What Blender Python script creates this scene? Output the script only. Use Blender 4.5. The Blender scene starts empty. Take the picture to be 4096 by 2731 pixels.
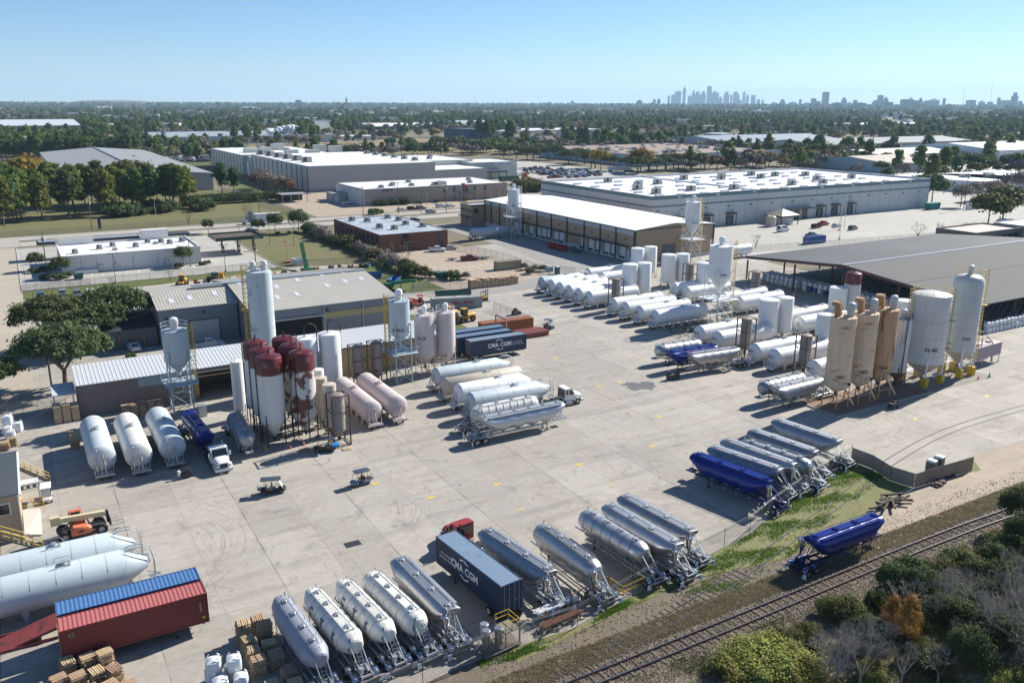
import bpy, math, random
import numpy as np
from mathutils import Vector, Matrix
rad=math.radians; PI=math.pi; HAZE=5.0e-5
SC=bpy.context.scene
# ---------------------------------------------------------------- camera, sky, sun, exposure
F,CX,CY,CAMZ=3400.,2048.,1365.5,47.5
pitch=math.atan(954/F); head=math.atan2(6052,math.hypot(F,954)); roll=rad(0.17)
FW=Vector((math.cos(head)*math.cos(pitch),math.sin(head)*math.cos(pitch),-math.sin(pitch)))
_r=Vector((math.sin(head),-math.cos(head),0)); _u=_r.cross(FW)
RT=_r*math.cos(roll)+_u*math.sin(roll); UP=_u*math.cos(roll)-_r*math.sin(roll)
cd=bpy.data.cameras.new('camera'); cam=bpy.data.objects.new('camera',cd); SC.collection.objects.link(cam)
cd.sensor_width=36; cd.lens=F/4096*36; cd.clip_start=1; cd.clip_end=120000
m=Matrix((RT,UP,-FW)).transposed().to_4x4(); m.translation=Vector((0,0,CAMZ)); cam.matrix_world=m
SC.camera=cam
SUN_AZ,SUN_EL=rad(10),rad(33.5)        # azimuth measured from +X towards +Y
w=bpy.data.worlds.new('World'); SC.world=w; w.use_nodes=True
nt=w.node_tree; bg=nt.nodes['Background']; sky=nt.nodes.new('ShaderNodeTexSky')
sky.sky_type='NISHITA'; sky.sun_disc=False; sky.sun_elevation=SUN_EL; sky.sun_rotation=PI/2-SUN_AZ
sky.altitude=50; sky.air_density=0.8; sky.dust_density=0.1; sky.ozone_density=6.5
nt.links.new(sky.outputs[0],bg.inputs[0]); bg.inputs[1].default_value=0.074
sl=bpy.data.lights.new('sun','SUN'); so=bpy.data.objects.new('sun',sl); SC.collection.objects.link(so)
sl.energy=5.0; sl.angle=rad(0.5); sl.color=(1,0.955,0.87)
sd=Vector((math.cos(SUN_AZ)*math.cos(SUN_EL),math.sin(SUN_AZ)*math.cos(SUN_EL),math.sin(SUN_EL)))
so.rotation_euler=sd.to_track_quat('Z','Y').to_euler()
SC.view_settings.view_transform='Standard'; SC.view_settings.look='None'; SC.view_settings.exposure=0.8; SC.view_settings.gamma=1
SC.render.engine='CYCLES'
cy=SC.cycles; cy.max_bounces=6; cy.diffuse_bounces=2; cy.glossy_bounces=3; cy.transmission_bounces=4; cy.volume_bounces=1; cy.transparent_max_bounces=6
cy.use_denoising=True
# ---------------------------------------------------------------- measuring the photograph
VW={'A1':(0,1640,1.4375),'A2':(900,1640,1.4375),'A3':(1700,1640,1.4375),'A4':(2896,1640,1.4375),'B1':(0,960,2.119),'B2':(900,960,2.119),'B3':(1600,960,1.742),'B4':(2100,900,2.24),'B5':(3000,960,1.912),'C1':(0,380,2.352),'C2':(800,380,2.352),'C3':(1700,380,2.352),'C4':(2500,560,2.613),'C5':(3200,380,2.529),'C6':(2500,300,1.474),'D1':(2700,1780,4.356),'D2':(940,1640,4.356),'S':(0,0,1)}
def at(v,x,y,z=0.):
 a=VW[v]; x=a[0]+x/a[2]; y=a[1]+y/a[2]
 d=FW+RT*((x-CX)/F)-UP*((y-CY)/F)
 p=Vector((0,0,CAMZ))+d*((z-CAMZ)/d.z); p.z=z
 return p
def pos(v,x,y,z=0.): p=at(v,x,y,z); return (p.x,p.y,0)
# ---------------------------------------------------------------- scene helpers
COL=SC.collection; KIDS={}
def tag(o,label=None,cat=None,group=None,kind=None):
 if label: o['label']=label
 if cat: o['category']=cat
 if group: o['group']=group
 if kind: o['kind']=kind
 return o
def setp(o,p):
 if p is not None: o.parent=p; KIDS.setdefault(p.name,[]).append(o)
def empty(name,loc=(0,0,0),rz=0,link=True):
 o=bpy.data.objects.new(name,None); o.empty_display_size=.3; o.location=loc; o.rotation_euler=(0,0,rz)
 if link: COL.objects.link(o)
 return o
def thing(name,label,cat,loc=(0,0,0),rz=0,group=None):
 return tag(empty(name,loc,rz),label,cat,group)
def proto(name,cat): return tag(empty(name,link=False),None,cat)
def linked(o): return o is None or len(o.users_collection)>0
def put(p,loc,rz=0,label=None,group=None,s=None):
 def cp(o,par):
  c=o.copy(); COL.objects.link(c); c.parent=par
  for k in KIDS.get(o.name,[]): cp(k,c)
  return c
 c=cp(p,None); c.location=(loc[0],loc[1],loc[2] if len(loc)>2 else 0); c.rotation_euler=(0,0,rz)
 if s: c.scale=(s,s,s) if not hasattr(s,'__len__') else s
 return tag(c,label,None,group)
class MB:
 def __init__(s): s.v=[]; s.f=[]; s.m=[]; s.s=[]
 def add(s,vs,fs,mi=0,sm=False):
  b=len(s.v); s.v+= [tuple(q) for q in vs]
  for f in fs: s.f.append(tuple(b+i for i in f)); s.m.append(mi); s.s.append(sm)
  return s
 def bx(s,x0,x1,y0,y1,z0,z1,mi=0):
  return s.add([(x0,y0,z0),(x1,y0,z0),(x1,y1,z0),(x0,y1,z0),(x0,y0,z1),(x1,y0,z1),(x1,y1,z1),(x0,y1,z1)],
          [(0,3,2,1),(4,5,6,7),(0,1,5,4),(1,2,6,5),(2,3,7,6),(3,0,4,7)],mi)
 def box(s,c,d,rz=0,mi=0,ry=0):
  R=Matrix.Rotation(rz,3,'Z')@Matrix.Rotation(ry,3,'Y'); vs=[]
  for z in(-.5,.5):
   for x,y in((-.5,-.5),(.5,-.5),(.5,.5),(-.5,.5)): vs.append(Vector(c)+R@Vector((x*d[0],y*d[1],z*d[2])))
  return s.add(vs,[(0,3,2,1),(4,5,6,7),(0,1,5,4),(1,2,6,5),(2,3,7,6),(3,0,4,7)],mi)
 def tube(s,p,q,r,n=6,r2=None,mi=0,caps=True):
  p=Vector(p);q=Vector(q);d=(q-p)
  if d.length<1e-6: return s
  d.normalize(); a=d.orthogonal().normalized(); b=d.cross(a); r2=r if r2 is None else r2
  vs=[p+(a*math.cos(2*PI*i/n)+b*math.sin(2*PI*i/n))*r for i in range(n)]+[q+(a*math.cos(2*PI*i/n)+b*math.sin(2*PI*i/n))*r2 for i in range(n)]
  fs=[(i,(i+1)%n,n+(i+1)%n,n+i) for i in range(n)]
  s.add(vs,fs,mi,n>4)
  if caps: s.add(vs,[tuple(range(n))[::-1],tuple(range(n,2*n))],mi)
  return s
 def path(s,pts,r,n=6,mi=0):
  for a,b in zip(pts[:-1],pts[1:]): s.tube(a,b,r,n,mi=mi)
  return s
 def lathe(s,prof,n=24,c=(0,0,0),ax='z',mi=0,sm=True,a0=0,a1=2*PI):
  full=abs(a1-a0-2*PI)<1e-6; k=n if full else n+1; vs=[]
  for r,h in prof:
   for i in range(k):
    t=a0+(a1-a0)*i/n; x,y=r*math.cos(t),r*math.sin(t)
    q=(x,y,h) if ax=='z' else ((h,x,y) if ax=='x' else (y,h,x))
    vs.append((c[0]+q[0],c[1]+q[1],c[2]+q[2]))
  fs=[]
  for j in range(len(prof)-1):
   for i in range(n):
    i2=(i+1)%k; fs.append((j*k+i,j*k+i2,(j+1)*k+i2,(j+1)*k+i))
  return s.add(vs,fs,mi,sm)
 def loft(s,st,n=24,mi=0,e=2.0):
  "st: (x, halfwidth, ztop, zbot); superellipse sections along x"
  vs=[]
  for x,w,zt,zb in st:
   c=(zt+zb)/2; h=(zt-zb)/2
   for i in range(n):
    t=2*PI*i/n; a,b=math.cos(t),math.sin(t)
    vs.append((x,w*math.copysign(abs(a)**(2/e),a),c+h*math.copysign(abs(b)**(2/e),b)))
  fs=[(j*n+i,j*n+(i+1)%n,(j+1)*n+(i+1)%n,(j+1)*n+i) for j in range(len(st)-1) for i in range(n)]
  s.add(vs,fs,mi,True); k=len(st)-1
  s.add(vs,[tuple(range(n))[::-1],tuple(range(k*n,k*n+n))],mi); return s
 def ring(s,c,R,r,ax='z',n=28,mi=0,k=4):
  prof=[(R+r*math.cos(2*PI*j/k+.78),r*math.sin(2*PI*j/k+.78)) for j in range(k+1)]
  return s.lathe(prof,n,c,ax,mi)
 def build(s,name,mats,parent=None,label=None,loc=None,sharp=32):
  me=bpy.data.meshes.new(name); me.from_pydata(s.v,[],s.f)
  if not isinstance(mats,(list,tuple)): mats=[mats]
  for mm in mats: me.materials.append(mm)
  me.polygons.foreach_set('material_index',s.m); me.polygons.foreach_set('use_smooth',s.s)
  if any(s.s): me.set_sharp_from_angle(angle=rad(sharp))
  me.update(); o=bpy.data.objects.new(name,me)
  if linked(parent): COL.objects.link(o)
  setp(o,parent)
  if label: o['label']=label
  if loc: o.location=loc
  return o
def poly(name,pts,z,mat,label=None,cat=None,kind='structure'):
 b=MB(); b.add([(p[0],p[1],z) for p in pts],[tuple(range(len(pts)))])
 a=sum(pts[i-1][0]*pts[i][1]-pts[i][0]*pts[i-1][1] for i in range(len(pts)))
 if a<0: b.f=[b.f[0][::-1]]
 o=b.build(name,mat); return tag(o,label,cat,None,kind)
def text(body,size,mat,parent,loc,rot,name='lettering',al='CENTER',bold=0.0,sx=1.0):
 c=bpy.data.curves.new(name,'FONT'); c.body=body; c.size=size; c.align_x=al; c.align_y='CENTER'; c.extrude=.006; c.offset=bold
 c.materials.append(mat); c.resolution_u=2
 q=bpy.data.objects.new(name,c); me=bpy.data.meshes.new_from_object(q); me.materials.clear(); me.materials.append(mat); bpy.data.objects.remove(q)
 o=bpy.data.objects.new(name,me); o.location=loc; o.rotation_euler=rot; o.scale=(sx,1,1)
 if linked(parent): COL.objects.link(o)
 setp(o,parent); return o
# ---------------------------------------------------------------- materials
MT={}
def N(nt,t,**k):
 n=nt.nodes.new(t)
 for a,b in k.items(): setattr(n,a,b)
 return n
def mixc(nt,fac,a,b,mode='MIX'):
 n=N(nt,'ShaderNodeMix',data_type='RGBA',blend_type=mode)
 for s,v in((0,fac),(6,a),(7,b)):
  if hasattr(v,'links') or hasattr(v,'is_linked'): nt.links.new(v,n.inputs[s])
  elif s==0: n.inputs[0].default_value=v
  else: n.inputs[s].default_value=(*v[:3],1)
 return n.outputs[2]
def math_(nt,op,a,b=0.,c=None):
 n=N(nt,'ShaderNodeMath',operation=op)
 for i,v in enumerate((a,b) if c is None else (a,b,c)):
  if hasattr(v,'is_linked'): nt.links.new(v,n.inputs[i])
  else: n.inputs[i].default_value=v
 return n.outputs[0]
def noise(nt,co,scale,det=4,rough=.6,mp=None,dist=0):
 if mp:
  q=N(nt,'ShaderNodeMapping'); q.inputs['Scale'].default_value=mp; nt.links.new(co,q.inputs[0]); co=q.outputs[0]
 n=N(nt,'ShaderNodeTexNoise'); n.inputs['Scale'].default_value=scale; n.inputs['Detail'].default_value=det; n.inputs['Roughness'].default_value=rough; n.inputs['Distortion'].default_value=dist
 nt.links.new(co,n.inputs['Vector']); return n.outputs['Fac']
def ramp(nt,fac,a,b,ca=(0,0,0),cb=(1,1,1)):
 n=N(nt,'ShaderNodeMapRange'); n.inputs[1].default_value=a; n.inputs[2].default_value=b; nt.links.new(fac,n.inputs[0]); return n.outputs[0]
def base_mat(name):
 mt=bpy.data.materials.new(name); mt.use_nodes=True; nt=mt.node_tree; return mt,nt,nt.nodes['Principled BSDF']
def mat(name,col,rough=.6,metal=0.,var=.12,sc=.9,dirt=None,dsc=.5,dth=.55,dw=.12,streak=0.,scol=None,ribs=None,bump=.0,objrand=0.,spec=None,dmp=None,emit=None):
 if name in MT: return MT[name]
 mt,nt,B=base_mat(name); MT[name]=mt; co=N(nt,'ShaderNodeTexCoord').outputs['Object']
 c=tuple(col)
 lo=tuple(x*(1-var) for x in c); hi=tuple(min(1,x*(1+var)) for x in c)
 out=mixc(nt,noise(nt,co,sc,5,.65),lo,hi) if var else None
 if streak:
  s=noise(nt,co,1.,4,.6,mp=(2.6,2.6,.16)); out=mixc(nt,math_(nt,'MULTIPLY',ramp(nt,s,.5,.75),streak),out,scol or tuple(x*.45 for x in c))
 if dirt:
  d=noise(nt,co,dsc,6,.68,mp=dmp); out=mixc(nt,ramp(nt,d,dth,dth+dw),out,dirt)
 if objrand:
  oi=N(nt,'ShaderNodeObjectInfo'); hs=N(nt,'ShaderNodeHueSaturation')
  nt.links.new(math_(nt,'MULTIPLY_ADD',oi.outputs['Random'],objrand,1-objrand/2),hs.inputs['Value'])
  nt.links.new(math_(nt,'MULTIPLY_ADD',oi.outputs['Random'],objrand*.12,.5-objrand*.06),hs.inputs['Hue'])
  nt.links.new(out,hs.inputs['Color']); out=hs.outputs[0]
 if out is None: B.inputs['Base Color'].default_value=(*c,1)
 else: nt.links.new(out,B.inputs['Base Color'])
 B.inputs['Roughness'].default_value=rough; B.inputs['Metallic'].default_value=metal
 if spec is not None: B.inputs['Specular IOR Level'].default_value=spec
 h=None
 if ribs:
  sp=N(nt,'ShaderNodeSeparateXYZ'); nt.links.new(co,sp.inputs[0])
  s=math_(nt,'ADD',sp.outputs[0],sp.outputs[1]); fr=math_(nt,'FRACT',math_(nt,'DIVIDE',s,ribs))
  h=math_(nt,'GREATER_THAN',fr,.72)
  bn=N(nt,'ShaderNodeBump'); bn.inputs['Strength'].default_value=.8; bn.inputs['Distance'].default_value=.05; nt.links.new(h,bn.inputs['Height']); nt.links.new(bn.outputs[0],B.inputs['Normal'])
 elif bump:
  bn=N(nt,'ShaderNodeBump'); bn.inputs['Strength'].default_value=.6; bn.inputs['Distance'].default_value=bump; nt.links.new(noise(nt,co,sc*3,4),bn.inputs['Height']); nt.links.new(bn.outputs[0],B.inputs['Normal'])
 if emit: B.inputs['Emission Color'].default_value=(*emit,1); B.inputs['Emission Strength'].default_value=1.5
 return mt
ALU=mat('brushed_aluminium',(.47,.47,.48),.4,.85,.2,sc=.6,streak=.5,scol=(.25,.25,.25),dirt=(.24,.22,.2),dsc=1.2,dth=.6,dw=.2,objrand=.35)
DALU=mat('dull_aluminium',(.30,.33,.37),.5,.75,.2,streak=.4,dirt=(.2,.19,.19),dsc=.8,dth=.55,dw=.25,objrand=.35)
STEEL=mat('galvanised_steel',(.45,.47,.49),.5,.6,.15)
CHROME=mat('polished_steel',(.62,.62,.62),.18,1.,.05)
WHITE=mat('white_paint',(.74,.75,.74),.42,0,.04,streak=.18,scol=(.5,.46,.38))
CREAMW=mat('worn_cream_paint',(.70,.69,.64),.45,0,.06,streak=.4,scol=(.45,.39,.3),dirt=(.36,.35,.33),dsc=.8,dth=.6,dw=.15,objrand=.12)
WGREY=mat('pale_grey_paint',(.47,.53,.56),.45,0,.07,streak=.22,scol=(.36,.38,.38),objrand=.08)
LGREY=mat('light_grey_paint',(.40,.47,.51),.5,0,.08,streak=.3,scol=(.27,.29,.3))
BLUE=mat('glossy_blue_paint',(.008,.022,.20),.22,.15,.08)
DBLUE=mat('navy_container_paint',(.018,.038,.085),.5,0,.15,dirt=(.09,.06,.04),dsc=1.1,dth=.68,dw=.08)
MBLUE=mat('blue_container_paint',(.035,.10,.24),.5,0,.12,dirt=(.16,.12,.1),dsc=1.6,dth=.66,dw=.06)
RED=mat('red_container_paint',(.17,.022,.022),.5,0,.12,dirt=(.35,.12,.1),dsc=.7,dth=.62,dw=.2)  # darkened so the paint holds the shade of the side away from the sun
ORANGE=mat('orange_container_paint',(.36,.13,.045),.55,0,.14,dirt=(.2,.09,.05),dsc=1,dth=.55,dw=.2)
GREYC=mat('grey_container_paint',(.28,.32,.32),.6,0,.12,dirt=(.2,.15,.1),dsc=.8,dth=.6,dw=.1)
RUST=mat('rust',(.18,.075,.04),.8,0,.35,sc=2)
RED2=mat('tractor_red_paint',(.32,.03,.025),.35,0,.08)
BLACK=mat('black_rubber',(.018,.018,.02),.8,0,.2)
DARK=mat('dark_steel',(.05,.052,.055),.6,.3,.25)
DGLASS=mat('dark_glass',(.015,.02,.025),.08,0,0,spec=.8)
YEL=mat('safety_yellow',(.62,.40,.02),.5,0,.12)
CATY=mat('machine_yellow',(.55,.30,.03),.5,0,.15)
JLGO=mat('machine_orange',(.62,.17,.08),.5,0,.1)
CREAM=mat('boom_cream',(.58,.52,.32),.5,0,.1)
GRN=mat('machine_green',(.02,.15,.06),.45,0,.1)
TAN=mat('weathered_tan_paint',(.66,.51,.35),.6,0,.12,streak=.4,scol=(.42,.24,.12),dirt=(.38,.20,.10),dsc=.9,dth=.55,dw=.12,dmp=(.5,.5,1.3))
TAN2=mat('rust_stained_tan_paint',(.52,.32,.18),.65,0,.2,streak=.55,scol=(.24,.09,.05),dirt=(.17,.075,.04),dsc=.5,dth=.52,dw=.12,dmp=(1.6,1.6,.35))
PINKW=mat('faded_pink_white_paint',(.55,.47,.46),.6,0,.08,streak=.35,scol=(.42,.3,.26),dirt=(.33,.2,.13),dsc=.8,dth=.66,dw=.1)
MAR=mat('maroon_paint',(.105,.014,.017),.38,0,.25,dirt=(.33,.17,.12),dsc=.55,dth=.57,dw=.14)
SILOW=mat('aged_white_silo_paint',(.58,.59,.57),.5,0,.1,streak=.5,scol=(.40,.38,.35),dirt=(.30,.2,.14),dsc=.6,dth=.68,dw=.08)
SILOR=mat('rust_eaten_silo_paint',(.56,.56,.54),.55,0,.1,streak=.4,scol=(.3,.2,.15),dirt=(.12,.04,.028),dsc=.34,dth=.495,dw=.03)  # rust patches; on the back silos they also stand in for shade
FRB=mat('brown_grey_tank_paint',(.27,.235,.21),.6,0,.12,streak=.3,scol=(.15,.11,.09))
BEIGE=mat('beige_tank_paint',(.50,.44,.36),.6,0,.1,streak=.3,scol=(.32,.25,.17),dirt=(.33,.25,.15),dsc=.5,dth=.56,dw=.15)
PATCH=mat('patched_pale_blue_paint',(.50,.56,.58),.5,0,.07,streak=.5,scol=(.30,.34,.38),dirt=(.25,.30,.35),dsc=.35,dth=.56,dw=.05,dmp=(1,1,.5))
WOOD=mat('pallet_wood',(.52,.38,.235),.8,0,.35,sc=3,objrand=.45)
DWOOD=mat('sleeper_wood',(.115,.085,.065),.85,0,.35,sc=2.5,objrand=.6)
OWOOD=mat('old_timber',(.07,.052,.042),.85,0,.4,sc=2)
LMARK=mat('black_lettering',(.03,.03,.035),.6,0,0)
WMARK=mat('white_lettering',(.75,.76,.78),.6,0,0)
BAGW=mat('white_woven_plastic',(.66,.68,.70),.65,0,.12,sc=3,bump=.06,objrand=.12)
BAGB=mat('blue_woven_plastic',(.02,.07,.25),.6,0,.2,sc=3,bump=.05)
CONE=mat('traffic_orange',(.75,.12,.02),.5,0,0)
POLE=mat('weathered_pole_wood',(.10,.075,.055),.85,0,.25)
SIDE=mat('white_side_paint',(.70,.71,.70),.5,0,.06)
FSTEEL=mat('fence_steel',(.16,.17,.17),.6,.3,.15)
SKIN=mat('skin',(.42,.24,.17),.6,0,0)
HIVIS=mat('orange_workwear',(.6,.1,.03),.7,0,.1)
GRNTOP=mat('green_workwear',(.05,.28,.12),.7,0,.1)
DENIM=mat('dark_trousers',(.04,.045,.06),.8,0,.1)
# ---------------------------------------------------------------- ground materials
def ground_mat(name,c1,c2,c3=None,sc=.05,fine=1.2,joints=None,tyre=0.,stain=None,rough=.85,bump=0.,patch=0.,c4=None):
 mt,nt,B=base_mat(name); MT[name]=mt; co=N(nt,'ShaderNodeNewGeometry').outputs['Position']
 out=mixc(nt,ramp(nt,noise(nt,co,sc,6,.6),.35,.65),c1,c2)
 if c3: out=mixc(nt,ramp(nt,noise(nt,co,sc*4,6,.7),.5,.66),out,c3)
 if c4: out=mixc(nt,ramp(nt,noise(nt,co,sc*9,5,.7),.52,.62),out,c4)
 f=noise(nt,co,fine,5,.7); out=mixc(nt,.55,out,mixc(nt,f,tuple(x*.55 for x in c1),tuple(min(1,x*1.35) for x in c1)),'MIX') if fine else out
 if patch:
  sp=N(nt,'ShaderNodeSeparateXYZ'); nt.links.new(co,sp.inputs[0])
  fx=math_(nt,'FLOOR',math_(nt,'DIVIDE',math_(nt,'SUBTRACT',sp.outputs[0],joints[2]),joints[0]))
  fy=math_(nt,'FLOOR',math_(nt,'DIVIDE',math_(nt,'SUBTRACT',sp.outputs[1],joints[3]),joints[1]))
  cb=N(nt,'ShaderNodeCombineXYZ'); nt.links.new(fx,cb.inputs[0]); nt.links.new(fy,cb.inputs[1])
  wn=N(nt,'ShaderNodeTexWhiteNoise',noise_dimensions='2D'); nt.links.new(cb.outputs[0],wn.inputs['Vector'])
  hs=N(nt,'ShaderNodeHueSaturation'); nt.links.new(math_(nt,'MULTIPLY_ADD',wn.outputs['Value'],patch,1-patch/2),hs.inputs['Value']); nt.links.new(out,hs.inputs['Color']); out=hs.outputs[0]
 if tyre:
  for (x0,y0,r0,r1) in ((6,92,6,17),(30,90,4,11),(50,100,5,12),(62,84,5,12),(75,92,4,10),(88,122,4,11),(92,84,5,10),(104,140,4,10),(18,78,5,10),(108,82,6,12),(122,72,5,13),(72,70,4,9)):
   d=N(nt,'ShaderNodeVectorMath',operation='DISTANCE'); nt.links.new(co,d.inputs[0]); d.inputs[1].default_value=(x0,y0,0)
   dd=d.outputs['Value']
   cm=N(nt,'ShaderNodeCombineXYZ'); nt.links.new(math_(nt,'MULTIPLY',dd,2.3),cm.inputs[0]); nt.links.new(math_(nt,'MULTIPLY',noise(nt,co,.12,2),4.),cm.inputs[1])
   n=noise(nt,cm.outputs[0],1.3,3,.7)
   win=math_(nt,'MULTIPLY',ramp(nt,dd,r0,r0+1.5),math_(nt,'SUBTRACT',1.,ramp(nt,dd,r1-3,r1)))
   k=math_(nt,'MULTIPLY',math_(nt,'MULTIPLY',ramp(nt,n,.5,.62),win),math_(nt,'MULTIPLY',ramp(nt,noise(nt,co,.16,3),.42,.6),tyre))
   out=mixc(nt,k,out,tuple(x*.55 for x in c1))
 if stain:
  vo=N(nt,'ShaderNodeTexVoronoi'); vo.inputs['Scale'].default_value=.38; nt.links.new(co,vo.inputs['Vector']); dd=math_(nt,'ADD',vo.outputs['Distance'],math_(nt,'MULTIPLY',math_(nt,'SUBTRACT',noise(nt,co,1.6,3),.5),.35))
  out=mixc(nt,math_(nt,'MULTIPLY',math_(nt,'SUBTRACT',1.,ramp(nt,dd,.02,.13)),math_(nt,'MULTIPLY',ramp(nt,noise(nt,co,.07,2),.42,.6),.7)),out,tuple(x*.5 for x in stain))
  out=mixc(nt,math_(nt,'MULTIPLY',ramp(nt,noise(nt,co,.33,6,.7,dist=.8),.56,.72),.75),out,stain)
  out=mixc(nt,math_(nt,'MULTIPLY',ramp(nt,noise(nt,co,1.,5,.7,mp=(.05,.4,1)),.5,.68),.4),out,stain)
  out=mixc(nt,math_(nt,'MULTIPLY',ramp(nt,noise(nt,co,.09,6,.75,dist=1.2),.56,.7),.45),out,tuple(min(1,x*1.35) for x in c1))
 if joints:
  jx,jy,ox,oy=joints; sp=N(nt,'ShaderNodeSeparateXYZ'); nt.links.new(co,sp.inputs[0])
  def line(k,p,o,wd):
   fr=math_(nt,'FRACT',math_(nt,'DIVIDE',math_(nt,'SUBTRACT',sp.outputs[k],o-p*1000),p))
   return math_(nt,'LESS_THAN',math_(nt,'ABSOLUTE',math_(nt,'SUBTRACT',fr,.5)),wd/p)
  l1=math_(nt,'MAXIMUM',line(0,jx*2,ox+jx,.05),line(1,jy,oy+jy/2,.03))
  l2=line(0,jx*2,ox,.035)
  out=mixc(nt,math_(nt,'MULTIPLY',l2,.3),out,(.07,.06,.055)); out=mixc(nt,math_(nt,'MULTIPLY',math_(nt,'MULTIPLY',l1,ramp(nt,noise(nt,co,.2,3),.3,.6)),.8),out,(.06,.055,.05))
 nt.links.new(out,B.inputs['Base Color']); B.inputs['Roughness'].default_value=rough; B.inputs['Specular IOR Level'].default_value=.25
 if bump:
  bn=N(nt,'ShaderNodeBump'); bn.inputs['Strength'].default_value=.9; bn.inputs['Distance'].default_value=bump
  nt.links.new(noise(nt,co,2.2,5,.75),bn.inputs['Height']); nt.links.new(bn.outputs[0],B.inputs['Normal'])
 return mt
G_YARD=ground_mat('yard_concrete',(.395,.365,.32),(.32,.298,.262),(.36,.318,.258),sc=.045,joints=(6.28,13.3,6.2,89.3),tyre=.6,stain=(.18,.165,.145),patch=.17)
G_DOCK=ground_mat('dock_concrete',(.31,.30,.28),(.27,.26,.245),sc=.05,joints=(6.3,7.,150,204),stain=(.2,.19,.18),patch=.08)
G_LOT=ground_mat('lot_concrete',(.43,.415,.38),(.37,.355,.32),sc=.03,joints=(5,5,0,250),stain=(.3,.27,.23),patch=.06)
G_TANLOT=ground_mat('worn_tan_paving',(.40,.33,.26),(.36,.28,.21),(.31,.25,.2),sc=.06,stain=(.25,.2,.16))
G_ROAD=ground_mat('road_concrete',(.40,.37,.33),(.36,.33,.29),sc=.02,fine=.4,joints=(6,3.6,0,335),patch=.05)
G_STREET=ground_mat('street_tan_concrete',(.42,.365,.295),(.38,.335,.275),sc=.02,joints=(6,6,-1,300),patch=.06)
G_GRASS=ground_mat('mown_green_grass',(.10,.125,.035),(.13,.135,.045),(.16,.15,.07),sc=.05,fine=2.5,bump=.1)
G_FIELD=ground_mat('dry_field_grass',(.155,.145,.065),(.185,.165,.08),(.09,.125,.03),sc=.012,fine=1.5,bump=.1)
G_TERR=ground_mat('distant_earth',(.17,.15,.10),(.21,.18,.125),(.12,.12,.07),sc=.008,fine=.2)
G_BALL=ground_mat('rail_ballast_earth',(.18,.145,.11),(.13,.105,.083),(.25,.21,.15),sc=.09,fine=3.5,bump=.12,c4=(.075,.085,.03))
G_DIRT=ground_mat('packed_tan_dirt',(.40,.33,.25),(.33,.27,.20),(.28,.24,.19),sc=.12,fine=1.2,stain=(.22,.19,.16),bump=.05)
G_WEED=ground_mat('weedy_grass',(.17,.175,.06),(.27,.23,.14),(.09,.13,.025),sc=.14,fine=3,bump=.12,c4=(.27,.23,.16))
G_PAD=ground_mat('pale_parking',(.40,.37,.33),(.36,.33,.29),sc=.03)
G_WOODL=ground_mat('woodland_floor',(.10,.09,.045),(.06,.07,.025),(.15,.13,.07),sc=.2,fine=2,bump=.15)
# ---------------------------------------------------------------- ground sheets
b=MB(); R_=60000
b.add([(-R_,-R_,-.06),(R_,-R_,-.06),(R_,R_,-.06),(-R_,R_,-.06)],[(0,1,2,3)]); tag(b.build('terrain',G_TERR),kind='structure')
FENCE=[(-12,53.5),(8,55.2),(18,56.2),(24.6,57.0),(28.3,57.4),(34.5,57.5),(40.6,57.2),(48.4,58.8),(54.4,60.0),(63.2,61.4),(67.9,62.2),(74.4,64.5),(85,67.6),(95.3,70.3)]
poly('ground',FENCE[::-1]+[(-25,52),(-25,258),(200,258),(200,58.5),(170,57.5),(150,61),(128,62.5),(110,63),(107,60.2),(95.3,60.6)][:-1]+[(107,60.2),(95.3,60.4)],0,G_YARD)
poly('rail_bed',[(-30,10),(210,10),(210,57.8),(-30,57.8)],-.03,G_BALL)
poly('dirt_ground',[(66,52.0),(205,51.8),(205,62),(150,62.5),(112,66),(106,62),(96,63.5),(88,61.5),(76,57.2)],-.012,G_DIRT)
poly('verge_grass',[(33,55.4),(44,57),(56,58.2),(66,56.4),(78,57.0),(84,58.8),(97,61.5),(108,59.4),(110.5,62.2),(95,70.8),(62,64),(34,59)],-.004,G_WEED)
poly('woodland_ground',[(56,10),(205,10),(205,47.2),(110,47.4),(88,46.2),(72,44.5),(60,41.5),(54,36)],-.022,G_WOODL)
poly('dock_yard',[(99,187),(101,199),(137,199.8),(143,250),(144,312),(164,312),(164,199.8),(137,189.5)],.008,G_DOCK)
poly('lawn',[(-1,239.5),(96,243),(96,199),(86,199),(74,205),(70,236),(66,251.5),(-1,250.5)],.006,G_GRASS)
poly('lawn',[(66,251),(96,243),(98,250),(95,300),(90,326),(66,326)],.01,G_FIELD)
poly('lawn',[(79,151),(82.5,151),(82.5,168),(75,181),(70,181),(70,168)],.006,G_GRASS)
poly('equipment_yard',[(24,206),(70,206),(80,200),(80,182),(96,186),(86,199),(74,206),(70,236),(66,246),(24,241.5)],.012,G_PAD)
poly('brick_lot',[(95.5,187),(97,262),(125,262),(132,262),(130,203),(116,197.5),(101,194)],.012,G_TANLOT)
poly('street',[(-60,150),(-1.2,150),(-1.2,330),(-60,330)],.004,G_STREET)
poly('fuel_station_lot',[(-1.2,251),(66,252),(66,327),(-1.2,327)],.006,G_LOT)
poly('road',[(-400,331),(900,331),(900,356),(-400,356)],.008,G_ROAD)
poly('road_median',[(0,342.4),(116,342.4),(116,345.2),(0,345.2)],.03,G_FIELD)
poly('road_median',[(128,342.4),(300,342.4),(300,345.2),(128,345.2)],.03,G_FIELD)
poly('field',[(-200,357),(106,357),(110,372),(104,432),(104,500),(-200,500)],.004,G_FIELD)
poly('lawn',[(110,470),(139,452),(139,740),(118,740)],.01,G_GRASS)
poly('service_yard',[(112,358),(250,358),(250,470),(139,470),(112,440)],.006,G_TANLOT)
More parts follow.
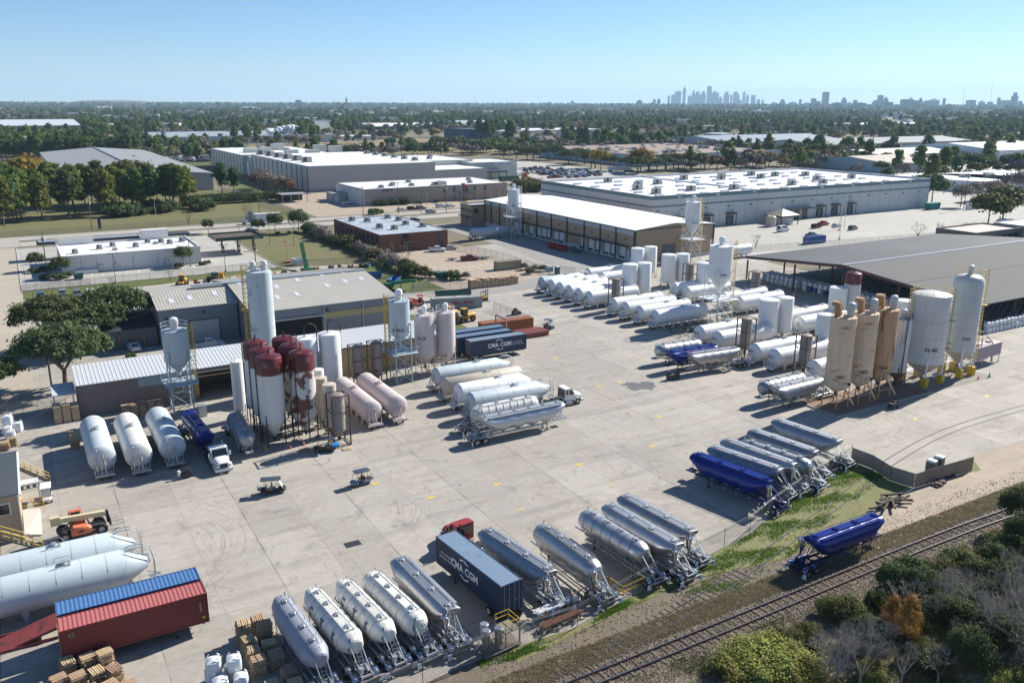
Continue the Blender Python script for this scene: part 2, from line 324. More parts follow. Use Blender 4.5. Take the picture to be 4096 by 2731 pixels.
poly('pale_lot',[(180,312),(520,250),(520,200),(400,186),(290,190),(200,186),(166,206),(212,222),(212,250)],.004,G_LOT)
poly('parking_ground',[(262,440),(380,440),(380,640),(262,640)],.010,G_LOT)
poly('pale_lot',[(400,215),(760,215),(760,420),(480,420),(400,330)],.012,G_LOT)
poly('field',[(180,740),(520,740),(640,1100),(260,1100)],.004,ground_mat('dry_tan_field',(.27,.21,.12),(.22,.19,.10),(.14,.14,.06),sc=.02,fine=.3))
poly('concrete_pad',[(107.6,82.6),(149.5,82.6),(149.5,92),(107.6,92)],.01,ground_mat('grey_pad',(.24,.22,.19),(.30,.27,.23),sc=.3,fine=2))
b=MB(); b.bx(107.5,131.5,82.5,90.6,0,.22); b.bx(107.8,131.2,82.8,90.3,.22,.225,1); tag(b.build('silo_pad',[G_PAD,ground_mat('rusty_pad',(.21,.13,.095),(.29,.21,.15),sc=.4,fine=2)]),'raised concrete pad with rusty steel plates under the tan silos','pad')
YLINE=mat('yellow_road_paint',(.62,.44,.06),.7,0,.25,sc=3); WLINE=mat('white_road_paint',(.68,.67,.62),.7,0,.12,sc=2)
YFADE=mat('faded_yellow_road_paint',(.46,.38,.20),.8,0,.2,sc=3)
arrow=MB(); arrow.add([(0,0,.008),(.65,.45,.008),(.65,.17,.008),(1.3,.17,.008),(1.3,-.17,.008),(.65,-.17,.008),(.65,-.45,.008)],[(0,6,5,4,3,2,1)])
pa=arrow.build('road_arrow',YLINE,proto('x','x')); pa.parent=None; pf=arrow.build('road_arrow',YFADE,proto('x','x')); pf.parent=None
for i,(x,y,a,m_,l) in enumerate((
  (39.6,88.9,0,pa,'first yellow arrow on the concrete, nearest the two parked buggies'),(48.6,88.1,0,pa,'second yellow arrow in the row across the yard'),
  (61.4,88,0,pa,'third yellow arrow in the row, in the middle of the yard'),(74.2,88.1,0,pa,'fourth yellow arrow, behind the row of silver trailers'),
  (35,96.3,0,pa,'short yellow arrow beside the wheels of the canopied buggy'),(83.5,96.3,PI/2,pa,'yellow arrow pointing down the lane near the oil stain'),
  (62.3,80.6,PI,pf,'faded yellow arrow behind the silver ringed trailers'),(49,80.6,PI,pf,'faded yellow arrow near the red tractor'),
  (107,170,-PI/2,pa,'yellow arrow on the concrete near the first white tanks'),(96.3,147,PI/2,pa,'small yellow arrow beside the stack of red beams'),
  (86.6,131,PI/2,pa,'yellow arrow in the lane past the navy containers'),(84,113.4,PI/2,pa,'yellow arrow just ahead of the white tractor'),
  (88.7,113.4,PI/2,pa,'yellow arrow between the white tractor and the oil stain'),(108.9,133,-PI/2,pa,'yellow arrow beside the long silo shadow'),
  (117,76,.2,pa,'yellow arrow in front of the rusty tan silos'),(137.5,77,.2,pa,'yellow arrow in front of the two largest silos'))):
 o=put(m_,(x,y,0),a,l,'yellow arrows painted on the yard'); tag(o,None,'road marking')
st=MB(); rs=random.Random(5)
pp=[]
for i in range(26):
 a=i/26*2*PI; r=1.9*(.6+.6*rs.random())*(1+.7*max(0,math.cos(a-PI*.9))); pp.append((91+r*math.cos(a)*1.3,110+r*math.sin(a)*1.1))
o=poly('oil_stain',pp,.009,mat('oil_stained_concrete',(.13,.12,.11),.5,0,.2),'dark wet oil stain on the concrete between white tractor and silver trailers','stain',kind='stuff')
mh=MB(); mh.lathe([(0,.012),(.85,.012),(.95,0)],20);
tag(mh.build('drain_cover',DARK,loc=(70.8,121,0)),'round dark manhole cover in the lane right of the long grey tank','drain cover')
mh=MB(); mh.bx(-.9,.9,-.6,.6,0,.014)
for i in range(9): mh.bx(-.85+i*.2,-.78+i*.2,-.55,.55,.014,.03)
tag(mh.build('drain_grate',DARK,loc=(27.7,82.7,0)),'square black drain grate in the open concrete behind the white trailers','drain cover')
def lines(name,segs,wd,mt_,label,grp=None,z=.016):
 bb=MB()
 for x0,y0,x1,y1 in segs:
  d=Vector((x1-x0,y1-y0,0)); n=Vector((-d.y,d.x,0)).normalized()*wd/2
  bb.add([(x0-n.x,y0-n.y,z),(x1-n.x,y1-n.y,z),(x1+n.x,y1+n.y,z),(x0+n.x,y0+n.y,z)],[(0,1,2,3)])
 return tag(bb.build(name,mt_),label,'road marking',grp)
lines('parking_lines',[(106+i*2.9,219,106+i*2.9,229) for i in range(8)]+[(106,224,126.5,224)]+[(107+i*2.9,252,107+i*2.9,257.5) for i in range(6)],.18,WLINE,'white bay lines painted on the tan lot by the brick offices',z=.02)
lines('parking_lines',[(13+i*3.1,263.5,13.8+i*3.1,267.5) for i in range(11)],.16,WLINE,'white bay lines along the back wall of the white store',z=.014)
lines('parking_lines',[(12+i*3.2,228,12+i*3.2,235) for i in range(4)],.15,YLINE,'bay lines under the parked pickups by the grass strip',z=.008)
lines('parking_lines',[(265+i*2.8,208,265+i*2.8,214) for i in range(20)],.15,WLINE,'faint white bay lines in the lot before the long striped warehouse',z=.012)
lines('lane_lines',[(-60+i*12,338,-56+i*12,338) for i in range(40)]+[(-60+i*12,350,-56+i*12,350) for i in range(40)],.2,WLINE,'broken white lane lines along the main road',z=.016)
kb=MB()
for x0,y0,x1,y1 in ((-1.3,251,-1.1,330),(-1.2,250.8,66,251.0),(66,251,66.25,327),(0,342.2,116,342.4),(0,345.2,116,345.4),(128,342.2,300,342.4),(128,345.2,300,345.4),(-200,356,112,356.3),(66,330.7,140,331)):
 kb.bx(min(x0,x1),max(x0,x1),min(y0,y1),max(y0,y1)+.02,-.02,.14)
tag(kb.build('kerb',mat('kerb_concrete',(.42,.39,.34),.8)),kind='structure')
# ---------------------------------------------------------------- railway
RAILTOP=mat('worn_rail_head',(.33,.30,.28),.32,1.,.25); RAILS=mat('rusty_rail_side',(.11,.065,.045),.7,.3,.2)
def rail_line(name,label,ptsL,gauge,z,sleep=None,vis=True,head=RAILTOP,h=.17):
 t=thing(name,label,'railway track')
 P=[Vector((p[0],p[1],0)) for p in ptsL]
 Q=[]
 for i in range(len(P)-1):
  a,b_,c,d=P[max(i-1,0)],P[i],P[i+1],P[min(i+2,len(P)-1)]
  for k in range(6):
   u=k/6; Q.append(.5*((2*b_)+(c-a)*u+(2*a-5*b_+4*c-d)*u*u+(3*b_-a-3*c+d)*u**3))
 Q.append(P[-1])
 for s in(-1,1):
  mb=MB(); vs=[]
  for i,q in enumerate(Q):
   d=(Q[min(i+1,len(Q)-1)]-Q[max(i-1,0)]).normalized(); n=Vector((-d.y,d.x,0)); c=q+n*s*gauge/2
   for o_,zz in((-.07,z),(-.045,z+h),(.045,z+h),(.07,z)): vs.append(c+n*o_+Vector((0,0,zz)))
  for i in range(len(Q)-1):
   for k in range(3):
    mb.add([vs[4*i+k],vs[4*i+4+k],vs[4*i+5+k],vs[4*i+1+k]],[(0,1,2,3)],1 if k==1 else 0)
  mb.build('rail',[RAILS,head],t)
 if sleep:
  pr=None; L=0; last=-9; R=random.Random(3); cnt=0
  for a,b_ in zip(Q[:-1],Q[1:]):
   d=b_-a; n=max(1,int(d.length/sleep))
   for k in range(n):
    if cnt>=99: break
    q=a+d*(k/n); ang=math.atan2(d.y,d.x)+R.uniform(-.04,.04)
    if pr is None:
     m2=MB(); m2.bx(-.12,.12,-1.3,1.3,-.1,z-.015); pr=m2.build('sleeper',DWOOD,t); o=pr
    else: o=pr.copy(); COL.objects.link(o); o.parent=t
    o.location=(q.x,q.y+R.uniform(-.12,.12),R.uniform(-.015,.01)); o.rotation_euler=(0,0,ang); cnt+=1
 return t
MAIN=[(28,50.15),(52,50.2),(75,50.5),(90,50.5),(103,50.2),(135,50.2),(180,50.3)]
rail_line('railway_track','main railway track with dark sleepers running along the bottom edge of the yard',MAIN,1.435,.06,.95)
CURV=[(31,50.8),(37,51.6),(43,52.7),(51.5,54.3),(57.5,55.6),(72.6,59.6),(94,65.6),(99.6,67.3),(116,70.3),(134.8,70.7),(165,69.5),(200,66.5)]
rail_line('railway_track','siding track curving through the grass and gate into the concrete yard',CURV,1.435,-.10,None)
sb=MB(); R=random.Random(8);
t=[o for o in SC.objects if o.name.startswith('railway_track')][-1]
pr=None
for i in range(34):
 x=33+i*.85; y=50.9+ (x-31)*.165+ (x-31)**2*.0006
 if pr is None: m2=MB(); m2.bx(-.12,.12,-1.25,1.25,-.1,.03); pr=m2.build('sleeper',DWOOD,t); o=pr
 else: o=pr.copy(); COL.objects.link(o); o.parent=t
 o.location=(x,y,0); o.rotation_euler=(0,0,.17)
# ---------------------------------------------------------------- buildings
W_TAN=mat('tan_metal_siding',(.40,.285,.18),.6,0,.04,ribs=1.0); W_DGREY=mat('slate_grey_siding',(.20,.225,.255),.55,0,.06,ribs=.9)
W_BROWN=mat('taupe_siding',(.235,.185,.165),.6,0,.07,ribs=.6,streak=.15); R_WHT=mat('white_membrane_roof',(.74,.75,.75),.6,0,.03,sc=.05,dirt=(.62,.61,.58),dsc=.05,dth=.6,dw=.15)
R_GALV=mat('galvanised_roof',(.47,.44,.385),.5,0,.08,sc=.15,dirt=(.38,.36,.31),dsc=.12,dth=.5,dw=.3); R_PALE=mat('pale_galvanised_roof',(.60,.62,.63),.45,.1,.06)
R_DGREY=mat('dark_grey_roof',(.04,.044,.05),.75,0,.1,sc=.06,dirt=(.06,.065,.07),dsc=.05,dth=.5,dw=.2); R_GREY=mat('mid_grey_roof',(.25,.26,.27),.75,0,.06,sc=.06,dirt=(.2,.21,.22),dsc=.08,dth=.55,dw=.15)
W_CONC=mat('pale_concrete_panel',(.58,.585,.58),.75,0,.05,sc=.3,streak=.25,scol=(.36,.35,.33)); TEAL=mat('teal_band_paint',(.14,.22,.24),.6,0,.06)
W_COLD=mat('cream_insulated_panel',(.50,.50,.45),.55,0,.03,ribs=1.1); W_GREYP=mat('grey_insulated_panel',(.37,.38,.37),.55,0,.03,ribs=1.1)
W_AGG=mat('pebble_panel_wall',(.33,.285,.235),.85,0,.1,sc=4); W_STUC=mat('white_stucco',(.68,.66,.62),.7,0,.04,streak=.15)
BRICK=mat('red_brick',(.17,.075,.05),.85,0,.3,sc=5); R_SILV=mat('silver_patched_roof',(.50,.53,.56),.4,.1,.15,sc=.2,dirt=(.33,.37,.41),dsc=.2,dth=.5,dw=.08)
R_BRWN=mat('tan_gravel_roof',(.26,.19,.145),.9,0,.06,sc=.05); TRIM=mat('dark_trim',(.05,.055,.06),.5,0,.1); MAROON=mat('maroon_steel_frame',(.10,.022,.02),.5,0,.1)
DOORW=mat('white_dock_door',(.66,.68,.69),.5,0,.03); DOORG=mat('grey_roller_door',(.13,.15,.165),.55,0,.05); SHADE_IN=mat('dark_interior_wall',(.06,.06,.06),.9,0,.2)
ROOFV=mat('roof_unit_metal',(.36,.36,.34),.5,.3,.15); HOUSEW=mat('house_siding',(.32,.28,.25),.8,0,.15,objrand=.3); SHING=mat('brown_shingle_roof',(.13,.11,.10),.9,0,.15,objrand=.35)
SKYL=mat('fibreglass_skylight',(.62,.64,.68),.4,0,.05); WBAND=mat('translucent_wall_band',(.48,.52,.53),.5,0,.05,ribs=.5)
class Bld:
 def __init__(s,name,label,cx,cy,cat='building',group=None):
  s.t=thing(name,label,cat,(cx,cy,0),0,group); s.c=(cx,cy)
 def part(s,mb,name,mats,parent=None,label=None):
  mb.v=[(x-s.c[0],y-s.c[1],z) for x,y,z in mb.v]
  return mb.build(name,mats,parent or s.t,label)
 def flat(s,x0,x1,y0,y1,h,wm,rm,para=.5,ins=.35,z0=0):
  "walls with a parapet and a roof sheet sunk behind it"
  b=MB(); v=[(x0,y0),(x1,y0),(x1,y1),(x0,y1)]; u=[(x0+ins,y0+ins),(x1-ins,y0+ins),(x1-ins,y1-ins),(x0+ins,y1-ins)]
  vs=[(p[0],p[1],z0) for p in v]+[(p[0],p[1],h) for p in v]+[(p[0],p[1],h) for p in u]+[(p[0],p[1],h-para) for p in u]
  fs=[]
  for i in range(4):
   j=(i+1)%4; fs+=[(i,j,4+j,4+i),(4+i,4+j,8+j,8+i),(8+i,8+j,12+j,12+i)]
  b.add(vs,fs); w_=s.part(b,'wall',wm)
  b=MB(); b.add([(p[0],p[1],h-para) for p in u],[(0,1,2,3)]); r=s.part(b,'roof',rm); return w_,r
 def gable(s,x0,x1,y0,y1,h,ridge,rh,axis,wm,rm,ov=.4,ribs=0,skyl=(),th=.12,h2=None,wall=True,openf=''):
  "axis 'x': ridge runs along x at y=ridge"
  h2=h if h2 is None else h2
  def P(a,bb,z): return (a,bb,z) if axis=='x' else (bb,a,z)
  a0,a1,b0,b1=(x0,x1,y0,y1) if axis=='x' else (y0,y1,x0,x1)
  if wall:
   b=MB()
   b.add([P(a0,b0,0),P(a1,b0,0),P(a1,b0,h),P(a0,b0,h)],[(0,1,2,3)]); b.add([P(a0,b1,0),P(a1,b1,0),P(a1,b1,h2),P(a0,b1,h2)],[(3,2,1,0)])
   for a in(a0,a1): b.add([P(a,b0,0),P(a,b1,0),P(a,b1,h2),P(a,ridge,rh),P(a,b0,h)],[(0,1,2,3,4)])
   s.part(b,'wall',wm)
  b=MB(); sl1=(rh-h)/(ridge-b0); sl2=(rh-h2)/(b1-ridge)
  e0=(b0-ov,h-ov*sl1+.03); e1=(b1+ov,h2-ov*sl2+.03); rr=(ridge,rh+.03)
  for (q,w_) in((e0,rr),(rr,e1)):
   vs=[P(a,k[0],k[1]+dz) for a in(a0-ov,a1+ov) for k in(q,w_) for dz in(0,th)]
   b.add(vs,[(0,2,3,1),(4,5,7,6),(0,1,5,4),(2,6,7,3),(1,3,7,5),(0,4,6,2)])
  if ribs:
   n=int((a1-a0+2*ov)/ribs)
   for i in range(n+1):
    a=a0-ov+i*ribs
    for (q,w_) in((e0,rr),(rr,e1)):
     vs=[P(a+da,k[0],k[1]+th+dz) for da in(0,.09) for k in(q,w_) for dz in(.001,.04)]
     b.add(vs,[(0,2,3,1),(4,5,7,6),(0,1,5,4),(2,6,7,3),(1,3,7,5)])
  r=s.part(b,'roof',rm)
  for (a,bb,la,lb) in skyl:
   sl=(sl1 if bb<ridge else -sl2); z=lambda q: (h+(q-b0)*sl1 if q<=ridge else h2+(b1-q)*sl2)+.03+th+.075
   b=MB(); b.add([P(a,bb,z(bb)),P(a+la,bb,z(bb)),P(a+la,bb+lb,z(bb+lb)),P(a,bb+lb,z(bb+lb))],[(0,1,2,3)]); s.part(b,'skylight',SKYL,r)
  return r
 def face(s,side,u,z0,z1,w,d=.06,name='window',mt_=DGLASS,frame=TRIM,at_=0,fw=.12,label=None):
  "side W: plane x=at_, u is y; side S: plane y=at_, u is x"
  def bb(b,ua,ub,za,zb,d0,d1,mi=0):
   if side=='W': b.bx(at_-d1,at_-d0,ua,ub,za,zb,mi)
   elif side=='S': b.bx(ua,ub,at_-d1,at_-d0,za,zb,mi)
   elif side=='E': b.bx(at_+d0,at_+d1,ua,ub,za,zb,mi)
  if frame:
   b=MB(); bb(b,u-w/2-fw,u-w/2,z0-fw*.5,z1+fw,0,d); bb(b,u+w/2,u+w/2+fw,z0-fw*.5,z1+fw,0,d); bb(b,u-w/2,u+w/2,z1,z1+fw,0,d); bb(b,u-w/2,u+w/2,z0-fw*.5,z0,0,d)
   f=s.part(b,name,frame); b=MB(); bb(b,u-w/2,u+w/2,z0,z1,-.02,d*.45); s.part(b,'pane' if name=='window' else 'panel',mt_,f,label)
   return f
  b=MB(); bb(b,u-w/2,u+w/2,z0,z1,0,d); return s.part(b,name,mt_,label=label)
 def box(s,name,x0,x1,y0,y1,z0,z1,m_,parent=None,label=None):
  b=MB(); b.bx(x0,x1,y0,y1,z0,z1); return s.part(b,name,m_,parent,label)
 def units(s,lst,z,sz=(2.2,1.6,1.3),name='roof_unit',m_=None):
  for x,y in lst:
   b=MB(); b.bx(x-sz[0]*.6,x+sz[0]*.6,y-sz[1]*.55,y+sz[1]*.55,z,z+.3); b.bx(x-sz[0]/2,x+sz[0]/2,y-sz[1]/2,y+sz[1]/2,z+.3,z+sz[2])
   if sz[2]>1: b.lathe([(.001,z+sz[2]+.12),(sz[1]*.3,z+sz[2]+.12),(sz[1]*.3,z+sz[2])],10,(x,y,0)); b.bx(x-sz[0]/2-.02,x-sz[0]*.1,y-sz[1]/2-.03,y-sz[1]/2,z+.5,z+sz[2]-.1,1)
   s.part(b,name,[m_ or ROOFV,DARK])
# --- tan warehouse with dock doors
b_=Bld('warehouse','tan metal warehouse with white roof, dock doors and dark pilasters',179,254,'warehouse')
b_.gable(163.6,195.5,205.5,302,9.9,179.3,11.2,'y',W_TAN,R_WHT,ov=.35,ribs=0)
pil=[302,296.7,290,281,272.2,262.4,252.8,242.8,232.5,223.4,215.0,205.6]
for y in pil: b_.box('pilaster',163.2,163.57,y-.22,y+.22,0,9.75,TRIM)
b_.box('pilaster',163.2,163.75,205.1,205.45,0,9.8,TRIM); b_.box('pilaster',195.4,195.8,205.1,205.45,0,9.8,TRIM)
for a,c in zip(pil[:-1],pil[1:]): b_.box('wall_band',163.42,163.58,c+.24,a-.24,8.3,9.85,WBAND)
b_.box('gutter',163.0,163.2,205.2,302.2,9.72,9.98,TRIM); b_.box('dock_canopy',161.7,163.55,208,284,4.6,4.8,TRIM); b_.box('plinth',163.3,163.58,205.6,302,0,1.25,W_CONC)
for y in [266.2,261.2,257.4,253.9,249.6,246,233,228.3,224.2,219.6,215.8,211.3,272,277]:
 f=b_.face('W',y,1.3,4.1,2.3,name='dock_door',mt_=DOORW,frame=DOORW,at_=163.6,fw=.1); b_.box('dock_bumper',162.75,163.3,y-1.2,y+1.2,.75,1.25,DARK,f);
for y in (243.3,208.6): b_.face('W',y,1.3,3.5,1.1,name='door',mt_=DOORW,frame=TRIM,at_=163.6)
for y in [292,285,276.6,267.5,257.6,247.8,237.6,228,219,210]: b_.box('wall_lamp',163.1,163.6,y-.3,y+.3,6.55,6.8,DARK)
b_.face('S',177.2,.05,4.6,5.2,name='roller_door',mt_=DOORG,frame=TRIM,at_=205.5)
b_.box('wall_fan',181.2,182.6,204.6,205.5,6.2,7.4,STEEL); b_.box('wall_lamp',184.9,185.6,205.0,205.5,7.4,7.7,DARK); b_.box('plinth',180.5,195.5,205.25,205.48,0,.9,W_CONC)
b_.box('corner_trim',163.6,195.5,205.2,205.45,9.72,9.93,TRIM)
b_=Bld('office','tan two storey office block at the far end of the tan warehouse',163,304,'office building')
b_.flat(157.2,169,302.1,311.5,8.3,W_TAN,R_SILV);
for y in (303.3,304.9,306.6,308.4,310.2): b_.face('W',y,5.2,6.5,.9,at_=157.2)
for y in (305,307,309.3): b_.face('W',y,1.0,3.0,1.0,at_=157.2)
b_.face('S',159.5,5.0,6.6,1.5,at_=302.1); b_.box('canopy',155.6,157.2,302,311,3.5,3.7,TRIM); b_.box('trim',157.05,169,301.95,302.1,7.9,8.32,TRIM)
# --- big striped warehouse
b_=Bld('warehouse','huge pale concrete warehouse with teal bands and white roof',294,294,'warehouse')
X0,X1,Y0,Y1,Hh=209.5,378.5,254,333,13.5
_,rf=b_.flat(X0,X1,Y0,Y1,Hh,W_CONC,R_WHT,para=.9,ins=.5)
for za,zb in((12.0,13.45),(9.1,9.75)):
 b=MB(); b.bx(X0-.06,X1+.06,Y0-.06,Y0-.004,za,zb); b.bx(X0-.06,X0-.004,Y0-.004,Y1,za,zb); b_.part(b,'painted_band',TEAL)
b=MB()
for i in range(1,25): b.bx(X0+i*7-.05,X0+i*7+.05,Y0-.03,Y0-.003,0,12)
for i in range(1,12): b.bx(X0-.03,X0-.003,Y0+i*7-.05,Y0+i*7+.05,0,12)
b_.part(b,'panel_joint',mat('joint_grey',(.3,.29,.27),.8))
b_.box('roof_kerb',268,268.6,254.5,332.5,12.6,13.15,W_CONC)
R=random.Random(11)
b_.units([(223,268),(226,284),(236,296),(250,300),(243,270),(263,266),(276,312),(292,304),(300,312),(314,300),(322,314),(330,306),(300,268),(318,266),(345,300),(352,278),(236,318),(330,280)],12.6,(3.2,2.4,2.2))
b_.units([(218+i*11.5+R.uniform(-1,1),260+j*14+R.uniform(-1,1)) for i in range(13) for j in range(5)],12.6,(3.4,1.5,.7),'skylight',SKYL)
for i,x in enumerate((222,237.5,250,303,312.5,322.5)):
 f=b_.face('S',x,.4,3.6,3.,name='dock_door',mt_=DOORG,frame=DARK,at_=Y0,fw=.25,d=.5); b_.box('awning',x-2.3,x+2.3,Y0-2.0,Y0,4.5,5.1,TRIM,f); b_.box('awning_post',x+2,x+2.2,Y0-1.9,Y0-1.7,0,4.5,TRIM,f)
for i in range(14): b_.box('wall_lamp',212+i*12.2,212.8+i*12.2,Y0-.6,Y0-.06,7.6,7.9,DARK)
for i in range(8): b_.box('wall_lamp',222+i*20,223.4+i*20,Y0-.7,Y0-.07,12.5,12.8,WHITE)
b_.box('entrance_canopy',280,297,Y0-3,Y0-.1,4.3,4.9,TRIM);
for x in (284,289,294): b_.face('S',x,.1,3.6,2.6,at_=Y0,d=.2)
b_.box('entrance_canopy',X0+1,X0+1.2,Y0,Y0+1,1,1.1,TRIM) if 0 else None
k=Bld('gatehouse','small guard pavilion with tan pyramid roof before the striped warehouse',272,246.5,'pavilion')
b=MB(); b.add([(267,242,3.7),(277.5,242,3.7),(277.5,251,3.7),(267,251,3.7),(272.2,246.5,6.1)],[(0,1,4),(1,2,4),(2,3,4),(3,0,4),(3,2,1,0)]); k.part(b,'roof',mat('tan_standing_seam',(.44,.38,.27),.5,0,.08))
k.box('fascia',266.9,277.6,241.9,251.1,3.1,3.68,TRIM); k.box('wall',269,276,244,250.5,0,3.1,W_CONC);
for x,y in((267.4,242.4),(277,242.4)): k.box('post',x-.15,x+.15,y-.15,y+.15,0,3.1,TRIM)
k=Bld('water_tank','cream cylindrical tank on the tarmac beside the guard pavilion',262,243,'tank'); b=MB(); b.lathe([(0,4.1),(1.6,4.1),(2,3.7),(2,0)],16,(262,243,0)); b.tube((262,243,4.2),(267,242,4.4),.12); k.part(b,'tank',mat('cream_tank',(.5,.45,.36),.6))
# --- cold store (three volumes)
b_=Bld('cold_store','long cream panelled cold store with white roof and dark wall seams',180,530,'warehouse')
b_.flat(140.8,217,462,586,14,W_COLD,R_WHT,para=.12,ins=.4)
b=MB();
for i in range(13): b.bx(140.55,140.78,463+i*10,463.5+i*10,0,13.6)
for i in range(11): b.bx(137.55,137.78,605+i*9.5,605.5+i*9.5,0,12.6)
b_.part(b,'wall_seam',TRIM)
b=MB(); b.add([(140.79,461.97,0),(217.01,461.97,0),(217.01,461.97,13.6),(140.79,461.97,13.6)],[(0,1,2,3)]); b_.part(b,'south_wall',W_GREYP,label='plain grey end wall')
b_.flat(137.8,200,600,700,13,W_COLD,R_WHT,para=.12,ins=.4); b_.flat(141.5,205,586.1,599.9,12,W_COLD,R_WHT,para=.12)
b_.box('silo',139,142.8,588,592,0,9,WHITE)
for i,(x,y) in enumerate(((150,640),(160,640),(146,625),(168,600),(180,590),(195,620),(200,600),(172,650))): b_.box('roof_unit',x,x+9,y,y+5,13,15.6 if i<5 else 17.5,W_COLD)
b_.units([(146+i*.8,590-i*17+8) for i in range(1,7)],13.9,(5,4,3)); b_.units([(212,560-i*16) for i in range(6)],13.9,(3,3,2)); b_.units([(150,600),(154,612),(158,670),(170,680),(180,640)],13,(4,3,2))
b_=Bld('cold_store_annex','lower grey annex step joined to the cold store end',235,480,'warehouse')
b_.flat(217.2,252.5,463.5,500,9.2,W_GREYP,R_WHT,para=.2); b_.flat(217.2,262,500.2,560,12,W_COLD,R_WHT,para=.3); b_.units([(225,510),(240,520),(250,540)],11.7,(3,2,2))
b_=Bld('hiring_building','cream building with large NOW HIRING banner on its wall',270,505,'building')
b_.flat(253.2,286.8,486,520,11,W_COLD,R_WHT,para=.4); b_.box('banner',270,286.3,485.75,485.97,8.4,10.6,mat('banner_white',(.6,.61,.63),.7)); text('NOW HIRING',1.75,mat('banner_grey',(.22,.22,.27),.7),b_.t,(278.1-270,485.7-505,9.45),(PI/2,0,0),bold=.03)
b_=Bld('dock_shelter','dark steel dock shelter with green machinery below the hiring banner',264,479,'shelter')
b_.box('roof',255,273,474,485.5,5.4,6.2,TRIM)
for x in (255.5,261,267,272.5): b_.box('post',x-.2,x+.2,474.3,474.7,0,5.4,TRIM)
b_.box('compactor',266,279,470,473,0,3.2,mat('dark_green_paint',(.03,.10,.06),.6))
b_=Bld('trailer_shed','white shed beside the crowded car park',292,500,'shed'); b_.flat(287.5,298,497,510,6,W_STUC,R_WHT,para=.2)
# --- low pebble wall block with logo
b_=Bld('office_block','low pebble walled block with white roof and blue emblem sign',184,405,'building')
b_.flat(144,222,386,426,7.9,W_AGG,R_WHT,para=.25)
b=MB(); b.bx(143.9,143.98,386.0,426,0,7.5); b_.part(b,'end_wall',W_STUC)
for x in (186,191.5,203,209):
 b_.face('S',x,4.4,6.8,.9,at_=386); b_.face('S',x,.6,3.2,.9,at_=386,mt_=mat('warm_window',(.35,.2,.12),.3))
for x in (197.5,): b_.face('S',x,4.2,7.2,2.6,at_=386); b_.box('entrance_canopy',194.5,201,384.2,385.9,3.5,4.3,mat('blue_grey_canopy',(.1,.13,.2),.6))
text('INVACOR',1.1,mat('navy_sign',(.02,.03,.12),.5),b_.t,(155.7-184,385.9-405,6.9),(PI/2,0,0),bold=.05,sx=1.1)
b=MB(); b.lathe([(.001,0),(.62,0)],14,(0,0,0)); b.v=[(x+150.6,385.88,y+6.95) for x,y,z in b.v]; b_.part(b,'emblem',mat('emblem_blue',(.03,.18,.45),.5))
b=MB(); b.add([(150.3,385.85,6.55),(150.6,385.85,7.4),(150.9,385.85,6.55),(150.6,385.85,6.8)],[(0,3,1),(3,2,1)]); b_.part(b,'emblem_mark',WMARK)
b_.units([(155,392),(163,398),(172,394),(190,400),(205,395),(212,410),(178,412),(166,404)],7.7,(2.2,2,1.3)); b_.units([(185,392),(188,394)],7.7,(5,3,1.6))
b_=Bld('shed','small grey garage shed at the white end wall of the emblem block',141,413,'shed'); b_.flat(136,147,408,418,4.4,W_GREYP,R_GREY,para=.1); b_.face('S',138,0.1,3,2.4,name='door',mt_=DOORW,frame=None,at_=408); b_.face('S',143,.1,2.3,1,name='door',mt_=DOORG,frame=None,at_=408)
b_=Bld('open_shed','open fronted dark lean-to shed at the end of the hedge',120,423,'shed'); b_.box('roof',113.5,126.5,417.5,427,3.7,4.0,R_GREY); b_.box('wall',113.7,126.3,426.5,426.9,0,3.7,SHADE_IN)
for x in(113.8,118,122,126): b_.box('post',x,x+.25,417.8,418.05,0,3.7,STEEL)
# --- grey gabled hangar behind the pines
b_=Bld('grey_hangar','large low gabled grey hangar behind the pine trees',61,620,'warehouse')
b_.gable(23.3,98.2,500.5,770,9.2,61.4,12.2,'y',mat('pale_grey_siding',(.40,.39,.385),.6,0,.04,ribs=1.),R_GREY,ov=.5)
b_.box('ridge_vent',60.8,62,502,765,12.2,12.9,STEEL); b_.box('roof_seam',23.2,61,610,611,10.5,10.9,WHITE) if 0 else None
b=MB(); b.bx(22.8,98.6,500.0,500.45,8.2,9.0); b_.part(b,'fascia',STEEL)
# --- tan gravel roof store
b_=Bld('warehouse','broad low warehouse with tan gravel roof and pale blue walls',500,603,'warehouse')
b_.flat(424,577,530,678,9,mat('pale_blue_wall',(.50,.55,.62),.6,0,.04),R_BRWN,para=.3)
R=random.Random(4); b_.units([(432+R.random()*140,536+R.random()*135) for i in range(46)],8.7,(2.6,2.6,1.0),'roof_vent',STEEL); b_.units([(432+R.random()*140,536+R.random()*135) for i in range(16)],8.7,(4,3.4,2.4))
for x in range(520,572,8): b_.face('S',x,.5,4,3.2,name='dock_door',mt_=DARK,frame=None,at_=530)
# --- white shop with parapet
b_=Bld('shop','single storey white stucco shop with parapet and roof units',28.5,282,'shop')
b_.flat(9.6,47.3,269.5,294,5.3,W_STUC,R_WHT,para=.45)
b_.box('raised_parapet',9.4,20,293.7,294.5,5.3,6.9,W_STUC); b_.box('raised_parapet',34,42,293.7,296.5,5.3,7.9,W_STUC); b_.box('front_canopy',4.5,34,298,303.5,4.8,5.5,TRIM); b_.box('canopy_deck',5,33.6,298.4,303,5.5,5.7,STEEL)
b_.box('front_canopy',42,49.5,298,303.5,4.8,5.5,TRIM); b_.box('entrance',34.2,42,296.5,303,0,5,W_STUC)
b_.units([(13.6,276),(20.5,281),(24.5,284.5),(34.8,287),(30.5,280),(38.5,285),(40.5,281.5),(44.5,284)],4.85,(1.5,1.4,1.3)); b_.units([(24.3,276.5),(36.5,283)],4.85,(1.2,.9,.8))
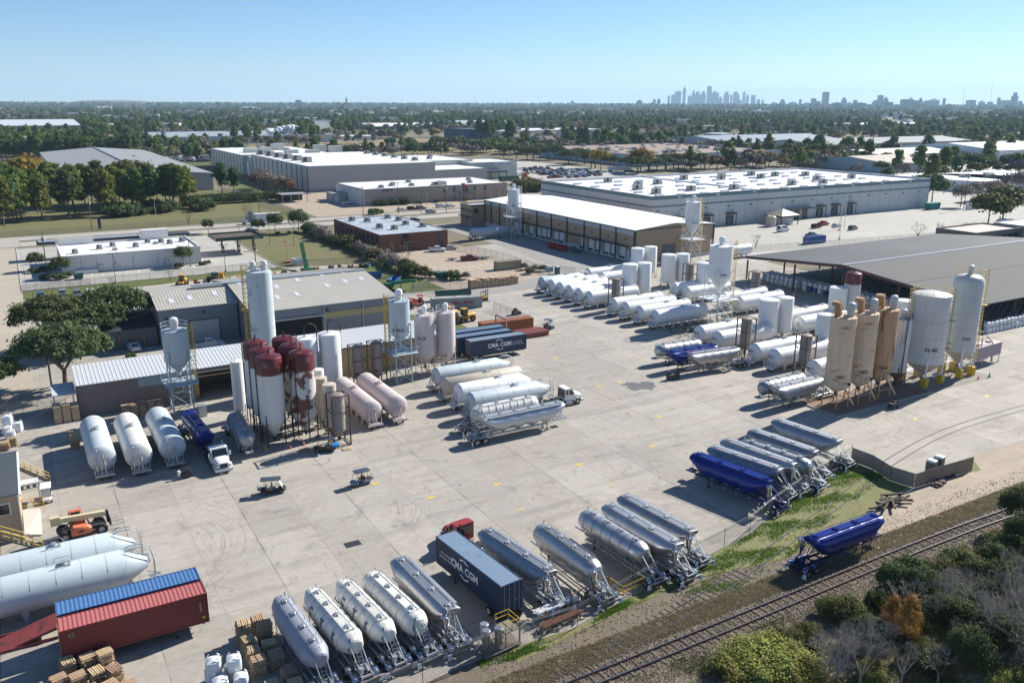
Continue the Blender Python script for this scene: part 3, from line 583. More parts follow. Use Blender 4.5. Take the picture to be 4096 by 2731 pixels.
for x in(14.5,18.5,23.2,28.2,35,41.5):
 b=MB(); b.tube((x,269.4,.2),(x,269.4,4.2),.06); b_.part(b,'conduit',STEEL)
b_.box('meter_box',18.7,19.9,269.0,269.5,.8,2.1,STEEL); b_.box('meter_box',23,23.8,269.0,269.5,1,2.2,STEEL); b_.face('S',37.4,.05,2.3,1.1,name='door',mt_=W_STUC,frame=mat('door_red',(.3,.12,.1),.6),at_=269.5)
b_.box('cornice',9.35,47.5,269.3,269.48,4.95,5.33,W_STUC); b_.box('loading_kerb',12.5,18.5,268.2,269.4,0,1.1,W_STUC)
# --- fuel canopies
def canopy(label,x0,x1,y0,y1,z,txt=None,posts=3):
 t=Bld('fuel_canopy',label,(x0+x1)/2,(y0+y1)/2,'canopy','dark fuel station canopies')
 b=MB(); b.bx(x0,x1,y0,y0+.25,z,z+1.1); b.bx(x0,x1,y1-.25,y1,z,z+1.1); b.bx(x0,x0+.25,y0+.25,y1-.25,z,z+1.1); b.bx(x1-.25,x1,y0+.25,y1-.25,z,z+1.1); t.part(b,'fascia',mat('black_green_fascia',(.012,.03,.026),.4))
 b=MB(); b.bx(x0+.25,x1-.25,y0+.25,y1-.25,z+.1,z+.4);
 for i in range(9): b.bx(x0+.3,x1-.3,y0+.8+i*(y1-y0-1.6)/8,y0+.95+i*(y1-y0-1.6)/8,z+.4,z+.6)
 t.part(b,'deck',mat('rusty_deck',(.42,.36,.29),.6,.1,.2))
 for i in range(posts):
  x=x0+(x1-x0)*(i+.6)/(posts); f=t.box('column',x-.25,x+.25,(y0+y1)/2-.25,(y0+y1)/2+.25,0,z,TRIM)
 if txt: text(txt,.75,mat('sign_green',(.1,.45,.3),.5),t.t,(x1-(x0+x1)/2-2,y0-(y0+y1)/2-.03,z+.55),(PI/2,0,0),bold=.03)
 return [(x0+(x1-x0)*(i+.6)/posts,(y0+y1)/2) for i in range(posts)]
px=canopy('dark fuel canopy with DIESEL lettering beside the white shop',54,69,279.5,292,4.7,'DIESEL')
for i,(x,y) in enumerate(px):
 t=Bld('fuel_pump',('fuel pump under the canopy, closest to the shop','fuel pump under the middle canopy column','fuel pump under the DIESEL lettering')[i],x,y-1.6,'fuel pump','fuel pumps'); t.box('island',x-1,x+1,y-2.4,y-.6,0.01,.16,W_CONC); t.box('body',x-.4,x+.4,y-1.9,y-1.2,.16,2.3,DARK); t.box('panel',x-.35,x+.35,y-1.96,y-1.9,.9,1.8,WHITE)
# --- brick offices
b_=Bld('brick_office','two storey red brick office with silvery patched flat roof',113,282,'office building')
b_.flat(101.5,126,259.5,305,6.0,BRICK,R_SILV,para=.15)
for y in range(262,304,4):
 for z in (.6,3.5): b_.face('W',y,z,z+2.0,1.3,at_=101.5)
for x,z in((110.5,3.5),(123.2,3.5),(110.5,.4),(123.2,.4)): b_.face('S',x,z,z+2.2,2.0,at_=259.5)
b_.units([(106,298),(110,293),(120,298),(121,290),(108,276),(111,270),(119,279),(122,271)],5.85,(1.9,1.7,1.5))
b=MB(); b.tube((104,259.2,.2),(110,258.8,3.2),.08); b.tube((104,258.2,.2),(110,257.8,3.2),.08); b.bx(109,112.5,257.6,259.3,3.1,3.25); b_.part(b,'stair',DARK)
# --- big grey workshop
b_=Bld('workshop','large grey corrugated workshop with ribbed roof and skylight panels',45,184,'workshop')
sk=[(34+i*5.2,180.5+(i%3)*1.0,1.0,2.4) for i in range(6)]
RG=[R_GALV]
b_.gable(22,37.3,177.3,200,7.5,185.8,9.5,'x',W_DGREY,R_GALV,ov=.25,ribs=.62,skyl=[(24.6,179.6,.9,2.2),(28.3,180.2,.9,2.2),(33.5,181.2,.9,2.2)])
b_.gable(37.6,68.2,166,203,7.5,186.5,9.9,'x',W_DGREY,R_GALV,ov=.25,ribs=.62,skyl=[(41,181,.9,2.4),(46,179,.9,2.4),(51.5,182,.9,2.4),(57.5,184,.9,2.),(62.5,184.5,.9,2.),(44.3,172,.9,2.6),(48.6,172.8,.9,2.6),(56.3,176.3,.9,2.4),(61,177.8,.9,2.4),(65,178.6,.9,2.2),(39.2,184,.9,2)])
b=MB(); b.bx(30,68.5,185.2,186.6,9.95,10.25); b_.part(b,'ridge_cap',STEEL)
f=b_.face('S',30.6,.05,4.6,5.6,name='roller_door',mt_=mat('pale_roller_door',(.52,.55,.56),.5,0,.03),frame=TRIM,at_=177.3,fw=.2)
b=MB()
for i in range(16): b.bx(27.85,33.35,177.2,177.26,.3+i*.28,.33+i*.28)
b_.part(b,'door_slat',STEEL,f)
b_.face('S',26.2,.05,2.2,1.1,name='door',mt_=DOORG,frame=TRIM,at_=177.3)
b_.box('bay_opening',42,51.6,165.9,165.97,0,5.3,mat('black_void',(.01,.01,.011),.9),label='deep dark open vehicle bay'); b_.box('bay_lintel',41.6,52,165.7,165.95,5.3,5.6,STEEL)  # no recess: near-black panel on the wall paints the shade inside the bay
b_.box('painted_band',52.2,67.9,165.9,165.96,4.6,5.9,mat('faded_yellow_band',(.42,.36,.18),.6,0,.06,ribs=.9))
b_.box('plinth',52,68.2,165.85,165.95,0,.9,W_CONC); b_.box('downpipe',52,52.2,165.7,165.95,0,7.4,STEEL); b_.box('downpipe',60.4,60.6,165.7,165.95,0,7.4,STEEL)
b_.box('wall_lamp',52.4,53,165.5,165.9,6.3,6.6,DARK); b_.box('wall_lamp',23,23.6,176.9,177.3,5.6,5.9,DARK); b_.box('wall_lamp',30.3,30.9,176.9,177.3,6.2,6.5,DARK)
# --- brown long shed
b_=Bld('long_shed','long low taupe shed with pale ribbed roof behind the silos',35,146,'shed')
b=MB(); x0,x1,y0,y1,h0,h1=4.7,66.3,141.6,149.8,5.2,6.0
for a,c in((x0,22.6),(29.3,x1)): b.add([(a,y0,0),(c,y0,0),(c,y0,h0),(a,y0,h0)],[(0,1,2,3)])
b.add([(22.6,y0,4.3),(29.3,y0,4.3),(29.3,y0,h0),(22.6,y0,h0)],[(0,1,2,3)]); b.add([(x0,y1,0),(x1,y1,0),(x1,y1,h1),(x0,y1,h1)],[(3,2,1,0)])
for a in(x0,x1): b.add([(a,y0,0),(a,y1,0),(a,y1,h1),(a,y0,h0)],[(0,1,2,3)])
b.bx(22.5,22.6,y0,y1,0,4.3,0); b.bx(29.3,29.4,y0,y1,0,4.3,0)
b_.part(b,'wall',W_BROWN)
b=MB(); sl=(h1-h0)/(y1-y0); vs=[(x,y,z+d) for x in(x0-.2,x1+.2) for y,z in((y0-.4,h0-.4*sl+.02),(y1+.4,h1+.4*sl+.02)) for d in(0,.1)]
b.add(vs,[(0,2,3,1),(4,5,7,6),(0,1,5,4),(2,6,7,3),(1,3,7,5),(0,4,6,2)])
for i in range(103):
 x=x0-.1+i*.6; vs=[(x+dx,y,z+.1+dz) for dx in(0,.11) for y,z in((y0-.41,h0-.4*sl+.02),(y1+.4,h1+.4*sl+.02)) for dz in(.001,.04)]; b.add(vs,[(0,2,3,1),(4,5,7,6),(0,1,5,4),(1,3,7,5)])
b_.part(b,'roof',R_PALE)
b_.box('wall_patch',13.4,19.6,141.5,141.58,3.5,5.0,mat('pale_metal_patch',(.34,.40,.42),.5,.2,.1,ribs=.6)); b_.box('gutter',22,31,141.0,141.3,4.6,4.75,STEEL); b_.box('overhead_rail',22,31.5,140.7,140.85,3.9,4.05,mat('rail_brown',(.25,.18,.1),.6))
b_.box('corner_trim',4.55,4.7,141.45,141.6,0,5.2,TRIM)
for x in (45,50,56,62): b_.box('wall_post',x,x+.25,141.3,141.6,0,5.1,W_BROWN)
b=MB(); b.bx(43,66.2,141.45,141.58,0,4.9); b_.part(b,'wall',mat('tan_siding',(.30,.22,.13),.6,0,.08,ribs=.6),label='newer tan siding stretch')
# --- dark roofed small office
b_=Bld('small_office','low office with dark roof and narrow brown windows under the oaks',16.5,188,'office building')
b_.gable(12,21.7,179.4,196,3.9,187.8,5.3,'x',mat('blue_grey_siding',(.10,.12,.14),.6,0,.08,ribs=.5),mat('dark_slate_roof',(.06,.075,.085),.6,0,.1,sc=.6),ov=.5,ribs=.5)
for x in(14.5,16.8,19.1): b_.face('S',x,.7,2.9,.6,at_=179.4,mt_=mat('bronze_glass',(.16,.10,.06),.3))
b_=Bld('lean_to','pale open lean-to roof at the end of the taupe shed',2.9,146,'shed'); b_.box('roof',1.2,4.5,142.6,149,3.6,3.8,R_PALE)
for x,y in((1.4,142.8),(1.4,148.7),(4.2,148.7)): b_.box('post',x-.08,x+.08,y-.08,y+.08,0,3.6,STEEL)
# --- bag canopy
b_=Bld('open_warehouse','vast open sided canopy warehouse with dark grey gabled roof',217,136,'warehouse')
def roofpart():
 b=MB(); th=.25; x0,x1=175,262
 for (ya,za),(yb,zb) in(((102.5,5.9),(137.6,9.0)),((137.6,9.0),(170.5,6.2))):
  vs=[(x,y,z+d) for x in(x0,x1) for y,z in((ya,za),(yb,zb)) for d in(0,th)]
  b.add(vs,[(0,2,3,1),(4,5,7,6),(0,1,5,4),(2,6,7,3),(1,3,7,5),(0,4,6,2)],0 if ya<137 else 1)
 for i in range(1,9):
  y=137.6-i*4.3; z=9.0-i*.38+.26;
  if i in(4,): b.bx(x0,x1,y,y+.12,z,z+.05,2)
 b_.part(b,'roof',[mat('weathered_grey_roof',(.10,.10,.10),.9,0,.06,sc=.06,dirt=(.15,.15,.15),dsc=.3,dth=.62,dw=.1),R_DGREY,DARK])
 b=MB(); b.bx(174.8,262,137.3,137.9,9.25,9.36); b_.part(b,'ridge_cap',mat('pale_ridge',(.4,.45,.52),.5))
roofpart()
b=MB()
for (ya,za),(yb,zb) in(((102.5,5.4),(137.6,8.45)),((137.6,8.45),(170.5,5.7))):
 for x in (175.1,190,205,220,235,250): b.add([(x+d,y,z+e) for d in(0,.3) for y,z in((ya,za),(yb,zb)) for e in(0,.5)],[(0,2,3,1),(4,5,7,6),(0,1,5,4),(2,6,7,3),(1,3,7,5),(0,4,6,2)])
b_.part(b,'roof_beam',MAROON)
for x in (175.2,190,205,220,235,250):
 for y in ((169.8,153,137.6,122,103.2)): b_.box('column',x,x+.35,y-.17,y+.17,0,5.4 if y in(169.8,103.2) else (6.9 if y!=137.6 else 8.4),MAROON)
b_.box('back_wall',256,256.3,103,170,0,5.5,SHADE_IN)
# --- stacked modular site office with yellow stairs at the left edge
b_=Bld('site_office','tan stacked modular site office with ribbed walls at the picture edge',-8.5,108.5,'site office')
W_MOD=mat('tan_container_siding',(.45,.33,.22),.6,0,.06,ribs=.3,streak=.2)
b=MB(); b.bx(-13,-4,102.2,115.6,0,5.5); b_.part(b,'wall',W_MOD); b=MB(); b.bx(-13.2,-3.8,102,115.9,5.5,5.68)
for i in range(46): b.bx(-13.2,-3.8,102.05+i*.3,102.15+i*.3,5.68,5.74)
b_.part(b,'roof',mat('grey_blue_roof',(.17,.19,.20),.5,.1,.1)); b_.box('gutter',-3.8,-3.6,102,115.9,5.35,5.5,WHITE)
b_.face('S',-5.4,3.4,4.6,1.0,at_=102.2,frame=WHITE); b_.face('E',104.5,3.3,4.5,1.0,at_=-4.0,frame=WHITE); b_.box('corner_post',-4.02,-3.9,102.05,102.2,0,5.4,W_STUC)
b_.box('landing_roof',-3.9,-1.9,111.5,113,2.7,2.8,R_PALE)
for x,y in((-2.0,111.6),(-2.0,112.9)): b_.box('post',x-.05,x+.05,y-.05,y+.05,0,2.7,STEEL)
def stair(label,p0,p1,w,grp='yellow railed stairs of the site office'):
 t=Bld('metal_stair',label,p0[0],p0[1],'stair',grp); n=10
 b=MB()
 for i in range(n):
  u=(i+.5)/n; x=p0[0]+(p1[0]-p0[0])*u; z=p0[2]+(p1[2]-p0[2])*u; b.bx(x-.16,x+.16,p0[1]-w/2,p0[1]+w/2,z,z+.05)
 t.part(b,'tread',DARK)
 for s in(-1,1):
  b=MB(); y=p0[1]+s*w/2; P=lambda u,dz:(p0[0]+(p1[0]-p0[0])*u,y,p0[2]+(p1[2]-p0[2])*u+dz)
  b.tube(P(0,.05),P(1,.05),.09,4); t.part(b,'stringer',DARK)
  b=MB()
  for dz in(.55,1.05): b.tube(P(0,dz),P(1,dz),.035,5)
  for i in range(6): b.tube(P(i/5,0),P(i/5,1.05),.03,5)
  t.part(b,'railing',YEL)
stair('yellow railed stair on the far side of the site office',(-0.7,117.6,0),(-3.9,117.6,2.6),1.1)
stair('yellow railed stair in front of the site office',(-2.2,98.8,0),(-6.6,98.8,2.8),1.2)
t=Bld('loading_ramp','pale concrete ramp with yellow rail beside the site office',-2.9,105.3,'ramp'); b=MB(); b.add([(-3.9,102.4,.02),(-2.2,102.2,.02),(-2.1,107.9,.02),(-3.9,108.4,.02),(-3.9,102.4,.5),(-3.9,108.4,.9),(-2.1,107.9,.9),(-2.2,102.2,.1)],[(4,7,6,5),(0,1,7,4),(1,2,6,7),(2,3,5,6)]); t.part(b,'ramp',mat('pale_concrete',(.52,.49,.44),.8))
b=MB(); b.path([(-3.9,108.6,0),(-3.9,108.6,2),(-1.7,108.6,2),(-1.7,108.6,0)],.04,5); b.tube((-3.9,108.6,1.2),(-1.7,108.6,1.2),.035,5); b.tube((-2.8,108.6,0.8),(-2.8,108.6,2),.035,5); t.part(b,'railing',YEL)
# --- more distant sheds and blocks: x0,x1,y0,y1,h,wall,roof,label,name
CW=mat('creamy_block_wall',(.55,.52,.43),.7,0,.05); BLUEW=mat('dark_blue_wall',(.02,.04,.14),.5); PB=mat('pale_block_wall',(.5,.52,.53),.7,0,.04)
for x0,x1,y0,y1,h,wm,rm,lb,nm,gb in (
 (-260,97,1385,1640,15,W_GREYP,R_PALE,'very large grey panelled factory at the far side of the pines','factory',1),
 (147,232,1555,1650,7.5,CW,R_WHT,'long cream warehouse with bright white roof beyond the pines','warehouse',1),
 (97,146,1560,1640,6,TRIM,mat('blue_roof',(.03,.09,.25),.5),'dark shed with blue roof beside the far cream warehouse','shed',0),
 (146,360,1050,1240,9,PB,mat('far_grey_roof',(.28,.31,.34),.7,0,.05),'very long pale factory with white roof stacks and steam','factory',0),
 (370,420,1068,1110,6,W_STUC,R_WHT,'low white shed in the field past the cold store','shed',0),
 (455,500,1190,1225,6,W_GREYP,R_GREY,'long grey shed in the field past the cold store','shed',0),
 (330,372,1300,1360,7,W_GREYP,R_PALE,'pale metal shed among bare trees past the cold store','shed',1),
 (568,716,1480,1580,6,TRIM,R_WHT,'far white roofed open hangar above the fields','hangar',1),
 (700,900,1700,1730,5,W_STUC,R_WHT,'very long low white roofed range in the far fields','stable range',0),
 (541,575,1040,1120,13,BLUEW,R_DGREY,'dark blue faced school block among far trees','school',0),
 (575,640,1020,1090,11,W_STUC,R_WHT,'cream three storey school block beside the dark blue one','school',0),
 (640,800,1090,1180,9,PB,R_WHT,'low white roofed school wing among far trees','school',0),
 (735,850,1430,1560,9,PB,mat('pale_grey_roof',(.36,.38,.39),.7),'big grey gabled gymnasium roof among far trees','gymnasium',1),
 (541,606,395,470,6.5,mat('faded_blue_wall',(.35,.42,.46),.7,0,.05),mat('rust_beige_roof',(.42,.36,.29),.7,0,.1,sc=.1,dirt=(.28,.2,.14),dsc=.12,dth=.55,dw=.1),'long shed with beige rust streaked roof past the striped warehouse','shed',1),
 (612,740,455,520,7.5,PB,mat('whitish_roof',(.50,.49,.46),.7,0,.08,sc=.1,dirt=(.33,.22,.16),dsc=.12,dth=.6,dw=.1),'low workshop with whitish rust patched roof past the striped warehouse','workshop',1),
 (660,900,560,640,10,CW,R_GREY,'big beige factory with grey roof at the tree edge','factory',1),
 (630,800,640,760,9,PB,mat('blue_grey_roof',(.24,.29,.33),.6,0,.06),'wide blue grey roofed factory at the tree edge','factory',1),
 (722,860,425,520,10,WHITE,R_PALE,'white hall with round wall vents at the right edge','hall',1),
 (1400,1700,1100,1200,10,WHITE,R_WHT,'white long hall far right among trees','hall',0),
 (1310,1520,3900,4000,14,W_STUC,R_GREY,'low apartment row at the foot of the tall church roof','apartment row',0),
 ):
 q=Bld(nm,lb,(x0+x1)/2,(y0+y1)/2,'building')
 if gb: q.gable(x0,x1,y0,y1,h,(y0+y1)/2,h+min(6,(y1-y0)*.045),'x',wm,rm,ov=.4)
 else: q.flat(x0,x1,y0,y1,h,wm,rm,para=.25)
 R=random.Random(int(x0))
 if x1-x0>60 and not gb:
  q.units([(x0+(x1-x0)*R.random(),y0+(y1-y0)*R.random()) for i in range(9)],h-.25,(5,4,3))
 nwin=int((x1-x0)/14)
 for i in range(1,min(nwin,9)): q.face('S',x0+(x1-x0)*i/min(nwin,9),.5,min(4,h-1.5),3.2,name='door' if i%2 else 'window',mt_=DARK if i%3 else DOORW,frame=None,at_=y0,d=.15)
b_=Bld('showroom','modern white curved office with portico columns past the striped warehouse',500,290,'office building')
b=MB(); b.lathe([(30,0),(30,6.2)],40,(492,300,0),a0=PI*.75,a1=PI*1.75,sm=True); b.bx(492,560,279,279.4,0,6.2); b_.part(b,'wall',mat('smooth_white_wall',(.66,.69,.74),.5,0,.02))
b=MB(); b.lathe([(.01,5.9),(29.8,5.9)],40,(492,300,0)); b.bx(492,560,279.5,330,5.6,5.9); b_.part(b,'roof',R_WHT)
b=MB(); b.lathe([(30.1,1.0),(30.1,3.6)],24,(492,300,0),a0=PI*1.28,a1=PI*1.6); b_.part(b,'window_band',DGLASS)
b_.box('portico_roof',448,490,322,334,4.6,6.2,mat('smooth_white_wall',(1,1,1)))
for x in(449,459,469,479): b_.box('column',x,x+1.8,322,324,0,4.6,WHITE)
b_.units([(500,298),(510,305),(488,306)],5.9,(5,4,2))
b_=Bld('corner_store','low brown fronted store with white roof at the right edge',310,178,'shop')
b_.flat(284,312,171,186,5,mat('brown_fascia',(.20,.17,.14),.6),mat('tan_flat_roof',(.45,.42,.38),.8),para=.5); b_.flat(312.2,345,160,182,5.6,CW,R_WHT,para=.3)
for i in range(7): b_.face('S',287+i*3.5,.6,3.2,2.6,at_=171)
b_=Bld('church','distant church with tall dark pyramid roof and spire',1470,4120,'church')
b_.box('wall',1442,1498,4100,4160,0,14,W_STUC); b=MB(); b.add([(1434,4092,12),(1506,4092,12),(1506,4168,12),(1434,4168,12),(1465,4125,48),(1475,4125,48),(1475,4135,48),(1465,4135,48)],[(0,1,5,4),(1,2,6,5),(2,3,7,6),(3,0,4,7),(4,5,6,7)]); b_.part(b,'roof',mat('church_slate',(.05,.05,.05),.7)); b=MB(); b.tube((1470,4130,46),(1470,4130,78),4,8,r2=.4); b.box((1470,4130,60),(9,9,5)); b_.part(b,'spire',mat('church_slate',(0,0,0)))
def house(p,w,d,h,rh,rz,label,grp,wm=HOUSEW,rm=SHING):
 t=thing('house',label,'house',p,rz,grp); b=MB(); b.bx(-w/2,w/2,-d/2,d/2,0,h); b.add([(-w/2,-d/2,h),(-w/2,d/2,h),(-w/2,0,h+rh)],[(0,2,1)]); b.add([(w/2,-d/2,h),(w/2,d/2,h),(w/2,0,h+rh)],[(0,1,2)]); b.build('wall',wm,t)
 b=MB(); b.add([(-w/2-.4,-d/2-.5,h-.3),(w/2+.4,-d/2-.5,h-.3),(w/2+.4,0,h+rh+.1),(-w/2-.4,0,h+rh+.1),(w/2+.4,d/2+.5,h-.3),(-w/2-.4,d/2+.5,h-.3)],[(0,1,2,3),(3,2,4,5)]); r=b.build('roof',rm,t); b=MB(); b.bx(w*.2,w*.2+1,.5,1.4,h,h+rh+1.4); b.build('chimney',wm,r)
 b=MB();
 for i in range(3): b.bx(-w/2+w*(.18+.3*i),-w/2+w*(.18+.3*i)+1.5,-d/2-.08,-d/2-.02,h*.45,h*.75)
 b.build('window',DGLASS,t); return t
R=random.Random(21); PALEW=mat('pale_house_wall',(.55,.52,.47),.8,0,.1,objrand=.2); GREYSH=mat('grey_shingle_roof',(.20,.19,.18),.9,0,.1,objrand=.35)
HP=[]
for i in range(64):
 v=('C3',850+R.random()*1400,395+R.random()*90) if i<36 else (('C1',800+R.random()*700,235+R.random()*45) if i<50 else ('C1',1550+R.random()*750,240+R.random()*60))
 x,y,_=pos(*v); HP.append((x,y,i))
for x,y,i in HP:
 k=1 if i<36 else 1.6
 a='brown roofed townhouse among the trees beyond the tan gravel roof' if i<36 else ('pale roofed house in the far estate beyond the long grey factory' if i<50 else 'brown apartment block in the far estate beyond the grey hangar')
 house((x,y,0),R.uniform(12,18)*k,R.uniform(10,13)*k,R.uniform(4.5,6.5)*k,R.uniform(2.5,4),R.choice((0,.3,PI/2,-.4,PI/2+.3)),a,('townhouses among the trees' if i<36 else ('pale estate houses' if i<50 else 'brown estate blocks')),PALEW if i<50 and i%2 else HOUSEW,SHING if (i<36 or i>=50) else GREYSH)
# ---------------------------------------------------------------- vehicles and plant (prototypes are not linked; put() copies them)
WM={}
def wheel(par,x,y,r=.5,w=.28,rim=CHROME,side=1,name='wheel',rx=.58,z=None):
 k=(r,w,rim.name,side)
 if k not in WM:
  b=MB(); h=w/2; b.lathe([(r*rx,-h),(r*.93,-h),(r,-h*.75),(r,h*.75),(r*.93,h),(r*rx,h)],18,(0,0,0),'y')
  t=b.build('tyre',BLACK,proto('q','q')).data
  b=MB(); s=side; b.lathe([(.001,s*h*.3),(r*.16,s*h*.35),(r*.2,s*h*.1),(r*.45,s*h*.1),(r*.5,s*h*.85),(r*(rx+.02),s*h*.9),(r*(rx+.02),s*h*1.02)],18,(0,0,0),'y')
  for i in range(5):
   a=i*2*PI/5; b.box((r*.32*math.cos(a),s*h*.16,r*.32*math.sin(a)),(.05,.03,.05),mi=1)
  b.lathe([(.001,-s*h*.5),(r*rx,-s*h*.5)],18,(0,0,0),'y',1)
  m2=b.build('rim',[rim,DARK],proto('q','q')).data; WM[k]=(t,m2)
 t,m2=WM[k]; o=bpy.data.objects.new(name,t); o.location=(x,y,r if z is None else z);
 if linked(par): COL.objects.link(o)
 setp(o,par); q=bpy.data.objects.new('rim',m2)
 if linked(par): COL.objects.link(q)
 setp(q,o); return o
def ladder(b,p,q,wd,n,r=.022,ax=(0,1,0),mi=0):
 p=Vector(p);q=Vector(q);a=Vector(ax)*wd/2
 b.tube(p-a,q-a,r,4,mi=mi); b.tube(p+a,q+a,r,4,mi=mi)
 for i in range(n):
  c=p+(q-p)*((i+.5)/n); b.tube(c-a,c+a,r*.8,4,mi=mi)
def hatch(par,x,y,z,r,m_):
 b=MB(); b.lathe([(.001,z+.17),(r*.8,z+.16),(r,z+.1),(r,z-.05)],14,(x,y,0))
 for i in range(6):
  a=i*PI/3; b.box((x+r*1.1*math.cos(a),y+r*1.1*math.sin(a),z+.1),(.11,.07,.16),a)
 b.tube((x-r*.7,y,z+.24),(x+r*.7,y,z+.24),.02,4); return b.build('hatch',m_,par)
def trailer(L=10.4,style='vee',m_=ALU,w=1.22,rings=0,walk='plain',frame=STEEL,canister=True,ladd='rear',rimm=CHROME,nh=4,flap=True,lead=True,pump=0,rail=True,fend=CHROME,canm=CHROME,hang=2.1):
 P=proto('tank_trailer','trailer'); zt=3.75
 # ---- vessel
 st=[]
 if style=='vee':      # straight top, both ends raked, hopper bottoms
  st=[(0,.74*w,zt-.02,zt-.6),(.05,.8*w,zt,zt-.7)]
  nhp=4; a=1.9; bL=L-3.6
  st+= [(a*.5,.95*w,zt,2.15),(a*.97,w,zt,1.4),(a,w,zt,1.38)]
  for i in range(nhp):
   c=a+.1+(bL)*(i+.5)/nhp; s_=bL/nhp
   st+=[(c-s_*.32,w,zt,1.28),(c,w,zt,.98),(c+s_*.32,w,zt,1.28)]
   if i<nhp-1: st+=[(c+s_*.5,w,zt,1.45)]
  st+=[(L-1.6,w,zt,1.5),(L-.8,.96*w,zt,2.3),(L-.05,.84*w,zt,zt-.85),(L,.78*w,zt-.02,zt-.7)]
  e=2.1
 elif style=='round':  # cylindrical body with domed ends, hoppers below
  for q,k in((0,.25),(.08,.55),(.35,.82),(.8,.97),(1.15,1)): st.append((q*1.25,w*k,zt-.9+.9*k,1.95-.45*k))
  for i in range(3):
   c=1.8+(L-3.6)*(i+.5)/3; st+=[(c-1.1,w,zt,1.45),(c,w,zt,1.05),(c+1.1,w,zt,1.45)]
  for q,k in((1.3,1),(.8,.95),(.35,.8),(.1,.55),(0,.3)): st.append((L-q*1.1,w*k,zt-.9+.9*k,1.95-.45*k))
  e=2.0
 else:                 # 'slope': tapered nose, big cylinder, conical tail
  st=[(0,.5*w,3.2,2.2),(.1,.62*w,3.35,2.0),(1.2,.95*w,zt,1.45),(1.6,w,zt,1.3)]
  for i in range(3):
   c=1.9+(L-4.6)*(i+.5)/3; st+=[(c-.9,w,zt,1.3),(c,w,zt,1.08),(c+.9,w,zt,1.3)]
  st+=[(L-2.4,w,zt,1.35),(L-.9,.8*w,zt-.05,2.0),(L-.1,.42*w,zt-.35,2.75),(L,.3*w,zt-.45,2.9)]
  e=2.0
 b=MB(); b.loft(st,26,e=e); ves=b.build('vessel',m_,P)
 zt2=zt
 # ---- top walkway strip, rails and hatches
 b=MB(); x0,x1=(.15,L-.2) if style=='vee' else (1.1,L-1.3)
 if style=='vee' or walk!='plain':
  b.bx(x0,x1,-.46,.46,zt-.06,zt+.03,0)
 if walk=='corr':
  for i in range(int((x1-x0)/.28)): b.bx(x0+i*.28,x0+i*.28+.1,-.36,.36,zt+.031,zt+.08,0)
 if b.v: b.build('walkway',(ALU if m_ in(ALU,DALU) else m_),P)
 if rail:
  b=MB()
  for s in(-1,1):
   b.tube((x0,s*.56,zt+.16),(x1,s*.56,zt+.16),.03,5)
   for i in range(7): b.tube((x0+(x1-x0)*i/6,s*.56,zt-.15),(x0+(x1-x0)*i/6,s*.56,zt+.16),.025,4)
  b.bx(x0+.6,x1-.3,-.98,-.6,zt-.12,zt-.06) if style=='vee' else None
  b.build('top_rail',(BLUE if m_ is BLUE else STEEL),P)
 for i in range(nh): hatch(P,x0+.55+(x1-x0-1.1)*i/(nh-1),0,zt,.27,(m_ if m_ is BLUE else STEEL))
 if rings:
  for i in range(rings):
   b=MB(); x=1.4+(L-2.9)*i/(rings-1); n=26; pr=[]
   for k in range(n+1):
    t=-.25*PI+1.5*PI*k/n; c=(zt+1.45)/2; h=(zt-1.45)/2; pr.append((x,(w+.025)*math.cos(t),c+(h+.025)*math.sin(t)))
   b.path(pr,.035,4); b.build('stiffening_ring',m_ if m_ not in (CREAMW,) else WHITE,P)
 # ---- running gear
 b=MB()
 for s in(-1,1):
  b.bx(-hang,2.6,s*.5-.06,s*.5+.06,.95,1.2); b.tube((2.6,s*.5,1.05),(L-1.2,s*.62,1.15),.07,5); b.tube((1.0,s*1.05,1.0),(L-2,s*1.05,1.02),.05,6)
  b.tube((-hang+.3,s*.45,1.2),(.4,s*.5,3.1),.055,5); b.tube((.3,s*.55,1.1),(1.2,s*.9,2.0),.05,5)
  b.tube((L-.5,s*.5,1.3),(L-.1,s*.45,3.0),.05,5); b.bx(L-1.9,L+.7,s*.42-.06,s*.42+.06,1.12,1.28)
  for i in range(4): b.tube((2+i*(L-4)/3,s*.95,1.05),(2+i*(L-4)/3,s*1.05,1.9),.045,4)
 for x in(-hang+.1,-.9,.3,1.6): b.bx(x-.06,x+.06,-.5,.5,.98,1.16)
 b.bx(-hang-.05,-hang+.07,-1.2,1.2,.62,.8); b.bx(L-.4,L+.75,-.5,.5,1.1,1.16); b.bx(-hang,-hang+.1,-.6,-.5,.7,1.1); b.bx(-hang,-hang+.1,.5,.6,.7,1.1)
 b.build('chassis',frame,P)
 for x in(-1.25,.05):
  for s in(-1,1): wheel(P,x,s*.98,.5,.5,rimm,s)
  b=MB(); b.tube((x,-.9,.5),(x,.9,.5),.07,6); b.build('axle',DARK,P)
 for s in(-1,1):
  b=MB();
  for x in(-1.25,.05):
   pts=[(x+.62*math.cos(a),.52+.62*math.sin(a)) for a in [PI*k/8 for k in range(1,8)]]
   for (xa,za),(xb,zb) in zip(pts[:-1],pts[1:]): b.add([(xa,s*.72,za),(xb,s*.72,zb),(xb,s*1.26,zb),(xa,s*1.26,za)],[(0,1,2,3)],0,True)
  b.build('mudguard',fend,P)
  if flap:
   b=MB(); b.bx(-hang-.02,-hang+.02,s*1.24-.33,s*1.24+.2,.18,.75) if s<0 else b.bx(-hang-.02,-hang+.02,s*1.24-.2,s*1.24+.33,.18,.75); b.bx(-hang-.03,-hang-.021,s*1.1-.14,s*1.1+.14,.45,.55,1); b.build('mudflap',[WMARK,LMARK],P)
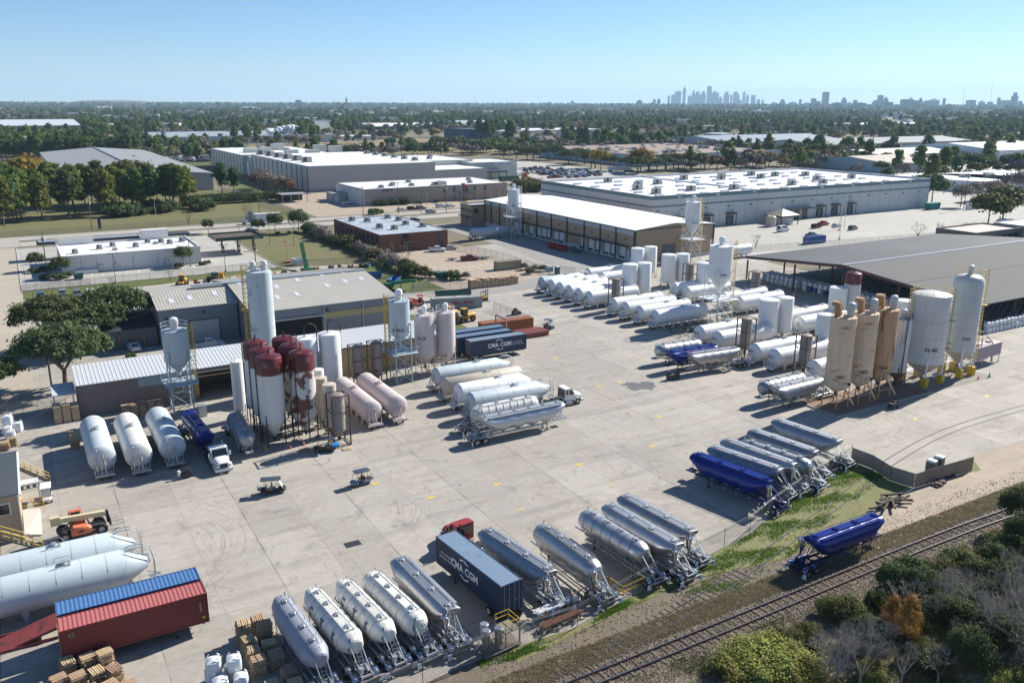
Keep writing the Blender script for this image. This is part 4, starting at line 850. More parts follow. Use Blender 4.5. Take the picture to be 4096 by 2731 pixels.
  b=MB(); b.tube((L-2.9,s*.62,.1),(L-2.9,s*.62,1.2),.07,6); b.bx(L-3.05,L-2.75,s*.62-.14,s*.62+.14,.03,.1); b.build('landing_leg',DARK,P)
  b=MB(); b.bx(-hang-.07,-hang-.04,s*.95-.1,s*.95+.1,.66,.77); b.build('tail_lamp',mat('tail_lamp_red',(.35,.01,.01),.3),P)
 # ---- plumbing, ladder, dust canister
 b=MB(); b.path([(1.2,0,.72),(L-2.2,0,.72)],.09,7); b.path([(-hang+.5,.3,1.5),(-.2,.3,1.5),(.5,.1,1.0),(1.3,0,.72)],.08,6); b.path([(L-1.,-.55,1.3),(L-.25,-.55,2.6),(L-.2,-.55,zt-.1),(L-.6,-.4,zt+.1)],.06,6)
 b.path([(-hang+.3,-.2,1.35),(-1.2,-.25,1.7),(-.5,-.3,1.3)],.07,6); b.box((-1.1,-.1,1.35),(.5,.4,.35)); b.box((-.4,.35,1.3),(.35,.3,.3)); b.lathe([(.001,.25),(.22,.25),(.22,-.25),(.001,-.25)],10,(-1.5,.35,1.45)); b.build('pipework',frame,P)
 b=MB();
 for s in (-1,1): b.tube((-hang+.2,s*1.02,1.02),(1.4,s*1.05,1.0),.1,8)
 b.build('hose_tube',STEEL if m_ is not BLUE else BLUE,P)
 b=MB(); pts=[(-hang+.5,.75,1.2),(-1.0,.8,1.7),(.1,.7,2.8),(.35,.35,3.5)]; b.path(pts,.05,6)
 if m_ in (CREAMW,WHITE): b.build('hose',BLACK,P)
 b=MB()
 if ladd=='rear': ladder(b,(-hang+.25,.1,1.1),(-.05,.1,zt-.1),.42,9); ladder(b,(-.05,.1,zt-.1),(.5,.1,zt+.02),.42,2)
 else: ladder(b,(1.9,-w-.1,.9),(1.9,-w*.86,3.1),.42,8,ax=(1,0,0)); ladder(b,(1.9,-w*.86,3.1),(1.9,-.5,zt+.05),.42,3,ax=(1,0,0))
 b.build('ladder',frame if m_ is not BLUE else BLUE,P)
 if canister:
  b=MB(); c=(-.35,.82,0) ; b.lathe([(.001,3.42),(.36,3.42),(.4,3.38),(.4,3.3),(.34,3.28),(.34,2.35),(.1,1.75),(.1,1.5)],16,c)
  can=b.build('dust_canister',canm,P); b=MB()
  for z in(2.6,2.9,3.15): b.ring((c[0],c[1],z),.35,.02,n=16)
  for i in range(8): b.box((c[0]+.39*math.cos(i*PI/4),c[1]+.39*math.sin(i*PI/4),3.44),(.06,.06,.08))
  b.build('clamp_band',frame if m_ is not BLUE else BLUE,can); b=MB(); b.path([(-.35,.82,3.5),(-.2,.5,3.75),(.4,.4,3.8)],.05,6); b.build('vent_pipe',frame,P)
 b=MB()
 for s in(-1,1):
  for i in range(9):
   x=2+i*(L-4)/8; b.bx(x-.14,x+.14,s*1.12-.006,s*1.12+.006,1.0,1.06,i%2)
 b.build('reflector_strip',[WMARK,mat('reflector_red',(.4,.02,.02),.4)],P)
 return P
def htank(L=13.9,R=1.68,m_=WHITE,front='dome',code=None,legs=True,a_frame=True,wheels=True,loop=True,zb=.75,seams=5,hang=1.4,pl=STEEL,farloop=True,mid=True,nose=1.6):
 "horizontal bulk tank; x=0 near (rear) end cap, +x far end"
 P=proto('storage_tank','storage tank'); zc=zb+R; b=MB()
 pr=[(.001,-.55),(R*.35,-.5),(R*.7,-.34),(R*.93,-.12),(R,.05),(R,L-nose if front=='cone' else L)]
 if front=='cone': pr+=[(R*.3,L+.35),(R*.22,L+.4),(.001,L+.4)]
 else: pr+=[(R*.93,L+.18),(R*.7,L+.4),(R*.35,L+.55),(.001,L+.58)]
 b.lathe(pr[::-1],32,(0,0,zc),'x'); tk=b.build('vessel',m_,P); b=MB()
 for i in range(seams): b.ring(((i+.5)*L/seams,0,zc),R+.004,.012,'x',36)
 b.build('weld_seam',m_,tk)
 b=MB()
 for s in(-1,1):
  b.bx(1.2,L-1.2,s*.75-.03,s*.75+.03,zb+.05,zb+.55)
  if legs:
   for i in range(5):
    x=1.9+i*(L-3.8)/4; b.add([(x-.45,s*.95,zb+.5),(x+.45,s*.95,zb+.5),(x+.15,s*.95,.08),(x-.15,s*.95,.08),(x-.45,s*.8,zb+.5),(x+.45,s*.8,zb+.5),(x+.15,s*.8,.08),(x-.15,s*.8,.08)],[(0,3,2,1),(4,5,6,7),(0,1,5,4),(1,2,6,5),(2,3,7,6),(3,0,4,7)])
    b.bx(x-.3,x+.3,s*.875-.25,s*.875+.25,0.005,.08)
 for i in range(5):
  x=1.9+i*(L-3.8)/4; b.bx(x-.05,x+.05,-.9,.9,zb-.15,zb+.1)
 b.build('support_frame',m_ if m_ in(WHITE,) else pl,P)
 b=MB()
 for s in(-1,1): b.bx(-hang,1.5,s*.5-.07,s*.5+.07,.62,.82); b.tube((-hang+.1,s*.3,.8),(-.45,s*.12,zc+.7),.06,5) if a_frame else None; b.tube((-hang+.1,s*1.0,.75),(-.2,s*1.3,zc-.4),.045,5)
 b.bx(-hang-.1,-hang+.1,-1.2,1.2,.55,.8); b.bx(-hang,-.3,-.9,.9,.82,.86)
 b.bx(-.6,-.5,-.25,.25,1.9,2.5) if a_frame else None
 b.build('end_frame',m_ if m_ in (WHITE,PINKW) else pl,P)
 if loop:
  b=MB(); b.path([(-.9,.75,.8),(-.75,.85,1.8),(-.5,.8,2.7),(-.2,.62,zc+R*.75),(.3,.5,zc+R*.93),(.5,.5,zc+R*.9)],.07,7); b.build('fill_pipe',m_ if m_ in(WHITE,PINKW) else pl,P); b=MB(); b.path([(-.9,-.1,.8),(-.8,-.25,2.0),(-.6,-.4,2.8),(-.3,-.4,3.3)],.06,6); b.build('fill_pipe',m_ if m_ in(WHITE,PINKW) else pl,P)
 if farloop:
  b=MB()
  for s in(-.35,.35): b.path([(L-1.6,s,zc+R*.97),(L-1.1,s,zc+R+.16),(L+.1,s,zc+R+.12),(L+.75,s,zc+R-.3),(L+1.0,s,zc+R*.1),(L+1.0,s,1.0)],.06,6)
  b.bx(L+.5,L+1.6,-.9,.9,.8,.95); b.tube((L+.3,-.5,1.5),(L+1.5,-.5,1.),.07,5); b.tube((L+.3,.5,1.5),(L+1.5,.5,1.),.07,5); b.build('vent_pipe',m_ if m_ in(WHITE,) else pl,P)
 if mid:
  b=MB(); x=L*.55; b.bx(x-.55,x+.55,-.35,.35,zc+R-.04,zc+R+.08); b.lathe([(.001,zc+R+.32),(.28,zc+R+.3),(.3,zc+R)],12,(x,0,0)); b.path([(x-1.,.4,zc+R-.05),(x-.6,.4,zc+R+.6),(x+.6,.4,zc+R+.6),(x+1.,.4,zc+R-.05)],.03,4); b.path([(x-.6,-.4,zc+R-.05),(x-.6,-.4,zc+R+.4),(x+.6,-.4,zc+R+.4),(x+.6,-.4,zc+R-.05)],.03,4); b.build('manhole',pl,P)
 if wheels:
  for s in(-1,1): wheel(P,-.75,s*.55,.3,.22,RUST if m_ is WHITE else STEEL,s)
 if code: text(code,.62,LMARK,P,(-.60,0.35 if a_frame else 0,zc+.15),(PI/2,0,-PI/2),bold=.02)
 return P
def silo(name,H,R,base=2.8,m_=WHITE,cap=None,capm=None,legs=4,legm=None,cone=True,conem=None,rings=0,rail=False,railm=None,vent=0,ventm=None,ladder_=None,cage=YEL,topdome=.35,flatbase=False,code=None,coz=None,foot=None,lr=.09,brace=False,pipe=None,cab=PI*1.25,conez=None,cat='silo',rot=0.,lout=None):
 "vertical silo: legs up to base, cone below base, cylinder base..H, optional coloured cap"
 P=proto(name,cat); legm=legm or m_; b=MB(); mats=[m_]+([capm] if cap else [])
 if cap:
  b.lathe([(R,base),(R,H-cap)],30,mi=0); b.lathe([(R+.01,H-cap),(R+.01,H-.25),(R*.93,H-.02),(R*.6,H+.22),(.001,H+.34)],30,mi=1)
 elif topdome>0: b.lathe([(R,base),(R,H),(R*.99,H+.03),(R*.55,H+topdome*.65),(.001,H+topdome)],30)
 elif topdome<0: b.lathe([(R,base),(R,H-R*.5),(R*.93,H-R*.25),(R*.75,H-R*.07),(R*.45,H+.05),(.001,H+.1)],30)
 body=b.build('vessel',mats,P)
 b=MB()
 if cone:
  cz=conez or max(.9,base-R*1.25); b.lathe([(.16,cz-.35),(.16,cz),(R,base)],30); b.build('hopper_cone',conem or m_,P)
  b=MB(); b.box((0,0,cz-.2),(.5,.4,.35)); b.tube((0,0,cz-.5),(.25,.1,cz-.8),.12,7); b.build('discharge_valve',DARK,P); b=MB()
 b2=MB()
 for i in range(rings): b2=MB(); b2.ring((0,0,base+(H-base)*(i+.5)/rings),R+.02,.045,n=30); b2.build('stiffening_ring',m_,body)
 Lr=lout or R*.98
 if legs:
  for i in range(legs):
   a=rot+PI/4+i*2*PI/legs; x,y=Lr*math.cos(a),Lr*math.sin(a); q=MB(); top=min(base+1.1,H-.3)
   q.tube((x*1.02,y*1.02,0 if not foot else foot[1]),(x*1.02,y*1.02,top),lr,6); lg=q.build('leg',legm,P)
   q=MB(); q.box((x*1.02,y*1.02,(foot[1]/2 if foot else .1)),(foot[0] if foot else .5,foot[0] if foot else .5,foot[1] if foot else .2)); q.build('foot',(YEL if foot else mat('footing_concrete',(.35,.33,.3),.8)),lg)
  q=MB();
  for i in range(legs):
   a=rot+PI/4+i*2*PI/legs; c=rot+PI/4+(i+1)*2*PI/legs; p1=(Lr*math.cos(a),Lr*math.sin(a)); p2=(Lr*math.cos(c),Lr*math.sin(c)); z1=base*.42
   q.tube((*p1,z1),(*p2,z1),.06,5)
   if brace: q.tube((*p1,z1),(*p2,base*.95),.045,4); q.tube((*p2,z1),(*p1,base*.95),.045,4)
  if legs>2 : q.build('leg_brace',legm,P)
 if flatbase: q=MB(); q.lathe([(R+.15,0),(R+.15,.18),(R,.18)],28); q.build('plinth',mat('footing_concrete',(0,0,0)),P)
 zt=H+(topdome if topdome>0 else .1) if not cap else H+.34
 if rail:
  q=MB(); rr=R*.97
  for z in(.55,1.05): q.ring((0,0,H+z),rr,.03,n=24)
  for i in range(10): a=i*PI/5; q.tube((rr*math.cos(a),rr*math.sin(a),H),(rr*math.cos(a),rr*math.sin(a),H+1.05),.028,4)
  q.build('guard_rail',railm or STEEL,P)
 vpos=[(0,0)] if vent==1 else ([(-R*.45,0),(R*.45,0)] if vent==2 else [])
 for vx,vy in vpos:
  q=MB(); q.lathe([(.45,H),(.45,H+.95),(.5,H+1.),(.5,H+1.35),(.42,H+1.6),(.2,H+1.72),(.001,H+1.75)],16,(vx,vy,0)); vv=q.build('dust_vent',ventm or m_,P); q=MB(); q.ring((vx,vy,H+.98),.5,.04,n=16); q.box((vx-.55,vy,H+.6),(.3,.35,.4)); q.build('band',STEEL,vv)
 for a in ((cab if hasattr(cab,'__len__') else (cab,)) if ladder_ else ()):
  cx,cy_=(R+.12)*math.cos(a),(R+.12)*math.sin(a); tx,ty=-math.sin(a),math.cos(a); q=MB(); ladder(q,(cx,cy_,.3),(cx,cy_,H+.9),.45,int(H/.45),ax=(tx,ty,0));
  lo=q.build('ladder',railm or cage,P)
  if ladder_=='cage':
   q=MB(); z=2.6; ox,oy=(R+.5)*math.cos(a),(R+.5)*math.sin(a)
   while z<H+1: q.ring((ox,oy,z),.42,.04,n=9,k=3); z+=.75
   for k in range(5): t=a-1.2+k*.6; q.tube((ox+.4*math.cos(t),oy+.4*math.sin(t),2.6),(ox+.4*math.cos(t),oy+.4*math.sin(t),H+1),.032,4)
   q.build('cage',cage,lo)
   for z in (H*.38,H*.7):
    q=MB(); q.box((ox*1.05,oy*1.05,z),(1.3,1.3,.08),a); q.path([(ox*1.05+.65*u,oy*1.05+.65*v_,z+1) for u,v_ in((-1,-1),(1,-1),(1,1),(-1,1),(-1,-1))],.035,4); [q.tube((ox*1.05+.65*u,oy*1.05+.65*v_,z),(ox*1.05+.65*u,oy*1.05+.65*v_,z+1),.035,4) for u,v_ in((-1,-1),(1,-1),(1,1),(-1,1))]; q.build('platform',cage,lo)
 if pipe:
  for (a,m2,over) in pipe:
   c,s=math.cos(a),math.sin(a); q=MB(); rr=R+.13
   if over=='arch': q.path([(rr*c,rr*s,.6),(rr*c,rr*s,H+1.4),(rr*.75*c,rr*.75*s,H+2.1),(rr*.3*c,rr*.3*s,H+2.4),(-.2*c,-.2*s,H+1.9),(-.3*c,-.3*s,H+.2)],.1,7)
   else: q.path([(rr*c,rr*s,.8),(rr*c,rr*s,H+.5),(rr*.8*c,rr*.8*s,H+.65),(rr*.6*c,rr*.6*s,H+.5),(rr*.6*c,rr*.6*s,H+.1)],.075,6)
   q.build('fill_pipe',m2,P)
 if cap:
  q=MB(); q.tube((0,0,H+.3),(0,0,H+1.0),.07,6); q.box((0,0,H+.65),(.3,.16,.2)); q.box((.12,0,H+.95),(.3,.12,.12)); q.lathe([(.001,H+.42),(.22,H+.42),(.24,H+.2)],10); q.path([(-R*.6,.3,H),(-R*.6,.3,H+.4),(R*.1,.3,H+.55)],.03,4); q.build('relief_valve',mat('dark_red_fitting',(.09,.02,.02),.6),P)
 if code: text(code,coz[1] if coz else .55,LMARK,P,(-(R+.02)*math.cos(.9),-(R+.02)*math.sin(.9),coz[0] if coz else base+.5),(PI/2,0,-(PI/2-.9)),bold=.015)
 return P
def lattice(P,hw,H,m_,n=4,r=.1,z0=0,name='tower'):
 for sx in(-1,1):
  for sy in(-1,1): b=MB(); b.tube((sx*hw,sy*hw,z0),(sx*hw,sy*hw,H),r,6); b.box((sx*hw,sy*hw,.06),(.5,.5,.12)); b.build('leg',m_,P)
 b=MB(); s=hw; C=[(-s,-s),(s,-s),(s,s),(-s,s)]
 for i in range(4):
  p,q=C[i],C[(i+1)%4]
  for k in range(n):
   za=z0+(H-z0)*k/n; zb_=z0+(H-z0)*(k+1)/n; b.tube((*p,zb_),(*q,zb_),r*.6,4); b.tube((*p,za),(*q,zb_),r*.5,4); b.tube((*q,za),(*p,zb_),r*.5,4)
 b.build('bracing',m_,P)
def tower_silo(H,R,zcone,zbase,m_,legm,hw,la=-.5,plat=None,cage=YEL,vent=True,code=None,ventm=None,ladder_=True,stripe=False):
 P=proto('tower_silo','silo'); b=MB(); b.lathe([(R,zbase),(R,H),(R*.5,H+.15),(.001,H+.2)],32); body=b.build('vessel',m_,P); b=MB(); b.ring((0,0,zbase+(H-zbase)*.5),R+.01,.02,n=32); b.ring((0,0,zbase),R+.02,.05,n=32); b.build('weld_seam',m_,body)
 b=MB(); b.lathe([(.2,zcone-.5),(.2,zcone),(R,zbase)],32); b.build('hopper_cone',m_,P); b=MB(); b.box((0,0,zcone-.6),(.7,.6,.5)); b.tube((0,0,zcone-.8),(.3,.1,zcone-1.4),.14,7); b.build('discharge_valve',LGREY,P)
 lattice(P,hw,zbase+1.6,legm,4 if not plat else 4,.11)
 if plat:
  b=MB(); z=plat; w=hw+1.0; b.bx(-w,w,-w,w,z,z+.08)
  for s in(-1,1):
   for zz in(.55,1.1): b.tube((-w,s*w,z+zz),(w,s*w,z+zz),.03,4); b.tube((s*w,-w,z+zz),(s*w,w,z+zz),.03,4)
   for k in range(5): u=-w+2*w*k/4; b.tube((u,s*w,z),(u,s*w,z+1.1),.028,4); b.tube((s*w,u,z),(s*w,u,z+1.1),.028,4)
  b.build('platform',legm,P)
 b=MB(); rr=R+.05
 for z in(.55,1.1): b.ring((0,0,H+z),rr,.035,n=28)
 for i in range(12): a=i*PI/6; b.tube((rr*math.cos(a),rr*math.sin(a),H-.1),(rr*math.cos(a),rr*math.sin(a),H+1.1),.03,4)
 b.build('guard_rail',legm,P)
 if vent:
  b=MB(); b.lathe([(.55,H+.1),(.55,H+1.1),(.66,H+1.15),(.66,H+1.6),(.55,H+1.9),(.25,H+2.05),(.001,H+2.1)],18); v=b.build('dust_vent',ventm or m_,P); b=MB(); b.box((.6,.1,H+.75),(.4,.5,.4)); b.ring((0,0,H+1.12),.66,.04,n=18); b.build('band',STEEL,v)
 if ladder_:
  a=la; c,s=math.cos(a),math.sin(a); b=MB(); ladder(b,((R+.15)*c,(R+.15)*s,.3),((R+.15)*c,(R+.15)*s,H+1),.45,30,ax=(-s,c,0)); lo=b.build('ladder',cage,P); b=MB(); z=2.6; ox=R+.52
  while z<H+1.2: b.ring((ox*c,ox*s,z),.42,.04,n=9,k=3); z+=.7
  for k in range(5): t=a-1.2+k*.6; b.tube((ox*c+.4*math.cos(t),ox*s+.4*math.sin(t),2.6),(ox*c+.4*math.cos(t),ox*s+.4*math.sin(t),H+1.1),.032,4)
  b.build('cage',cage,lo)
 if code: text(code,.7,LMARK,P,(-(R+.02)*math.cos(1.05),-(R+.02)*math.sin(1.05),zbase+.6),(PI/2,0,-(PI/2-1.05)),bold=.02)
 return P
def framed_tank(H=7.6,R=.95,m_=FRB,base=2.2,fm=None,code=None,fw=2.5):
 "slim tank in an open upright frame"
 P=proto('framed_tank','tank'); fm=fm or mat('rusty_dark_frame',(.12,.09,.075),.7,.2,.3,dirt=(.2,.09,.05),dsc=1,dth=.5); b=MB(); b.lathe([(R,base),(R,H-.4),(R*.9,H-.2),(R*.5,H-.05),(.001,H)],24); b.lathe([(.15,.7),(.15,1.0),(R,base)],24); v=b.build('vessel',m_,P)
 b=MB()
 for z in(base+(H-base)*.33,base+(H-base)*.66): b.ring((0,0,z),R+.05,.07,n=24)
 b.build('band',m_,v); h=fw/2
 for sx in(-1,1):
  for sy in(-1,1): b=MB(); b.bx(sx*h-.09,sx*h+.09,sy*h-.09,sy*h+.09,0,H-.1); b.build('post',fm,P)
 for z in(.1,base-.1,base+(H-base)*.5,H-.25):
  b=MB()
  for s in(-1,1): b.bx(-h+.09,h-.09,s*h-.05,s*h+.05,z,z+.14); b.bx(s*h-.05,s*h+.05,-h+.09,h-.09,z+.002,z+.142)
  b.build('cross_beam',fm,P); b=MB(); b.box((0,0,.9),(.4,.4,.4)); b.tube((-.9,0,.5),(.9,0,.5),.07,6); b.build('valve',STEEL,P)
 if code: text(code,.6,LMARK,P,(-(R+.06)*math.cos(1.1),-(R+.06)*math.sin(1.1),base+.5),(PI/2,0,-(PI/2-1.1)),bold=.03)
 return P
def container(L=12.19,W=2.44,H=2.9,m_=RED,z0=0,logo=None,chassis=False,roofm=None,doorm=None):
 "x from 0 (door end) to L"
 P=proto('container','container'); b=MB(); n=int(L/.28); p=L/n
 for s in(-1,1):
  xs=[];
  for i in range(n):
   x=i*p+.08*(i==0)
   xs+=[(i*p,0),(i*p+p*.32,0),(i*p+p*.5,.04),(i*p+p*.82,.04)]
  xs+=[(L,0)]
  vs=[];
  for x,d in xs: y=s*(W/2-.03-d); vs+=[(x,y,z0+.16),(x,y,z0+H-.1)]
  b.add(vs,[((2*i,2*i+2,2*i+3,2*i+1) if s<0 else (2*i+1,2*i+3,2*i+2,2*i)) for i in range(len(xs)-1)])
 for xe,sg in((L,1),):
  vs=[];ys=[]
  for i in range(8): y=-W/2+.08+i*(W-.16)/8; ys+=[(y,0),(y+.09,0),(y+.14,.035),(y+.24,.035)]
  ys+=[(W/2-.08,0)]
  for y,d in ys: vs+=[(L-.03-d,y,z0+.16),(L-.03-d,y,z0+H-.1)]
  b.add(vs,[(2*i,2*i+2,2*i+3,2*i+1) for i in range(len(ys)-1)])
 b.build('side_wall',m_,P)
 b=MB(); vs=[]; k=int(L/.36); xs=[]
 for i in range(k): x=.12+i*(L-.24)/k; xs+=[(x,0),(x+.14,0),(x+.17,-.035),(x+.32,-.035)]
 xs+=[(L-.12,0)]
 for x,d in xs: vs+=[(x,-W/2+.06,z0+H-.02+d),(x,W/2-.06,z0+H-.02+d)]
 b.add(vs,[(2*i,2*i+2,2*i+3,2*i+1) for i in range(len(xs)-1)]); b.build('roof',roofm or m_,P)
 b=MB()
 for s in(-1,1):
  b.bx(0,L,s*(W/2-.05)-.05,s*(W/2-.05)+.05,z0,z0+.16); b.bx(0,L,s*(W/2-.04)-.04,s*(W/2-.04)+.04,z0+H-.1,z0+H)
  for x in(0,L-.12): b.bx(x,x+.12,s*(W/2-.07)-.07,s*(W/2-.07)+.07,z0+.16,z0+H-.1)
 for x in(0,L-.12):
  b.bx(x,x+.12,-W/2+.1,W/2-.1,z0,z0+.15); b.bx(x,x+.12,-W/2+.1,W/2-.1,z0+H-.12,z0+H-.001)
 b.bx(.1,L-.1,-W/2+.1,W/2-.1,z0+.1,z0+.15); b.build('frame',m_,P)
 cb=MB()
 for x in(-.01,L-.17):
  for s in(-1,1):
   for z in(z0-.005,z0+H-.115): cb.bx(x,x+.18,s*(W/2-.08)-.09,s*(W/2-.08)+.09,z,z+.12)
 cb.build('corner_casting',mat('worn_corner_steel',(.22,.13,.06),.6,.3,.2),P)
 for s in(-1,1):
  b=MB(); b.bx(.02,.07,min(s*.01,s*(W/2-.14)),max(s*.01,s*(W/2-.14)),z0+.16,z0+H-.12); d=b.build('door',doorm or m_,P); b=MB()
  for y in(.3,.85): b.tube((0,s*y,z0+.15),(0,s*y,z0+H-.12),.022,5)
  b.box((-.01,s*.42,z0+1.2),(.04,.3,.05)); b.build('lock_rod',STEEL,d)
 if chassis:
  b=MB()
  for s in(-1,1): b.bx(.1,L-.3,s*.45-.07,s*.45+.07,z0-.35,z0-.02)
  for x in(.2,3,6,9,L-.6): b.bx(x,x+.15,-1.1,1.1,z0-.2,z0-.021)
  b.build('chassis',DARK,P)
  for x in(1.0,2.3):
   for s in(-1,1): wheel(P,x,s*.95,.5,.5,WHITE,s)
   b=MB(); b.tube((x,-.9,.5),(x,.9,.5),.07,6); b.build('axle',DARK,P)
  for s in(-1,1):
   b=MB(); b.tube((L-2.9,s*.7,.1),(L-2.9,s*.7,z0-.1),.07,6); b.bx(L-3.05,L-2.75,s*.7-.14,s*.7+.14,.03,.1); b.build('landing_leg',DARK,P); b=MB(); b.bx(.16,.2,s*.95-.28,s*.95+.28,.2,.85); b.build('mudflap',[BLACK],P)
 return P
def day_cab(m_=WHITE,sleeper=False):
 "tractor unit, x=0 rear of frame, front at +7.2"
 P=proto('tractor_unit','truck'); b=MB()
 for s in(-1,1): b.bx(0,6.2,s*.42-.05,s*.42+.05,.75,1.0)
 for x in(.1,1.2,2.6,3.6): b.bx(x,x+.12,-.4,.4,.78,.95)
 b.box((1.4,0,1.08),(1.1,.95,.12)); b.build('frame',DARK,P)
 b=MB(); X0=3.2 if not sleeper else 2.2
 prof=[(X0,1.0),(5.05,.95),(5.15,1.6),(4.85,2.1),(4.45,2.85),(4.2,2.95),(X0,2.95)]
 w=1.12; n=len(prof); vs=[(x,-w,z) for x,z in prof]+[(x,w,z) for x,z in prof]; b.add(vs,[tuple(range(n)),tuple(range(n,2*n))[::-1]]+[(i,n+i,n+(i+1)%n,(i+1)%n) for i in range(n)])
 b.loft([(5.0,1.0,1.95,1.0),(5.6,.92,1.85,.95),(6.3,.85,1.72,.85),(6.62,.75,1.5,.8)],20,e=4); b.build('cab',m_,P)
 b=MB()
 for s in(-1,1):
  pts=[(5.75+.66*math.cos(a),.5+.66*math.sin(a)) for a in [PI*k/8 for k in range(0,9)]]
  for (xa,za),(xb,zb) in zip(pts[:-1],pts[1:]): b.add([(xa,s*.75,za),(xb,s*.75,zb),(xb,s*1.2,zb),(xa,s*1.2,za)],[(0,1,2,3)],0,True)
 b.build('fender',m_,P)
 b=MB(); b.bx(6.5,6.78,-1.15,1.15,.4,.78); b.bx(6.2,6.5,-1.15,-.95,.4,.7); b.bx(6.2,6.5,.95,1.15,.4,.7); b.build('bumper',CHROME if m_ is not WHITE else WHITE,P)
 b=MB(); b.bx(6.63,6.68,-.5,.5,.85,1.45); b.build('grille',DARK,P)
 for s in(-1,1): b=MB(); b.box((6.5,s*.82,1.1),(.25,.28,.3)); b.build('headlight',mat('lamp_glass',(.6,.62,.6),.15),P)
 b=MB(); b.add([(5.16,-1.0,1.72),(5.16,1.0,1.72),(4.53,.95,2.8),(4.53,-.95,2.8)],[(0,1,2,3)]); b.v=[(x+.03,y,z+.02) for x,y,z in b.v]; b.v[0]=(5.14,-1.,1.72);b.v[1]=(5.14,1.,1.72); b.build('windscreen',DGLASS,P)
 for s in(-1,1):
  b=MB(); y=s*(w+.012); b.add([(4.0,y,1.85),(4.85,y,1.85),(4.45,y,2.7),(4.0,y,2.7)],[(0,1,2,3) if s<0 else (3,2,1,0)]); b.add([(X0+.12,y,2.0),(X0+.6,y,2.0),(X0+.6,y,2.65),(X0+.12,y,2.65)],[(0,1,2,3) if s<0 else (3,2,1,0)]); b.build('side_window',DGLASS,P)
  b=MB(); b.box((4.75,s*1.38,2.1),(.1,.2,.55)); b.tube((4.7,s*1.1,2.3),(4.75,s*1.38,2.3),.02,4); b.build('mirror',m_,P)
  b=MB(); b.lathe([(.001,-.6),(.33,-.6),(.33,.6),(.001,.6)],14,(3.9,s*.95,.72),'x'); b.build('fuel_tank',CHROME,P); b=MB(); b.bx(3.3,4.7,s*1.18-.14,s*1.18+.14,.34,.44); b.build('step',CHROME,P)
  wheel(P,5.75,s*.98,.5,.3,CHROME,s)
  for x in(.75,2.05): wheel(P,x,s*.93,.5,.55,CHROME,s)
 b=MB(); b.tube((X0-.15,.8,1),(X0-.15,.8,3.3),.08,7); b.build('exhaust_stack',CHROME if m_ is not RED2 else DARK,P)
 b=MB(); b.bx(X0-.08,X0-.02,-.9,.9,1.5,2.7); b.build('back_panel',DGLASS,P)
 b=MB()
 for k in range(5): b.box((4.35,-.7+.35*k,2.99),(.12,.08,.06))
 b.build('roof_marker',mat('amber_lens',(.6,.25,.03),.3),P)
 b=MB();
 for k in range(3): pts=[(X0-.2,-.3+.3*k,2.3),(X0-.7,-.3+.3*k,1.5),(X0-1.2,-.2+.2*k,1.3)]; b.path(pts,.025,4)
 b.build('air_line',mat('air_line_red',(.3,.03,.03),.5),P)
 return P
